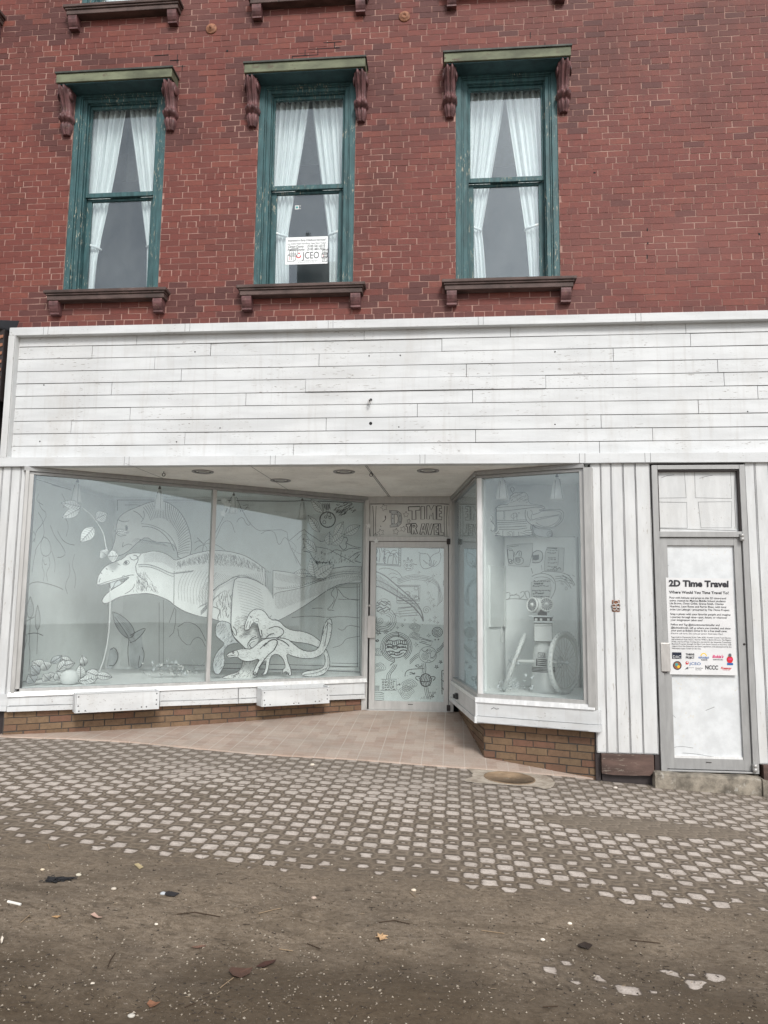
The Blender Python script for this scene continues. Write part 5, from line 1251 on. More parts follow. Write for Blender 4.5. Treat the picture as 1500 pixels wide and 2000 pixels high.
# --- two small feathered dinosaurs close behind the glass
fSm = planeoff(.17, .12)
def small(s, label, extra, hn, d0, legs=None):
    mb = MB(); p = cutout(mb, s, Z2, fSm, d0, .010, 0, .009, 1, 1)
    hatch(mb, p, hn, lambda q_: -25 if q_[0] < 3 else -50, .026, fSm, d0 + .0016, .0024, m=2)
    for (ss, w_) in extra: draw(mb, ss, Z2, fSm, d0 + .002, w_, 1)
    tag(mb.build('feathered_dinosaur_cutout', WH(M['paper'])), label, 'cutout', 'small feathered dinosaur cutouts')
small("385,1240 392,1200 410,1150 432,1105 470,1078 520,1080 560,1110 588,1160 660,1168 700,1215 760,1245 850,1252 930,1285 1000,1345 1048,1430 1060,1520 1025,1580 950,1608 850,1604 832,1580 880,1560 960,1552 1010,1530 1025,1470 1000,1410 950,1370 870,1345 770,1335 700,1310 640,1300 540,1308 515,1305 500,1250 485,1190 455,1180 432,1235 405,1244",
      'white feathered dinosaur looking down, tail curling right and under, upper of the small pair', [("432,1135 445,1140 440,1150", .010), ("480,1150 505,1160 500,1175 475,1175", .006), ("490,1190 500,1230 515,1300 530,1290 520,1240", .012), ("580,1230 640,1210 700,1240 690,1280 650,1300", .009), ("420,1170 400,1230|440,1170 425,1225", .006),
       ("560,1300 590,1275 620,1270", .012), ("420,1380 410,1350 440,1320 470,1310 500,1300|430,1370 440,1340 470,1330|850,1590 950,1580 1030,1540|1040,1440 1045,1520 1020,1560", .006)], 150, 0)
small("246,1442 262,1425 300,1408 350,1390 400,1388 440,1392 490,1350 540,1312 620,1302 720,1308 775,1350 830,1395 900,1412 960,1395 988,1335 1000,1240 1030,1165 1065,1148 1076,1200 1064,1300 1035,1372 1000,1432 930,1465 840,1465 760,1445 718,1424 726,1480 750,1540 758,1598 735,1598 722,1565 700,1575 684,1580 690,1550 712,1530 690,1460 640,1425 592,1448 580,1530 562,1592 515,1592 545,1575 556,1520 560,1468 510,1530 478,1602 452,1585 480,1520 515,1462 430,1490 370,1482 330,1450 262,1462",
      'white feathered dinosaur cutout walking left with its tail raised, lower of the small pair', [("292,1418 306,1412 308,1424 296,1426", .010), ("250,1448 290,1442 320,1436", .006), ("540,1370 590,1320 640,1315 650,1345 620,1400", .012), ("620,1400 560,1450 500,1540", .009), ("330,1400 345,1430 335,1450", .006), ("1040,1175 1035,1260 1015,1370|990,1300 1040,1180 1070,1200", .007), ("560,1340 510,1390|640,1310 700,1330 740,1370", .010), ("455,1585 480,1570|460,1592 490,1578|715,1590 725,1570|735,1592 738,1570", .008)], 190, .022)

# ================================================================== paper leaves
def leafshape(L, W, n=7):
    up = [(L * i / n, W * .5 * math.sin(math.pi * (i / n) ** .8)) for i in range(n + 1)]
    return up + [(a, -b) for a, b in up[-2:0:-1]]
def leaf_part(name, base, tip, W, fr, d, parent, mat=0, ink=1, curl=.02, seed=0):
    """pointed paper leaf with veins, given base and tip in frame units, slightly curled"""
    mb = MB(); v = Vector(tip) - Vector(base); L = v.length; u = v.normalized(); n = Vector((-u.y, u.x)); k = 8
    def P(a, b, dd=0.0): q_ = Vector(base) + u * a + n * b; return fr.pt(q_.x, q_.y, d + dd + curl * math.sin(math.pi * a / L) - abs(b) * .25)
    w_ = lambda t: W * .5 * math.sin(math.pi * min(1, t) ** .85) + .0008
    vs = []
    for i in range(k + 1):
        t = i / k
        for b in (-w_(t), 0, w_(t)): vs.append(P(L * t, b))
    vsb = [tuple(Vector(p) - Vector((fr.n.x, fr.n.y, 0)) * .0015) for p in vs]
    f1 = [(i * 3 + j, (i + 1) * 3 + j, (i + 1) * 3 + j + 1, i * 3 + j + 1) for i in range(k) for j in range(2)]
    mb.add(vs, f1, 0); mb.add(vsb, [f[::-1] for f in f1], 0)
    def strip(a, b, w): 
        A_, B_ = Vector(P(*a, .0012)), Vector(P(*b, .0012)); t = (B_ - A_); s_ = t.cross(Vector((fr.n.x, fr.n.y, 0))).normalized() * w * .5
        mb.add([A_ - s_, B_ - s_, B_ + s_, A_ + s_], [(0, 1, 2, 3)], 1)
    for i in range(k): strip((L * i / k, 0), (L * (i + 1) / k, 0), .005)
    for sg in (-1, 1):
        for i in range(k): strip((L * i / k, sg * w_(i / k)), (L * (i + 1) / k, sg * w_((i + 1) / k)), .0045)
        for i in range(1, k - 1): strip((L * i / k, 0), (L * (i + .8) / k, sg * w_((i + .9) / k) * .8), .0035)
    return mb.build(name, [M['paper'] if mat == 0 else M['leafgrey'], M['ink']], parent)
fL = planeoff(.30, .14)
def branch(stem, leaves, T, fr, label, rad=.006, d=0.0):
    base = conv([stem[0]], T, fr, d)[0]; root = empty('paper_leaf_branch', fr.pt(base[0], base[1], d), label, 'paper branch', 'hanging paper leaf branches')
    mb = MB(); sp = smooth(conv(stem, T, fr, d), 2); mb.tube([fr.pt(a, b, d) for a, b in sp], rad, 0, 6); mb.build('stem', [M['paper']], root)
    for i, (b, t, W) in enumerate(leaves):
        bb, tt = conv([b, t], T, fr, d); leaf_part('leaf', bb, tt, W, fr, d + .012, root)
branch([(690, 1550), (725, 1460), (750, 1340), (765, 1200), (768, 1050), (768, 960)], [], Z1, fL, 'thin white paper stem rising from the leaf heap to the big dinosaur mouth', .007)
branch([(750, 740), (735, 640), (720, 570), (690, 520), (640, 450), (560, 385)], [((565, 395), (425, 365), .10), ((560, 405), (432, 472), .10), ((665, 480), (748, 440), .13), ((655, 535), (560, 640), .13), ((745, 735), (700, 700), .12), ((750, 740), (828, 735), .13), ((800, 560), (900, 575), .05)], Z1, fL, 'white paper branch with wide leaves hanging in front of the far left panes', .005)
branch([(1000, 1520), (1018, 1200), (1030, 950), (1045, 700), (1050, 590)], [((1002, 325), (905, 222), .11), ((972, 478), (882, 345), .11), ((948, 632), (842, 530), .12), ((1045, 580), (1048, 480), .12), ((1062, 572), (1168, 492), .13), ((1090, 510), (1160, 395), .11), ((1165, 495), (1290, 425), .12), ((935, 830), (905, 680), .14), ((940, 832), (1088, 732), .14), ((895, 800), (770, 798), .10)], Z2, planeoff(.10, .07), 'tall white paper branch with outlined leaves in front of the tail near the entrance', .004)

# leaf heap and gourd at the foot of the left window
fH = planeoff(.22, .14)
i_ = 0
heap = [((300, 1520), (225, 1470), .16), ((330, 1530), (300, 1470), .14), ((270, 1560), (215, 1500), .13), ((340, 1600), (300, 1560), .12), ((390, 1560), (330, 1600), .13), ((420, 1600), (390, 1540), .12), ((400, 1540), (480, 1450), .12), ((430, 1500), (520, 1480), .1), ((560, 1600), (560, 1490), .12), ((560, 1620), (700, 1560), .13), ((600, 1540), (700, 1580), .13), ((660, 1560), (780, 1580), .10), ((240, 1620), (200, 1560), .14), ((500, 1480), (400, 1440), .10), ((590, 1500), (570, 1430), .1), ((350, 1480), (430, 1430), .09), ((640, 1600), (540, 1640), .10)]
for j, (b, t, W) in enumerate(heap):
    root = None
    bb, tt = conv([b, t], Z1, fH, 0); bb = (bb[0], max(bb[1], .79)); tt = (tt[0], max(tt[1], .80))
    o = leaf_part('paper_leaf', bb, tt, W * .8, fH, .01 * (j % 4), None, 1 if j in (2, 12, 15) else 0, curl=.03)
    tag(o, ['loose white paper leaf with drawn veins in the heap at the window corner', 'shaded grey paper leaf with drawn veins in the heap at the window corner'][1 if j in (2, 12, 15) else 0], 'paper leaf', 'white paper leaves heaped in the window corner' if j not in (2, 12, 15) else 'grey paper leaves in the heap')
mb = MB(); s, z = fH.px(*Z1(487, 1572), .06); p = fH.pt(s, .855, .0)
root = empty('gourd', (p[0], p[1], .765), 'round white gourd in the heap of paper leaves', 'gourd')
mb.lathe((p[0], p[1], .765), [(.03, 0), (.07, .012), (.093, .05), (.096, .085), (.08, .125), (.05, .15), (.02, .158), (0, .15)], (0, 0, 1), 24, 0); mb.build('fruit', [M['paper']], root)
mb = MB(); mb.tube([(p[0], p[1], .915), (p[0] + .01, p[1], .95), (p[0] + .03, p[1] - .01, .985)], [.014, .010, .008], 0, 7); mb.build('stalk', [M['foam']], root)
mb = MB()
fR = planeoff(.75, .4)
root = empty('silk_plant', fR.pt(2.0, .765), 'low grey leafy silk plant on the floor below the big dinosaur chest', 'plant')
rr = random.Random(3)
for k in range(60):
    a = 1.72 + rr.gauss(0, .17); zz = .78 + abs(rr.gauss(.05, .07)); an = rr.uniform(0, 3.14); l = rr.uniform(.03, .07)
    leafp = [(a, zz), (a + l * math.cos(an) * .5 - .012, zz + l * math.sin(an) * .5), (a + l * math.cos(an), zz + l * math.sin(an)), (a + l * math.cos(an) * .5 + .012, zz + l * math.sin(an) * .4)]
    mb.add([fR.pt(q_[0], max(.77, q_[1]), rr.uniform(-.08, .08)) for q_ in leafp], [(0, 1, 2, 3)], k % 2)
mb.build('foliage', [M['leafgrey'], M['foam']], root)

# hanging star decorations
def star_obj(x, y, r, fr, d, label):
    mb = MB(); s, z = fr.px(x, y, d); pts = [(s + a, z + b) for a, b in star5(0, 0, r, 90 + random.uniform(-12, 12), .45)]
    mb.prism(pts, d - .006, d, fr, 0)
    tag(mb.build('star_decoration', [M['paper']], bevel=.001), label, 'star', 'small white star decorations')
star_obj(444, 986, .062, fAB, -.06, 'white paper star inside the glass just right of the mullion, the largest')
star_obj(436, 1003, .05, fAB, -.06, 'white paper star inside the glass right of the mullion, lowest of three')
star_obj(437, 978, .05, fAB, -.09, 'dimmer white paper star behind the other two by the mullion')
star_obj(720, 1027, .042, Fr((-1.12, 2.19), (0, 2.19)), 0, 'white star stuck on the jamb left of the TIME TRAVEL sign')
star_obj(735, 1057, .042, Fr((-1.12, 2.19), (0, 2.19)), 0, 'white star stuck on the top corner of the entrance door frame')
star_obj(838, 1004, .030, Fr((-1.12, 2.235), (0, 2.235)), -.004, 'small pale star over the lettering of the TIME TRAVEL sign')

# hanging paper cone lamps
def cone(x, y0, y1, wpx, Y, ztop, label):
    p = at(x, (y0 + y1) / 2, Y); t = at(x, y0, Y); b = at(x, y1, Y); rad = wpx / 1500 * (Y + 7.5) / 2
    root = empty('pendant_lamp', (p.x, Y, t.z), label, 'lamp', 'white cone lamps under the display ceilings')
    mb = MB(); H = t.z - b.z
    mb.lathe((p.x, Y, t.z), [(rad * .18, 0), (rad * .42, -H * .12), (rad * .62, -H * .35), (rad * .86, -H * .75), (rad, -H), (rad * .95, -H), (rad * .55, -H * .3), (rad * .1, -H * .03)], (0, 0, 1), 24, 0)
    mb.tube([(p.x + rad * .35, Y - rad * .3, t.z - H * .1), (p.x + rad * .62, Y - rad * .75, t.z - H * .97)], .003, 1, 5)
    mb.tube([(p.x - rad * .25, Y - rad * .4, t.z - H * .15), (p.x - rad * .5, Y - rad * .83, t.z - H * .97)], .003, 1, 5)
    mb.build('shade', [M['paper'], M['ink']], root)
    mb = MB(); mb.tube([(p.x, Y, t.z - .005), (p.x, Y, ztop)], .005, 0, 6); mb.lathe((p.x, Y, t.z), [(.012, -.01), (.016, .01), (.008, .03), (0, .03)], (0, 0, 1), 12, 0); mb.build('cord', [M['iron']], root)
cone(150, 942, 982, 24, .62, 3.06, 'white cone lamp nearest the far left end of the dinosaur window')
cone(311, 955, 996, 22, 1.05, 3.06, 'white cone lamp in front of the long necked dinosaur')
cone(456, 968, 1003, 20, 1.75, 3.06, 'white cone lamp just right of the mullion by the stars')
cone(590, 978, 1014, 18, 2.35, 3.06, 'white cone lamp farthest back, before the volcano mural')
cone(981, 934, 976, 27, .66, 3.02, 'white cone lamp over the drawn spacecraft, left in the right hand window')
cone(1088, 932, 976, 27, .45, 3.02, 'white cone lamp near the right end of the right hand window')

# ================================================================== right display: spacecraft, notes, robot
fV = Fr((0.30, 1.12), (1.36, 1.12))
mb = MB()
fu = smooth(conv(parse("250,520 330,490 420,495 440,350 600,330 660,360 668,480 760,490 860,510 880,550 800,560 810,570 900,560 1000,552 1080,556 1118,600 1110,680 1060,740 980,785 860,790 790,770 700,740 690,790 715,830 715,885 560,892 480,900 340,900 280,885 170,890 165,862 230,850 270,820 262,740 255,600 262,575")[0], R4, fV), 1, True)
mb.prism(fu, -.012, 0, fV, 0); mb.ribbon(fu, .006, fV, .0015, 1, True)
r4 = lambda s, w=.005, m=2, k=1: draw(mb, s, R4, fV, .0017, w, m, k)
r4("260,575 360,572 480,560 640,540 800,520 880,550|250,530 400,520 620,500 860,515|265,690 400,700 600,685 640,690|270,720 400,722 640,705|280,745 500,740 650,730|285,780 500,775 640,765|290,810 500,812 650,790|630,560 620,620 640,700 690,740 760,790|655,580 650,640 700,700|690,560 720,590 700,650 710,690|710,690 800,660 940,640 1060,620|760,690 900,660 1060,625 1060,680 1000,740 900,780 820,760 760,720|720,620 800,600 830,575 900,570 1040,570 1090,600 1095,660 1050,720|1070,620 1075,700 1000,760|350,570 355,660 345,680|365,570 365,700", .006)
r4("440,640 470,600 510,600 540,650 500,640 470,680 440,640|480,600 475,690|510,600 520,690|535,600 550,590 545,610|300,860 230,860 180,880|290,830 240,880 300,890|560,850 610,860 640,880 700,880|600,830 650,850 715,850|620,820 700,820|340,820 340,900|480,830 480,900|540,840 545,895|400,850 440,830 465,850 460,900|395,870 430,860 440,890 400,890|460,390 520,380 600,340|520,440 560,400 640,380|470,350 430,290 460,260 490,300 470,330", .005)
for i in range(30): x, y = random.uniform(430, 640), random.uniform(350, 470); r4(f"{x},{y} {x+random.uniform(10,40)},{y-random.uniform(5,22)}", .0035)
p = conv(circ(405, 455, 30, 26, 14), R4, fV); mb.flat(p, fV, .002, 3)
tag(mb.build('spacecraft_cutout', [M['foam'], M['ink'], M['pencil'], M['leafgrey']]), 'flat drawn cutout of a bulky spacecraft above the white backing panel', 'cutout')
# far pod and thruster of the craft
fV2 = Fr((0.30, 1.16), (1.36, 1.16)); mb = MB()
pd = smooth(conv(parse("80,620 190,625 215,650 210,710 235,760 240,800 215,840 190,820 150,800 80,790")[0], R4, Fr((0.30, .98), (1.36, .98))), 1, True)
fV3 = Fr((0.30, .98), (1.36, .98)); mb.prism(pd, -.012, 0, fV3, 0); mb.ribbon(pd, .005, fV3, .0015, 1, True)
draw(mb, "80,650 180,655 190,700 220,740|80,710 200,712|90,740 150,750 150,780 100,785|100,690 180,690", R4, fV3, .0017, .005, 1)
tag(mb.build('pod_cutout', [M['foam'], M['ink']]), 'small drawn engine pod cutout at the left edge of the spacecraft', 'cutout')
mb = MB(); pd = smooth(conv(parse("710,740 780,800 880,800 950,810 975,850 975,900 900,912 760,890 720,830")[0], R4, fV2), 1, True); mb.prism(pd, -.012, 0, fV2, 1); mb.ribbon(pd, .005, fV2, .0015, 2, True)
mb.ribbon(conv(circ(935, 870, 34, 36, 18), R4, fV2), .005, fV2, .0017, 2); mb.ribbon(conv(circ(940, 875, 18, 20, 14), R4, fV2), .005, fV2, .0017, 2)
tag(mb.build('thruster_cutout', [M['foam'], M['leafgrey'], M['ink']]), 'shaded thruster cutout behind the lower right of the spacecraft', 'cutout')

fK = F(1.405 - .03)
def sheet_obj(name, pts, T, fr, d, strokes, label, cat, mats=None, w=.006, th=.003, edge=.004, k=0):
    mb = MB(); p = conv(parse(pts)[0], T, fr, d); p = smooth(p, k, True) if k else p
    mb.prism(p, d - th, d, fr, 0)
    if edge: mb.ribbon(p, edge, fr, d + .001, 1, True)
    for s_, w_ in strokes: draw(mb, s_, T, fr, d + .0012, w_, 1, 1)
    o = mb.build(name, mats or [M['paper'], M['ink']]); tag(o, label, cat); return o
sheet_obj('drawing_sheet', "390,1015 540,995 722,990 718,1100 690,1220 675,1285 415,1270 400,1150", R4, fK, .006, [("400,1060 470,1055 480,1200|400,1060 410,1240 470,1250 475,1180|500,1170 600,1165 600,1250 490,1255 500,1170|520,1110 540,1080 580,1090 570,1160|410,1200 440,1180 460,1220 430,1250|510,1180 560,1180 560,1230 515,1230 510,1180|515,1195 560,1195|515,1210 560,1210|490,1100 480,1160|530,1090 500,1140|550,1100 545,1150|415,1230 470,1200|420,1080 460,1078|400,1035 540,1015", .006)], 'tilted paper with an inked machine drawing on the backing panel', 'drawing')
sheet_obj('helmet_drawing', "715,1160 720,1110 760,1080 810,1078 845,1105 850,1170 825,1220 770,1238 715,1228", R4, fK, .005, [("715,1160 720,1110 760,1080 810,1078 845,1105 850,1170 825,1220 770,1238 715,1228", .007)], 'paper astronaut helmet with a black visor on the backing panel', 'drawing', k=1)
mb = MB(); mb.flat(conv(parse("722,1140 800,1130 800,1190 760,1205 722,1200")[0], R4, fK), fK, .0075, 0)
o = mb.build('visor', [M['ink']], bpy.data.objects['helmet_drawing'])
def scrib(x0, x1, ys, T=None):
    s_ = []
    for y in ys:
        x = x0 + random.uniform(0, 20)
        while x < x1:
            l = random.uniform(14, 34); pts = ' '.join(f"{x+l*t:.0f},{y+random.uniform(-12,10):.0f}" for t in (0, .2, .4, .6, .8, 1)); s_.append(pts); x += l + 8
    return '|'.join(s_)
sheet_obj('note_sheet', "905,1040 1122,1045 1110,1345 865,1330 880,1100", R4, fK, .006, [(scrib(900, 1020, (1075, 1110, 1170, 1195, 1235, 1285, 1325)), .005), ("980,1310 1010,1285 1030,1320 1060,1290 1080,1320", .007), ("905,1042 1030,1052", .010), ("1055,1060 1040,1270", .004)], 'handwritten note sheet right of the helmet on the backing panel', 'note')
sheet_obj('note_sheet', "700,1480 940,1440 955,1560 930,1690 700,1690", R4, fK, .008, [(scrib(715, 930, (1470, 1530, 1590, 1665)), .007), (scrib(720, 860, (1500, 1625)), .010)], 'handwritten note sheet in the drawn ring above the robot eyes', 'note', edge=.0015)
mb = MB()
for s_, w_ in (("710,1410 750,1385 820,1370 900,1375 970,1410 1010,1480 1010,1560 990,1630 950,1690", .006), ("740,1430 820,1410 900,1420 960,1450 995,1500", .005), ("820,1365 860,1342 1000,1345 1120,1365 1200,1410 1260,1520", .006), ("1010,1410 1120,1400 1200,1450 1245,1530", .005), ("1000,1440 1100,1430 1170,1480 1210,1560", .005), ("1010,1470 1100,1460 1150,1500 1180,1540", .004), ("1130,1560 1150,1530 1165,1570 1140,1585 1130,1560", .004), ("1100,1390 1160,1440 1120,1450", .006), ("370,1620 430,1605 432,1690 370,1705|432,1650 545,1640 550,1690|450,1640 480,1650 520,1625|560,1620 600,1590 620,1640 560,1690|620,1600 670,1590 690,1700 640,1690 620,1600|370,1705 450,1690 560,1695 680,1710|700,1300 720,1370|830,1260 840,1330", .005)):
    draw(mb, s_, R4, fK, .0015, w_, 0, 1)
for i in range(16): x = random.uniform(1050, 1220); y = random.uniform(1380, 1500); draw(mb, f"{x},{y} {x+40},{y+18}", R4, fK, .0015, .0035, 0)
o = mb.build('panel_doodles', [M['pencil']], bld)

# tall framed board on the inner side wall
fW = Fr((0.34, 0.82), (0.56, 1.42))
mb = MB(); a = fW.px(952, 1118, .03); b = fW.px(983, 1220, .03)
mb.fbox(fW, .08, .60, b[1] - .02, a[1] + .08, .002, .022, 0); mb.fbox(fW, .585, .61, b[1] - .03, a[1] + .10, .0, .04, 1)
root = mb.build('framed_board', [M['mural'], M['paper']]); tag(root, 'grey framed board hanging on the inner side wall of the right hand window', 'board')
mb = MB(); s0 = .45; mb.tube([fW.pt(s0, b[1] - .02, .03), fW.pt(s0 + .01, b[1] - .2, .035)], .005, 0, 6); mb.build('cord', [M['paper']], root)

# robot of household junk on two bicycle wheels
RY = .86
rx = lambda x, y, Y=RY: at(*R5(x, y), Y)
cx = rx(850, 700).x
root = empty('junk_robot', (cx, RY, .752), 'white robot of junk with two round dial eyes, a box neck and a drum body', 'robot')
def zc(y, Y=RY): return at(*R5(850, y), Y).z
mb = MB()
H0, H1 = .752, zc(935); rb = (rx(1010, 1000).x - rx(755, 1000).x) / 2
mb.lathe((cx, RY, H0), [(rb * 1.35, 0), (rb * 1.3, .02), (rb * 1.12, (H1 - H0) * .55), (rb * 1.0, (H1 - H0) * .97), (rb * .93, H1 - H0), (0, H1 - H0)], (0, 0, 1), 32, 0)
for t in (.46, .49, .52, .55):
    z = H0 + (H1 - H0) * t; r = rb * (1.35 - .42 * t); mb.lathe((cx, RY, z), [(r * 1.0, -.004), (r + .004, 0), (r * 1.0, .004)], (0, 0, 1), 32, 1)
fq = F(RY - rb * 1.06)
draw(mb, "770,1090 915,1105|770,1115 915,1130|768,1140 912,1155|768,1165 912,1180|770,1085 768,1180|915,1100 912,1190", R5, fq, 0.012, .008, 1, 0)
draw(mb, "790,1010 878,1014 880,1070 788,1068 790,1010|802,1030 815,1024 818,1058|830,1060 845,1022 860,1060 835,1045|868,1022 866,1062", R5, fq, .010, .005, 1, 0)
mb.build('body', [M['paper'], M['ink']], root)
mb = MB(); zn = H1; zt = zc(860); mb.lathe((cx, RY, zn), [(rb * .78, 0), (rb * .78, (zt - zn) * .6), (rb * .7, zt - zn), (0, zt - zn)], (0, 0, 1), 28, 0); mb.lathe((cx, RY, zn), [(rb * .92, 0), (rb * .92, .015), (0, .015)], (0, 0, 1), 28, 0); mb.build('neck', [M['paper']], root)
mb = MB(); xa, xb = rx(725, 700).x, rx(950, 700).x; z0_, z1_ = zc(860), zc(625)
fq = Fr((xa, RY - .10), (xb, RY - .12)); mb.fbox(fq, 0, fq.L, z0_, z1_, -.20, 0, 0); 
for pts in (((0, z0_), (fq.L, z0_)), ((fq.L, z0_), (fq.L, z1_)), ((0, z1_ - .01), (fq.L, z1_ - .01)), ((0, z0_), (0, z1_)), ((0.004, z1_ - .035), (fq.L, z1_ - .03))): mb.ribbon(list(pts), .004, fq, .0015, 1)
mb.build('chest_box', [M['paper'], M['pencil']], root, bevel=.002)
mb = MB(); za, zb_ = zc(625), zc(540); mb.fbox(fq, -.005, fq.L + .03, za, za + .018, -.22, .02, 0); mb.fbox(fq, .0, fq.L + .01, za + .018, zb_ - .012, -.20, .0, 1); mb.fbox(fq, -.05, fq.L + .02, zb_ - .012, zb_ + .004, -.22, .04, 0)
for s_ in (.01, .06, fq.L - .05, fq.L - .0): mb.fbox(fq, s_, s_ + .025, za + .02, za + .045, .0, .02, 2)
mb.build('tray', [M['leafgrey'], M['iron'], M['paper']], root, bevel=.002)
e1 = rx(895, 395, RY - .12); er = (rx(990, 395, RY - .12).x - rx(800, 395, RY - .12).x) / 2
def eye(o, ax, r):
    mb = MB(); mb.lathe(o, [(r * .92, -.14), (r, -.10), (r, 0), (r * .93, .012), (r * .84, .010), (r * .80, .0)], ax, 32, 0); mb.lathe(o, [(r * .80, .0), (0, .0)], ax, 32, 0)
    a = Vector(ax).normalized(); u_ = a.cross(Vector((0, 0, 1))).normalized(); v_ = a.cross(u_); O = Vector(o) + a * .002
    for k in range(16):
        q_ = k * math.pi / 8; dr_ = u_ * math.cos(q_) + v_ * math.sin(q_); sd_ = u_ * math.cos(q_ + 1.57) + v_ * math.sin(q_ + 1.57)
        mb.add([O + dr_ * r * .28 - sd_ * r * .02, O + dr_ * r * .78 - sd_ * r * .09, O + dr_ * r * .78 + sd_ * r * .09, O + dr_ * r * .28 + sd_ * r * .02], [(0, 1, 2, 3)], 1)
    mb.lathe(O, [(r * .24, 0), (r * .24, .012), (r * .1, .014), (r * .1, .02), (0, .02)], ax, 18, 0)
    mb.lathe(o, [(r * 1.005, -.012), (r * 1.012, -.008), (r * 1.005, -.004)], ax, 32, 1)
    return mb.build('eye', [M['paper'], M['ink'], M['leafgrey']], root)
eye(tuple(e1), (-.02, -1, .05), er)
e2 = rx(700, 400, RY - .10); eye((e2.x + .01, e2.y, e2.z), (-.75, -.65, .1), er * 1.05)
mb = MB(); mb.add([tuple(e1 + Vector((-er * .9, .0, -er * 1.0))), tuple(e1 + Vector((er * .3, .02, -er * 1.05))), tuple(e1 + Vector((-er * 1.0, .02, er * .3)))], [(0, 1, 2)], 0)
mb.box(e1.x - er * 1.2, e1.x + er * .4, e1.y + .02, e1.y + .06, e1.z - er * 1.05, e1.z - er * .2, 0); mb.box(e1.x - er * 1.1, e1.x + er * .1, e1.y + .03, e1.y + .07, zb_, e1.z - er * .9, 0); mb.build('eye_bridge', [M['iron']], root)

def wheel(center, normal, r, label):
    c = Vector(center); nn = Vector(normal).normalized(); a = nn.cross(Vector((0, 0, 1))).normalized(); b = nn.cross(a)
    rt = empty('bicycle_wheel', (c.x, c.y, c.z - r), label, 'wheel', 'white painted bicycle wheels')
    circ_ = lambda rr, off=0, n=48: [c + nn * off + (a * math.cos(2 * math.pi * k / n) + b * math.sin(2 * math.pi * k / n)) * rr for k in range(n + 1)]
    mb = MB(); mb.tube(circ_(r - .022), .024, 0, 10, caps=False)
    for k in range(84):
        q_ = 2 * math.pi * k / 84
        for off in (-.014, 0.014) if k % 2 else (0.0,):
            p = c + nn * off + (a * math.cos(q_) + b * math.sin(q_)) * (r - .0 - abs(off) * .25); e_ = (a * math.cos(q_) + b * math.sin(q_)); t_ = nn.cross(e_)
            vs = [p + t_ * sx * .006 + nn * sy * .005 + e_ * h_ for h_ in (-.006, .005) for sy in (-1, 1) for sx in (-1, 1)]
            mb.add(vs, [(0, 1, 3, 2), (4, 6, 7, 5), (0, 4, 5, 1), (2, 3, 7, 6), (0, 2, 6, 4), (1, 5, 7, 3)], 1 if k % 2 else 0)
    mb.build('tyre', [M['paper'], M['leafgrey']], rt)
    mb = MB(); mb.tube(circ_(r - .055), .011, 0, 8, caps=False); mb.tube(circ_(r - .047), .004, 1, 6, caps=False); mb.build('rim', [M['foam'], M['ink']], rt)
    mb = MB()
    for k in range(28):
        q_ = 2 * math.pi * k / 28; q2 = q_ + (.5 if k % 2 else -.5); off = .025 * (1 if k % 4 < 2 else -1)
        mb.tube([c + nn * off + (a * math.cos(q2) + b * math.sin(q2)) * .022, c + (a * math.cos(q_) + b * math.sin(q_)) * (r - .06)], .0016, 0, 4, caps=False)
    mb.build('spokes', [M['steel']], rt)
    mb = MB(); mb.lathe(c - nn * .045, [(.008, -.02), (.012, 0), (.022, .006), (.022, .02), (.012, .024), (.012, .066), (.022, .07), (.022, .084), (.012, .09), (.008, .11)], nn, 16, 0); mb.build('hub', [M['leafgrey']], rt)
    mb = MB(); mb.lathe(c - nn * .05, [(.062, 0), (.062, .003), (.048, .003), (.048, 0), (.062, 0)], nn, 24, 0)
    for k in range(6):
        q_ = k * math.pi / 3; mb.tube([c - nn * .049 + (a * math.cos(q_) + b * math.sin(q_)) * .02, c - nn * .049 + (a * math.cos(q_ + .5) + b * math.sin(q_ + .5)) * .05], .003, 0, 4)
    mb.build('brake_disc', [M['leafgrey']], rt)
wr = .315
cw = at(*R5(1185, 1340), .66); wheel((cw.x - .04, .70, .752 + wr + .0), (.80, -.60, .0), wr, 'knobbly white bicycle wheel seen broadside at the right of the robot')
wheel((cx - .30, RY + .0, .752 + wr * .95), (.93, -.11, -.36), wr, 'white bicycle wheel seen edge on, leaning at the left of the robot')
mb = MB(); mb.tube([(cx - .28, RY + .03, 1.06), (cw.x - .06, .73, 1.07)], .018, 0, 10); mb.build('axle', [M['paper']], root)
mb = MB(); rr = random.Random(9)
for k in range(60):
    x_, y_, z_ = cx - .32 + rr.gauss(0, .10), RY - .15 + rr.gauss(0, .04), .77 + abs(rr.gauss(0, .07)); an = rr.uniform(0, 6.28); l = rr.uniform(.02, .05)
    mb.add([(x_, y_, z_), (x_ + l * .3, y_, z_ + l * .6 * math.sin(an) + .01), (x_ + l * math.cos(an), y_ - .01, z_ + l * abs(math.sin(an))), (x_ - l * .2, y_, z_ + l * .2)], [(0, 1, 2, 3)], 0)
tag(mb.build('silk_plant', [M['leafgrey']]), 'small grey silk plant on the floor left of the robot', 'plant')

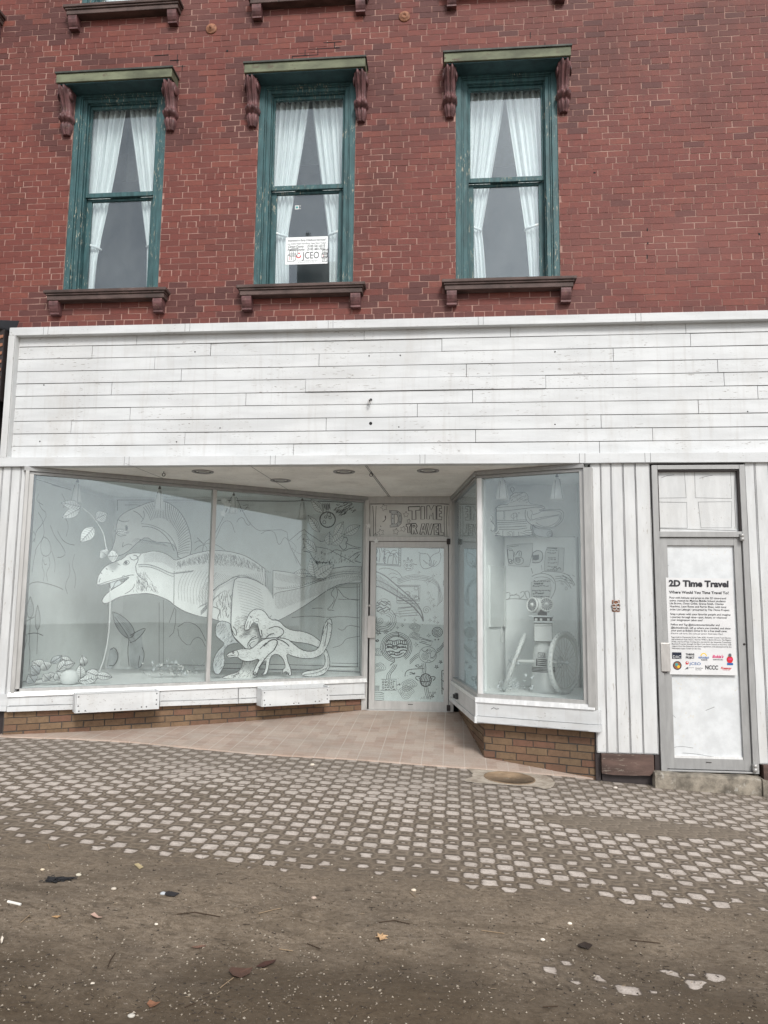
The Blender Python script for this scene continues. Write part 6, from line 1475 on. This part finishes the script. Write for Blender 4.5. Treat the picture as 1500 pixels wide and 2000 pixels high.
# ================================================================== neighbour to the left
nb = empty('neighbouring_shopfront', (-6.2, 0.1, 0.2), 'dark iron shopfront and slate awning at the far left edge', 'shopfront')
mb = MB()
mb.box(-8.2, -4.80, .05, .30, 0.1, 4.50, 0)
mb.build('wall', [M['iron']], nb)
mb = MB()
vs = [(-8.2, .10, 4.66), (-4.62, .10, 4.60), (-4.78, -.20, 4.50), (-8.2, -.24, 4.50), (-8.2, .10, 4.46), (-4.66, .10, 4.46), (-4.80, -.19, 4.46), (-8.2, -.23, 4.46)]
mb.add(vs, [(0, 3, 2, 1), (4, 5, 6, 7), (3, 7, 6, 2), (2, 6, 5, 1)], 0); mb.build('awning', [M['slate']], nb, bevel=.003)
mb = MB()
mb.box(-4.79, -4.70, -.02, .05, 3.7, 4.46, 0)
for k in range(9):
    z = 3.62 + k * .09; mb.add([(-4.80, -.03, z), (-4.705, -.03, z + .03), (-4.705, -.03, z + .06), (-4.80, -.03, z + .05)], [(0, 1, 2, 3)], 1)
mb.build('iron_pilaster', [M['iron'], M['rust']], nb)

# ================================================================== ground
def ground_material():
    t = NT('dusty paving'); p = t.pos()
    wob = t.noise(p, 5.0, 3, .6, col_=True)
    v = t.n('ShaderNodeVectorMath', operation='MULTIPLY_ADD'); t.put(v.inputs[0], wob); v.inputs[1].default_value = (.016, .016, 0); t.put(v.inputs[2], p)
    s = t.sep(v.outputs[0]); x, y = s[0], s[1]; sp = t.sep(p)
    PX, PY = .213, .196
    u = t.ma('DIVIDE', x, PX); w_ = t.ma('DIVIDE', y, PY)
    def cell(a, off): return t.ma('ABSOLUTE', t.ma('SUBTRACT', t.ma('FRACT', t.ma('ADD', a, off + .5 + 100)), .5))
    ua, ub, va, vb = cell(u, 0.0), cell(u, .5), cell(w_, 0.0), cell(w_, .5)
    def octa(a, b):
        q = t.ma('MINIMUM', t.ma('SUBTRACT', .325, a), t.ma('SUBTRACT', .345, b))
        return t.ma('MINIMUM', q, t.ma('SUBTRACT', .492, t.ma('ADD', t.ma('MULTIPLY', a, .98), t.ma('MULTIPLY', b, .98))))
    def rect(a, b): return t.ma('MINIMUM', t.ma('SUBTRACT', .175, a), t.ma('SUBTRACT', .160, b))
    sd = t.ma('MAXIMUM', t.ma('MAXIMUM', octa(ua, va), octa(ub, vb)), t.ma('MAXIMUM', rect(ub, va), rect(ua, vb)))
    sd = t.ma('SUBTRACT', sd, .028)
    fine = t.noise(p, 38, 4, .65); fine2 = t.noise(p, 130, 3, .7); mid = t.noise(t.scale(p, (.6, 1, 1)), 2.1, 4, .6); big = t.noise(p, .62, 3, .5)
    # buried towards the street: the edge of the drift runs from near at right to far at left
    edge = t.ma('ADD', t.ma('MULTIPLY', sp[0], GE[0]), GE[1])
    dep = t.ma('SUBTRACT', edge, sp[1])             # positive = nearer the camera
    lv = t.ramp(dep, -2.3, -.2, .030, .105)
    lv = t.ma('ADD', lv, t.ma('MULTIPLY', t.ma('SUBTRACT', mid, .5), t.ramp(dep, -1.5, -.1, .25, 1.0)))
    lv = t.ma('ADD', lv, t.ma('MULTIPLY', t.ma('SUBTRACT', t.noise(p, 6.0, 2, .5), .5), .22))
    lv = t.ma('ADD', lv, t.ramp(dep, -.05, .35, 0, .55))
    patch = t.ma('MULTIPLY', t.ramp(t.ma('ADD', t.ma('POWER', t.ma('DIVIDE', t.ma('SUBTRACT', sp[0], PT[0]), .72), 2.0), t.ma('POWER', t.ma('DIVIDE', t.ma('SUBTRACT', sp[1], PT[1]), .17), 2.0)), .5, 1.5, 1.0, 0.0), .4)
    lv = t.ma('ADD', lv, patch)
    isl = t.ma('MULTIPLY', t.ramp(t.ma('ABSOLUTE', t.ma('SUBTRACT', sp[1], IS[1])), .10, .24, 1, 0), t.ramp(sp[0], IS[0] - .1, IS[0] + .5))
    lv = t.ma('SUBTRACT', lv, t.ma('MULTIPLY', isl, t.ramp(t.noise(p, 3.3, 2, .5), .42, .60, .25, .66)))
    lv = t.ma('MAXIMUM', lv, -.02)
    lv = t.ma('MAXIMUM', lv, t.ramp(dep, -1.8, -.7, -.02, .052))
    lv = t.ma('MAXIMUM', lv, t.ramp(sp[1], -.75, -.25, -.02, .055))
    e_ = t.ma('ADD', t.ma('SUBTRACT', sd, lv), t.ma('MULTIPLY', t.ma('SUBTRACT', fine, .5), .10))
    vis = t.ramp(e_, .0, .05)
    rim = t.ma('MULTIPLY', t.ramp(sd, -.05, .03), t.ramp(e_, -.13, .01))
    # colours
    grain = t.ramp(fine2, .35, .7)
    sc = t.mix(grain, (.53, .465, .41), (.74, .665, .60)); sc = t.mix(t.ramp(t.noise(p, 7, 3), .35, .65, 0, .35), sc, (.30, .255, .22)); sc = t.mix(t.ramp(t.noise(p, 26, 4, .7), .50, .72, 0, .6), sc, (.22, .18, .145)); sc = t.mix(t.ramp(e_, .16, .02, 0, .35), sc, (.27, .22, .18))
    dust = t.mix(t.ramp(fine, .3, .7), (.170, .132, .093), (.262, .208, .152))
    dust = t.mix(t.ramp(t.noise(p, 120, 2, .8), .56, .68, 0, .8), dust, (.06, .048, .038)); dust = t.mix(t.ramp(t.noise(p, 105, 2, .8, .5), .60, .70, 0, .6), dust, (.36, .32, .27))
    dust = t.mix(t.ramp(mid, .40, .66, 0, .35), dust, (.115, .092, .070)); dust = t.mix(t.ramp(t.noise(t.scale(p, (.5, 1, 1)), 9, 4, .7), .52, .66, 0, .4), dust, (.105, .085, .066))
    dust = t.mix(t.ramp(dep, .1, -.6, 0, .62), dust, t.mix(fine, (.215, .175, .135), (.310, .262, .210)))
    clod = t.noise(t.scale(p, (.8, 1.3, 1)), 14, 6, .72, 1.2)
    dust = t.mix(t.ma('MULTIPLY', t.ramp(clod, .50, .66, 0, .62), t.ramp(dep, -.2, .5)), dust, (.075, .056, .038))
    dust = t.mix(t.ma('MULTIPLY', t.ramp(clod, .46, .36, 0, .35), t.ramp(dep, -.2, .5)), dust, (.30, .25, .19))
    dust = t.mix(t.ma('MULTIPLY', t.ramp(t.noise(t.scale(p, (.45, 1.6, 1)), 2.6, 5, .7, .8), .52, .66, 0, .45), t.ramp(dep, -.1, .6)), dust, (.085, .064, .043))
    wetl = t.ramp(t.ma('ADD', t.ma('SUBTRACT', t.ma('ADD', t.ma('MULTIPLY', sp[0], .17), WE), sp[1]), t.ma('MULTIPLY', t.ma('SUBTRACT', t.noise(p, 1.3, 5, .65), .5), 2.4)), -.35, .55)
    dust = t.mix(t.ma('MULTIPLY', wetl, .80), dust, t.mix(fine, (.050, .034, .020), (.100, .072, .044)))
    ghost = t.ma('MULTIPLY', t.ramp(dep, -.9, .75, 1, 0), t.ramp(t.ma('ADD', sd, t.ma('MULTIPLY', t.ma('SUBTRACT', fine, .5), .06)), .0, .03))
    dust = t.mix(t.ma('MULTIPLY', ghost, .45), dust, (.150, .120, .090))
    dust = t.mix(t.ma('MULTIPLY', rim, .55), dust, (.085, .066, .050))
    k = t.mix(vis, dust, sc)
    k = t.mix(t.ramp(t.ma('ADD', sp[1], t.ma('MULTIPLY', big, .6)), -1.5, .35, 0, .42), k, (.215, .185, .155))
    h = t.ma('ADD', t.ma('MULTIPLY', clod, .5), 0.0)
    h = t.ma('ADD', h, t.ma('MULTIPLY', t.ma('MULTIPLY', t.ramp(sd, -.04, .10), .45), t.ramp(dep, -.3, .45, 1, 0)), t.ma('ADD', t.ma('MULTIPLY', fine, .38), t.ma('MULTIPLY', fine2, .40)))
    hv = t.ma('ADD', t.ma('MULTIPLY', vis, .25), h)
    t.bsdf(k, t.ramp(wetl, 0, 1, .93, .62), 0, t.bump(hv, .9, .016), .3); return t.mat
gA, gB = on_ground(0, 1640), on_ground(1450, 1775)
sl = (gB.y - gA.y) / (gB.x - gA.x); GE = (sl, gA.y - sl * gA.x)
pt_ = on_ground(1255, 1615); PT = (pt_.x, pt_.y)
is_ = on_ground(1000, 1893); IS = (is_.x - .15, is_.y)
we = on_ground(200, 1860); WE = we.y - .17 * we.x
print('ground', GE, PT, IS, WE)
M['ground'] = ground_material()
def dh(x, y):
    # gentle mounds and the packed drift near the street
    e = GE[0] * x + GE[1]; dpt = e - y
    k = max(0, min(1, (dpt + .3) / 1.2))
    return k * .034 * noise.noise(Vector((x * 1.1, y * 1.6, 1.3))) + k * .017 * noise.noise(Vector((x * 3.7, y * 4.3, 7.1))) + k * .012
xs = [-70, -40, -20, -12, -8.5] + [-6.5 + i * .05 for i in range(241)] + [7.5, 12, 20, 40, 70]
ys = [-70, -40, -22, -14, -10, -8, -7] + [-6.2 + i * .05 for i in range(135)] + [3, 20, 70]
mb = MB(); nx = len(xs)
vs = [(x, y, gz(x, y) + (dh(x, y) if -6.6 < x < 5.6 and -6.3 < y < .0 else 0)) for y in ys for x in xs]
mb.add(vs, [(j * nx + i, j * nx + i + 1, (j + 1) * nx + i + 1, (j + 1) * nx + i) for j in range(len(ys) - 1) for i in range(nx - 1)], 0, 0, True)
tag(mb.build('ground', [M['ground']]), kind='structure')

# tiled entrance floor
def tilemat():
    t = NT('quarry tiles'); p = t.pos(); s = t.sep(p)
    def ln(a, per, off, wd): return t.ramp(t.ma('ABSOLUTE', t.ma('SUBTRACT', t.ma('FRACT', t.ma('ADD', t.ma('DIVIDE', a, per), 100 + off)), .5)), .5 - wd / per, .5 - wd / per * .45)
    row = t.ma('FLOOR', t.ma('ADD', t.ma('DIVIDE', s[1], .205), 100.3)); col_ = t.ma('FLOOR', t.ma('ADD', t.ma('DIVIDE', s[0], .205), 100.5 - .5))
    l1 = ln(s[0], .205, .5, .007); l2 = ln(s[1], .205, .8, .006)
    wn = t.n('ShaderNodeTexWhiteNoise'); wn.noise_dimensions = '2D'; cb = t.n('ShaderNodeCombineXYZ'); t.put(cb.inputs[0], col_); t.put(cb.inputs[1], row); t.put(wn.inputs['Vector'], cb.outputs[0])
    k = t.mix(wn.outputs['Value'], (.36, .270, .220), (.46, .365, .305))
    n = t.noise(p, 4, 5, .65); n2 = t.noise(p, 60, 4, .7)
    k = t.mix(t.ramp(n, .35, .68, 0, .6), k, (.45, .40, .35)); k = t.mix(t.ramp(n2, .45, .75, 0, .3), k, (.16, .12, .095))
    k = t.mix(t.ramp(s[1], .25, .02, 0, .35), k, (.56, .41, .32))
    g = t.ma('MAXIMUM', l1, t.ma('MULTIPLY', l2, .7))
    k = t.mix(t.ma('MULTIPLY', g, .75), k, (.52, .455, .40))
    k = t.mix(t.ramp(t.noise(t.scale(p, (1, 1, 1)), 1.3, 4, .6), .5, .72, 0, .5), k, (.30, .255, .215))
    t.bsdf(k, .8, 0, t.bump(t.ma('SUBTRACT', t.ma('MULTIPLY', n2, .3), g), .5, .004), .3); return t.mat
mb = MB()
edge = [(20, 1441), (130, 1444), (260, 1451), (380, 1463), (500, 1474), (640, 1482), (800, 1488), (940, 1497), (1050, 1511), (1165, 1523)]
ep = [on_ground(*e) for e in edge]
ny = 14; n = 60; vs = []
x0, x1 = ep[0].x - .15, ep[-1].x + .02
def edgeY(x):
    for a, b in zip(ep, ep[1:]):
        if a.x <= x <= b.x: return a.y + (b.y - a.y) * (x - a.x) / (b.x - a.x)
    return ep[0].y if x < ep[0].x else ep[-1].y
for j in range(ny + 1):
    for i in range(n + 1):
        x = x0 + (x1 - x0) * i / n; yf = edgeY(x) + .012 * noise.noise(Vector((x * 6, 2, 2))) if j == 0 else edgeY(x); yf = min(yf, .12)
        y = yf + (2.24 - yf) * j / ny; tt = (y - yf) / (2.24 - yf); zf_ = gz(x, yf) + .012
        vs.append((x, y, zf_ + (.352 - zf_) * tt))
fs_ = [(j * (n + 1) + i, j * (n + 1) + i + 1, (j + 1) * (n + 1) + i + 1, (j + 1) * (n + 1) + i) for j in range(ny) for i in range(n)]
mb.add(vs, fs_, 0, 0, True)
mb.add([vs[i] for i in range(n + 1)] + [(vs[i][0], vs[i][1] - .004, vs[i][2] - .05) for i in range(n + 1)], [(i, n + 1 + i, n + 2 + i, i + 1) for i in range(n)], 0)
tag(mb.build('entrance_floor', [tilemat()]), kind='structure')

# mortar apron and round cover
def patchmat():
    t = NT('pale patched mortar'); p = t.pos(); n = t.noise(p, 9, 6, .7); n2 = t.noise(p, 70, 3, .7)
    k = t.mix(t.ramp(n, .35, .65), (.30, .25, .20), (.50, .44, .365)); k = t.mix(t.ramp(n2, .5, .75, 0, .35), k, (.17, .14, .115))
    t.bsdf(k, .9, 0, t.bump(t.ma('ADD', n, t.ma('MULTIPLY', n2, .5)), .6, .008)); return t.mat
def blob(pts, dz, k=2):
    P = smooth([(on_ground(*q).x, on_ground(*q).y) for q in pts], k, True)
    out = []
    for i, (x, y) in enumerate(P):
        for t_ in (0, .5):
            nx_, ny_ = P[(i + 1) % len(P)]; xx = x + (nx_ - x) * t_; yy = y + (ny_ - y) * t_
            q = .022 * noise.noise(Vector((xx * 13, yy * 13, 4))); out.append((xx + q, yy + q, gz(xx, yy) + dz))
    return out
mb = MB()
bl = blob([(905, 1500), (960, 1501), (1050, 1512), (1090, 1525), (1075, 1545), (1040, 1538), (960, 1533), (900, 1528), (930, 1515)], .0065)
mb.add(bl, [tuple(range(len(bl)))], 0); tag(mb.build('mortar_patch', [patchmat()]), kind='structure')
mb = MB(); c_ = on_ground(995, 1521)
rx_ = (on_ground(1041, 1521) - on_ground(952, 1521)).length / 2
mb.lathe((c_.x, c_.y, c_.z + .004), [(rx_ + .012, 0), (rx_ + .01, .008), (rx_, .008), (rx_, .005), (.02, .007), (.015, .003), (0, .003)], (.046, -.02, 1), 48, 0)
tag(mb.build('utility_cover', [paint('sandy iron cover', (.25, .175, .11), .85, .15, 6, .5, chips=.5, chipcol=(.33, .27, .2), chipscale=20)]), 'round rusty brown utility cover set in the pale mortar patch', 'cover')

# ---------------------------------------------------------------- litter on the ground
def gp(x, y, h=0.0):
    p = on_ground(x, y); p.z = gz(p.x, p.y) + dh(p.x, p.y) + h; return p
def pebble(x, y, r, c, label):
    p = gp(x, y); mb = MB(); bm = []; n1, n2 = 7, 12; sd_ = random.uniform(0, 99)
    for j in range(n1 + 1):
        for i in range(n2):
            a = math.pi * j / n1; b = 2 * math.pi * i / n2; k = 1 + .18 * noise.noise(Vector((math.cos(b) * 1.3 + sd_, math.sin(b) * 1.3, math.cos(a) * 1.5)))
            bm.append((p.x + r * k * math.sin(a) * math.cos(b), p.y + r * .8 * k * math.sin(a) * math.sin(b), p.z + r * .35 + r * .5 * k * math.cos(a)))
    mb.add(bm, [(j * n2 + i, j * n2 + (i + 1) % n2, (j + 1) * n2 + (i + 1) % n2, (j + 1) * n2 + i) for j in range(n1) for i in range(n2)], 0, 0, True)
    tag(mb.build('pebble', [plain('pebble stone', c, .85)]), label, 'pebble', 'loose pebbles in the dirt')
pebble(153, 1714, .016, s2l(205, 198, 180), 'rounded grey pebble just right of the black debris clump')
pebble(222, 1740, .015, s2l(200, 190, 175), 'pale pebble farther right of the black debris clump')
pebble(318, 1751, .016, s2l(190, 195, 200), 'bluish pebble resting by a small dark scrap')
pebble(83, 1698, .013, s2l(215, 200, 175), 'small tan pebble above the black debris clump')
pebble(305, 1810, .009, s2l(230, 220, 205), 'tiny pale pebble in the middle left dirt')
pebble(180, 1935, .009, s2l(215, 205, 190), 'tiny pale pebble in the dark lower left dirt')
pebble(256, 1997, .014, s2l(200, 195, 185), 'white pebble at the very bottom edge left of centre')
pebble(808, 1744, .014, s2l(225, 210, 190), 'pale pebble just below the last paving stones near the middle')
pebble(1060, 1837, .012, s2l(235, 228, 215), 'flat pale pebble low in the dirt right of centre')
pebble(613, 1758, .014, s2l(200, 180, 165), 'pinkish pebble in the dirt near the middle')
pebble(610, 1495, .022, s2l(215, 205, 190), 'pale stone lying against the edge of the tiled floor')
pebble(1202, 1540, .020, s2l(215, 205, 195), 'pale stone on the pavers in front of the brown plinth')
pebble(1113, 1807, .012, s2l(240, 230, 215), 'white chip right of the middle dirt')
def scrap(name, cat, pts, c, label, h=.004, curl=.008, grp=None):
    cpt = gp(*pts[0]); P = [on_ground(*q) for q in pts]; cx_ = sum(p.x for p in P) / len(P); cy_ = sum(p.y for p in P) / len(P)
    ring = [(p.x, p.y, gz(p.x, p.y) + dh(p.x, p.y) + h + curl * random.uniform(.2, 1.0)) for p in P]; ctr = (cx_, cy_, gz(cx_, cy_) + dh(cx_, cy_) + h)
    mb = MB(); n_ = len(ring); low = [(a, b, z - .0015) for a, b, z in ring]
    mb.add(ring + [ctr], [(n_, i, (i + 1) % n_) for i in range(n_)], 0); mb.add(low + [(ctr[0], ctr[1], ctr[2] - .0015)], [(n_, (i + 1) % n_, i) for i in range(n_)], 0); mb.add(ring + low, [(i, (i + 1) % n_, n_ + (i + 1) % n_, n_ + i) for i in range(n_)], 0)
    tag(mb.build(name, [plain(name + ' tone', c, .85)]), label, cat, grp)
scrap('fallen_leaf', 'leaf', [(733, 1838), (738, 1833), (737, 1827), (743, 1831), (748, 1826), (749, 1833), (758, 1834), (751, 1838), (757, 1842), (747, 1841), (742, 1846), (740, 1840)], s2l(205, 170, 130), 'pale orange lobed dry leaf low in the middle of the dirt', curl=.016)
scrap('fallen_leaf', 'leaf', [(446, 1903), (452, 1895), (466, 1893), (482, 1898), (494, 1897), (488, 1908), (470, 1916), (454, 1913)], s2l(92, 68, 57), 'dark reddish wet leaf in the lower dirt left of the pale leaf', curl=.014)
scrap('fallen_leaf', 'leaf', [(286, 1974), (292, 1970), (303, 1973), (312, 1976), (302, 1981), (292, 1982)], s2l(135, 95, 72), 'orange brown leaf scrap near the bottom edge', curl=.012)
scrap('fallen_leaf', 'leaf', [(500, 1890), (516, 1878), (540, 1874), (534, 1882), (516, 1890)], s2l(75, 50, 42), 'long dark leaf right of the reddish wet leaf', curl=.012)
scrap('fallen_leaf', 'leaf', [(374, 1852), (388, 1850), (402, 1849), (400, 1854), (385, 1855)], s2l(125, 95, 80), 'faded brown leaf scrap above the reddish wet leaf', curl=.008)
scrap('fallen_leaf', 'leaf', [(100, 1801), (108, 1798), (118, 1799), (112, 1803)], s2l(180, 145, 105), 'small orange leaf scrap left of the pink wrapper bit', curl=.006)
scrap('wrapper_scrap', 'litter', [(176, 1797), (184, 1794), (192, 1798), (199, 1801), (190, 1804), (180, 1802)], s2l(190, 160, 145), 'pinkish crumpled wrapper scrap in the left dirt', curl=.016)
scrap('paper_scrap', 'litter', [(0, 1848), (3, 1841), (6, 1845), (4, 1855), (1, 1858)], s2l(235, 225, 210), 'white paper scrap at the left edge of the picture', curl=.01)
scrap('paper_scrap', 'litter', [(262, 1691), (270, 1690), (280, 1698), (272, 1700)], s2l(185, 168, 130), 'yellowish scrap below the last paving stones at left', curl=.006)
scrap('dark_scrap', 'litter', [(320, 1750), (334, 1748), (350, 1752), (340, 1757), (324, 1756)], s2l(48, 46, 48), 'small dark scrap beside the bluish pebble', curl=.008)
scrap('dark_scrap', 'litter', [(1128, 1848), (1142, 1843), (1158, 1850), (1150, 1856), (1134, 1853)], s2l(52, 42, 36), 'curled dark leaf scrap right of centre in the dirt', curl=.018)
mb = MB(); a, b = gp(14, 1774, .006), gp(40, 1777, .006); mb.tube([a, b], .0065, 0, 8)
tag(mb.build('cigarette_end', [plain('white filter', (.75, .73, .68), .8)]), 'white cigarette end lying in the dirt at the far left', 'litter')
mb = MB(); rr = random.Random(5)
for k in range(80):
    x = rr.gauss(106, 13); y = 1724 - (x - 106) * .10 + rr.gauss(0, 2.2); a = gp(x, y, rr.uniform(.002, .014)); an = rr.uniform(-.5, .5); l = rr.uniform(.015, .05)
    mb.tube([a, a + Vector((l * math.cos(an), l * math.sin(an), rr.uniform(-.004, .006)))], rr.uniform(.0015, .004), 0, 5)
tag(mb.build('debris_clump', [plain('black wet debris', (.02, .02, .022), .7)]), 'black matted clump of wet debris in the left dirt', 'debris')
twigs = [((90, 1652), (94, 1650), (97, 1658)), ((740, 1804), (770, 1800), (800, 1806)), ((430, 1942), (445, 1925), (456, 1915)), ((600, 1838), (625, 1850)), ((545, 1854), (572, 1856)), ((225, 1865), (215, 1880), (210, 1895)), ((40, 1810), (58, 1796)), ((345, 1795), (380, 1790), (430, 1797)), ((505, 1792), (535, 1786), (548, 1784)), ((1060, 1986), (1090, 1984)), ((800, 1748), (812, 1758)), ((360, 1982), (380, 1975)), ((940, 1820), (985, 1826)), ((1230, 1840), (1290, 1846))]
tl_ = ['dark', 'pale']
for i, tw in enumerate(twigs):
    mb = MB(); mb.tube([gp(x, y, .006) for x, y in tw], .0022, 0, 5); x, y = tw[0]
    side = 'left' if x < 300 else ('middle' if x < 800 else 'right'); dep = 'near the last pavers' if y < 1770 else ('half way down the dirt' if y < 1870 else 'low in the dark dirt')
    tag(mb.build('twig', [plain('dry twig', s2l(70, 55, 42) if i % 2 else s2l(150, 130, 105), .9)]), '%s thin twig %s, on the %s side' % (tl_[(i + 1) % 2], dep, side), 'twig', '%s twigs %s on the %s side' % (tl_[(i + 1) % 2], dep, side))
# uncountable grit
mb = MB(); rr = random.Random(11)
for k in range(9000):
    x = rr.uniform(-60, 1560); y = 1650 + 360 * rr.random() ** 1.1
    if k > 8400: x = rr.uniform(1290, 1480); y = 1528 + (x - 1290) * .10 + rr.uniform(-2, 10)
    p = gp(x, y, 0); dep = GE[0] * p.x + GE[1] - p.y
    if k <= 8400 and dep < rr.uniform(-.5, .2): continue
    r = .0018 + .0065 * rr.random() ** 3.2; q_ = [p + Vector((r * math.cos(a + k) * rr.uniform(.6, 1.3), r * math.sin(a + k) * rr.uniform(.6, 1.3), rr.uniform(-.001, .003))) for a in (0, 2.1, 4.2)] + [p + Vector((0, 0, r * rr.uniform(.5, 1.0)))]
    mb.add(q_, [(0, 1, 3), (1, 2, 3), (2, 0, 3)], rr.choice((0, 0, 0, 1, 1, 1, 2, 2, 2, 2, 3)) if k <= 8400 else rr.choice((1, 2, 3, 3)))
tag(mb.build('grit', [plain('grit dark', (.05, .04, .032), .9), plain('grit mid', (.20, .165, .13), .9), plain('grit sand', (.33, .285, .225), .9), plain('grit pale', (.42, .37, .30), .9)]), 'loose grit and small bark chips spread over the dirt', 'grit', kind='stuff')
mb = MB()
for k in range(1500):
    x = rr.uniform(-20, 1520); y = 1690 + 310 * rr.random(); p = gp(x, y, .002); dep = GE[0] * p.x + GE[1] - p.y
    if dep < .0 or noise.noise(Vector((p.x * 1.7, p.y * 3.1, 5))) + rr.uniform(-.35, .35) < .08: continue
    an = rr.gauss(0, .8); l = .006 + .03 * rr.random() ** 2; mb.tube([p, p + Vector((l * math.cos(an), l * math.sin(an), rr.uniform(-.001, .003)))], rr.uniform(.0006, .0017), rr.choice((0, 0, 0, 1)), 4, caps=False)
tag(mb.build('plant_bits', [plain('dark fibres', (.055, .042, .032), .9), plain('straw', (.28, .22, .15), .9)]), 'short broken stalks and fibres scattered over the dirt', 'debris', kind='stuff')
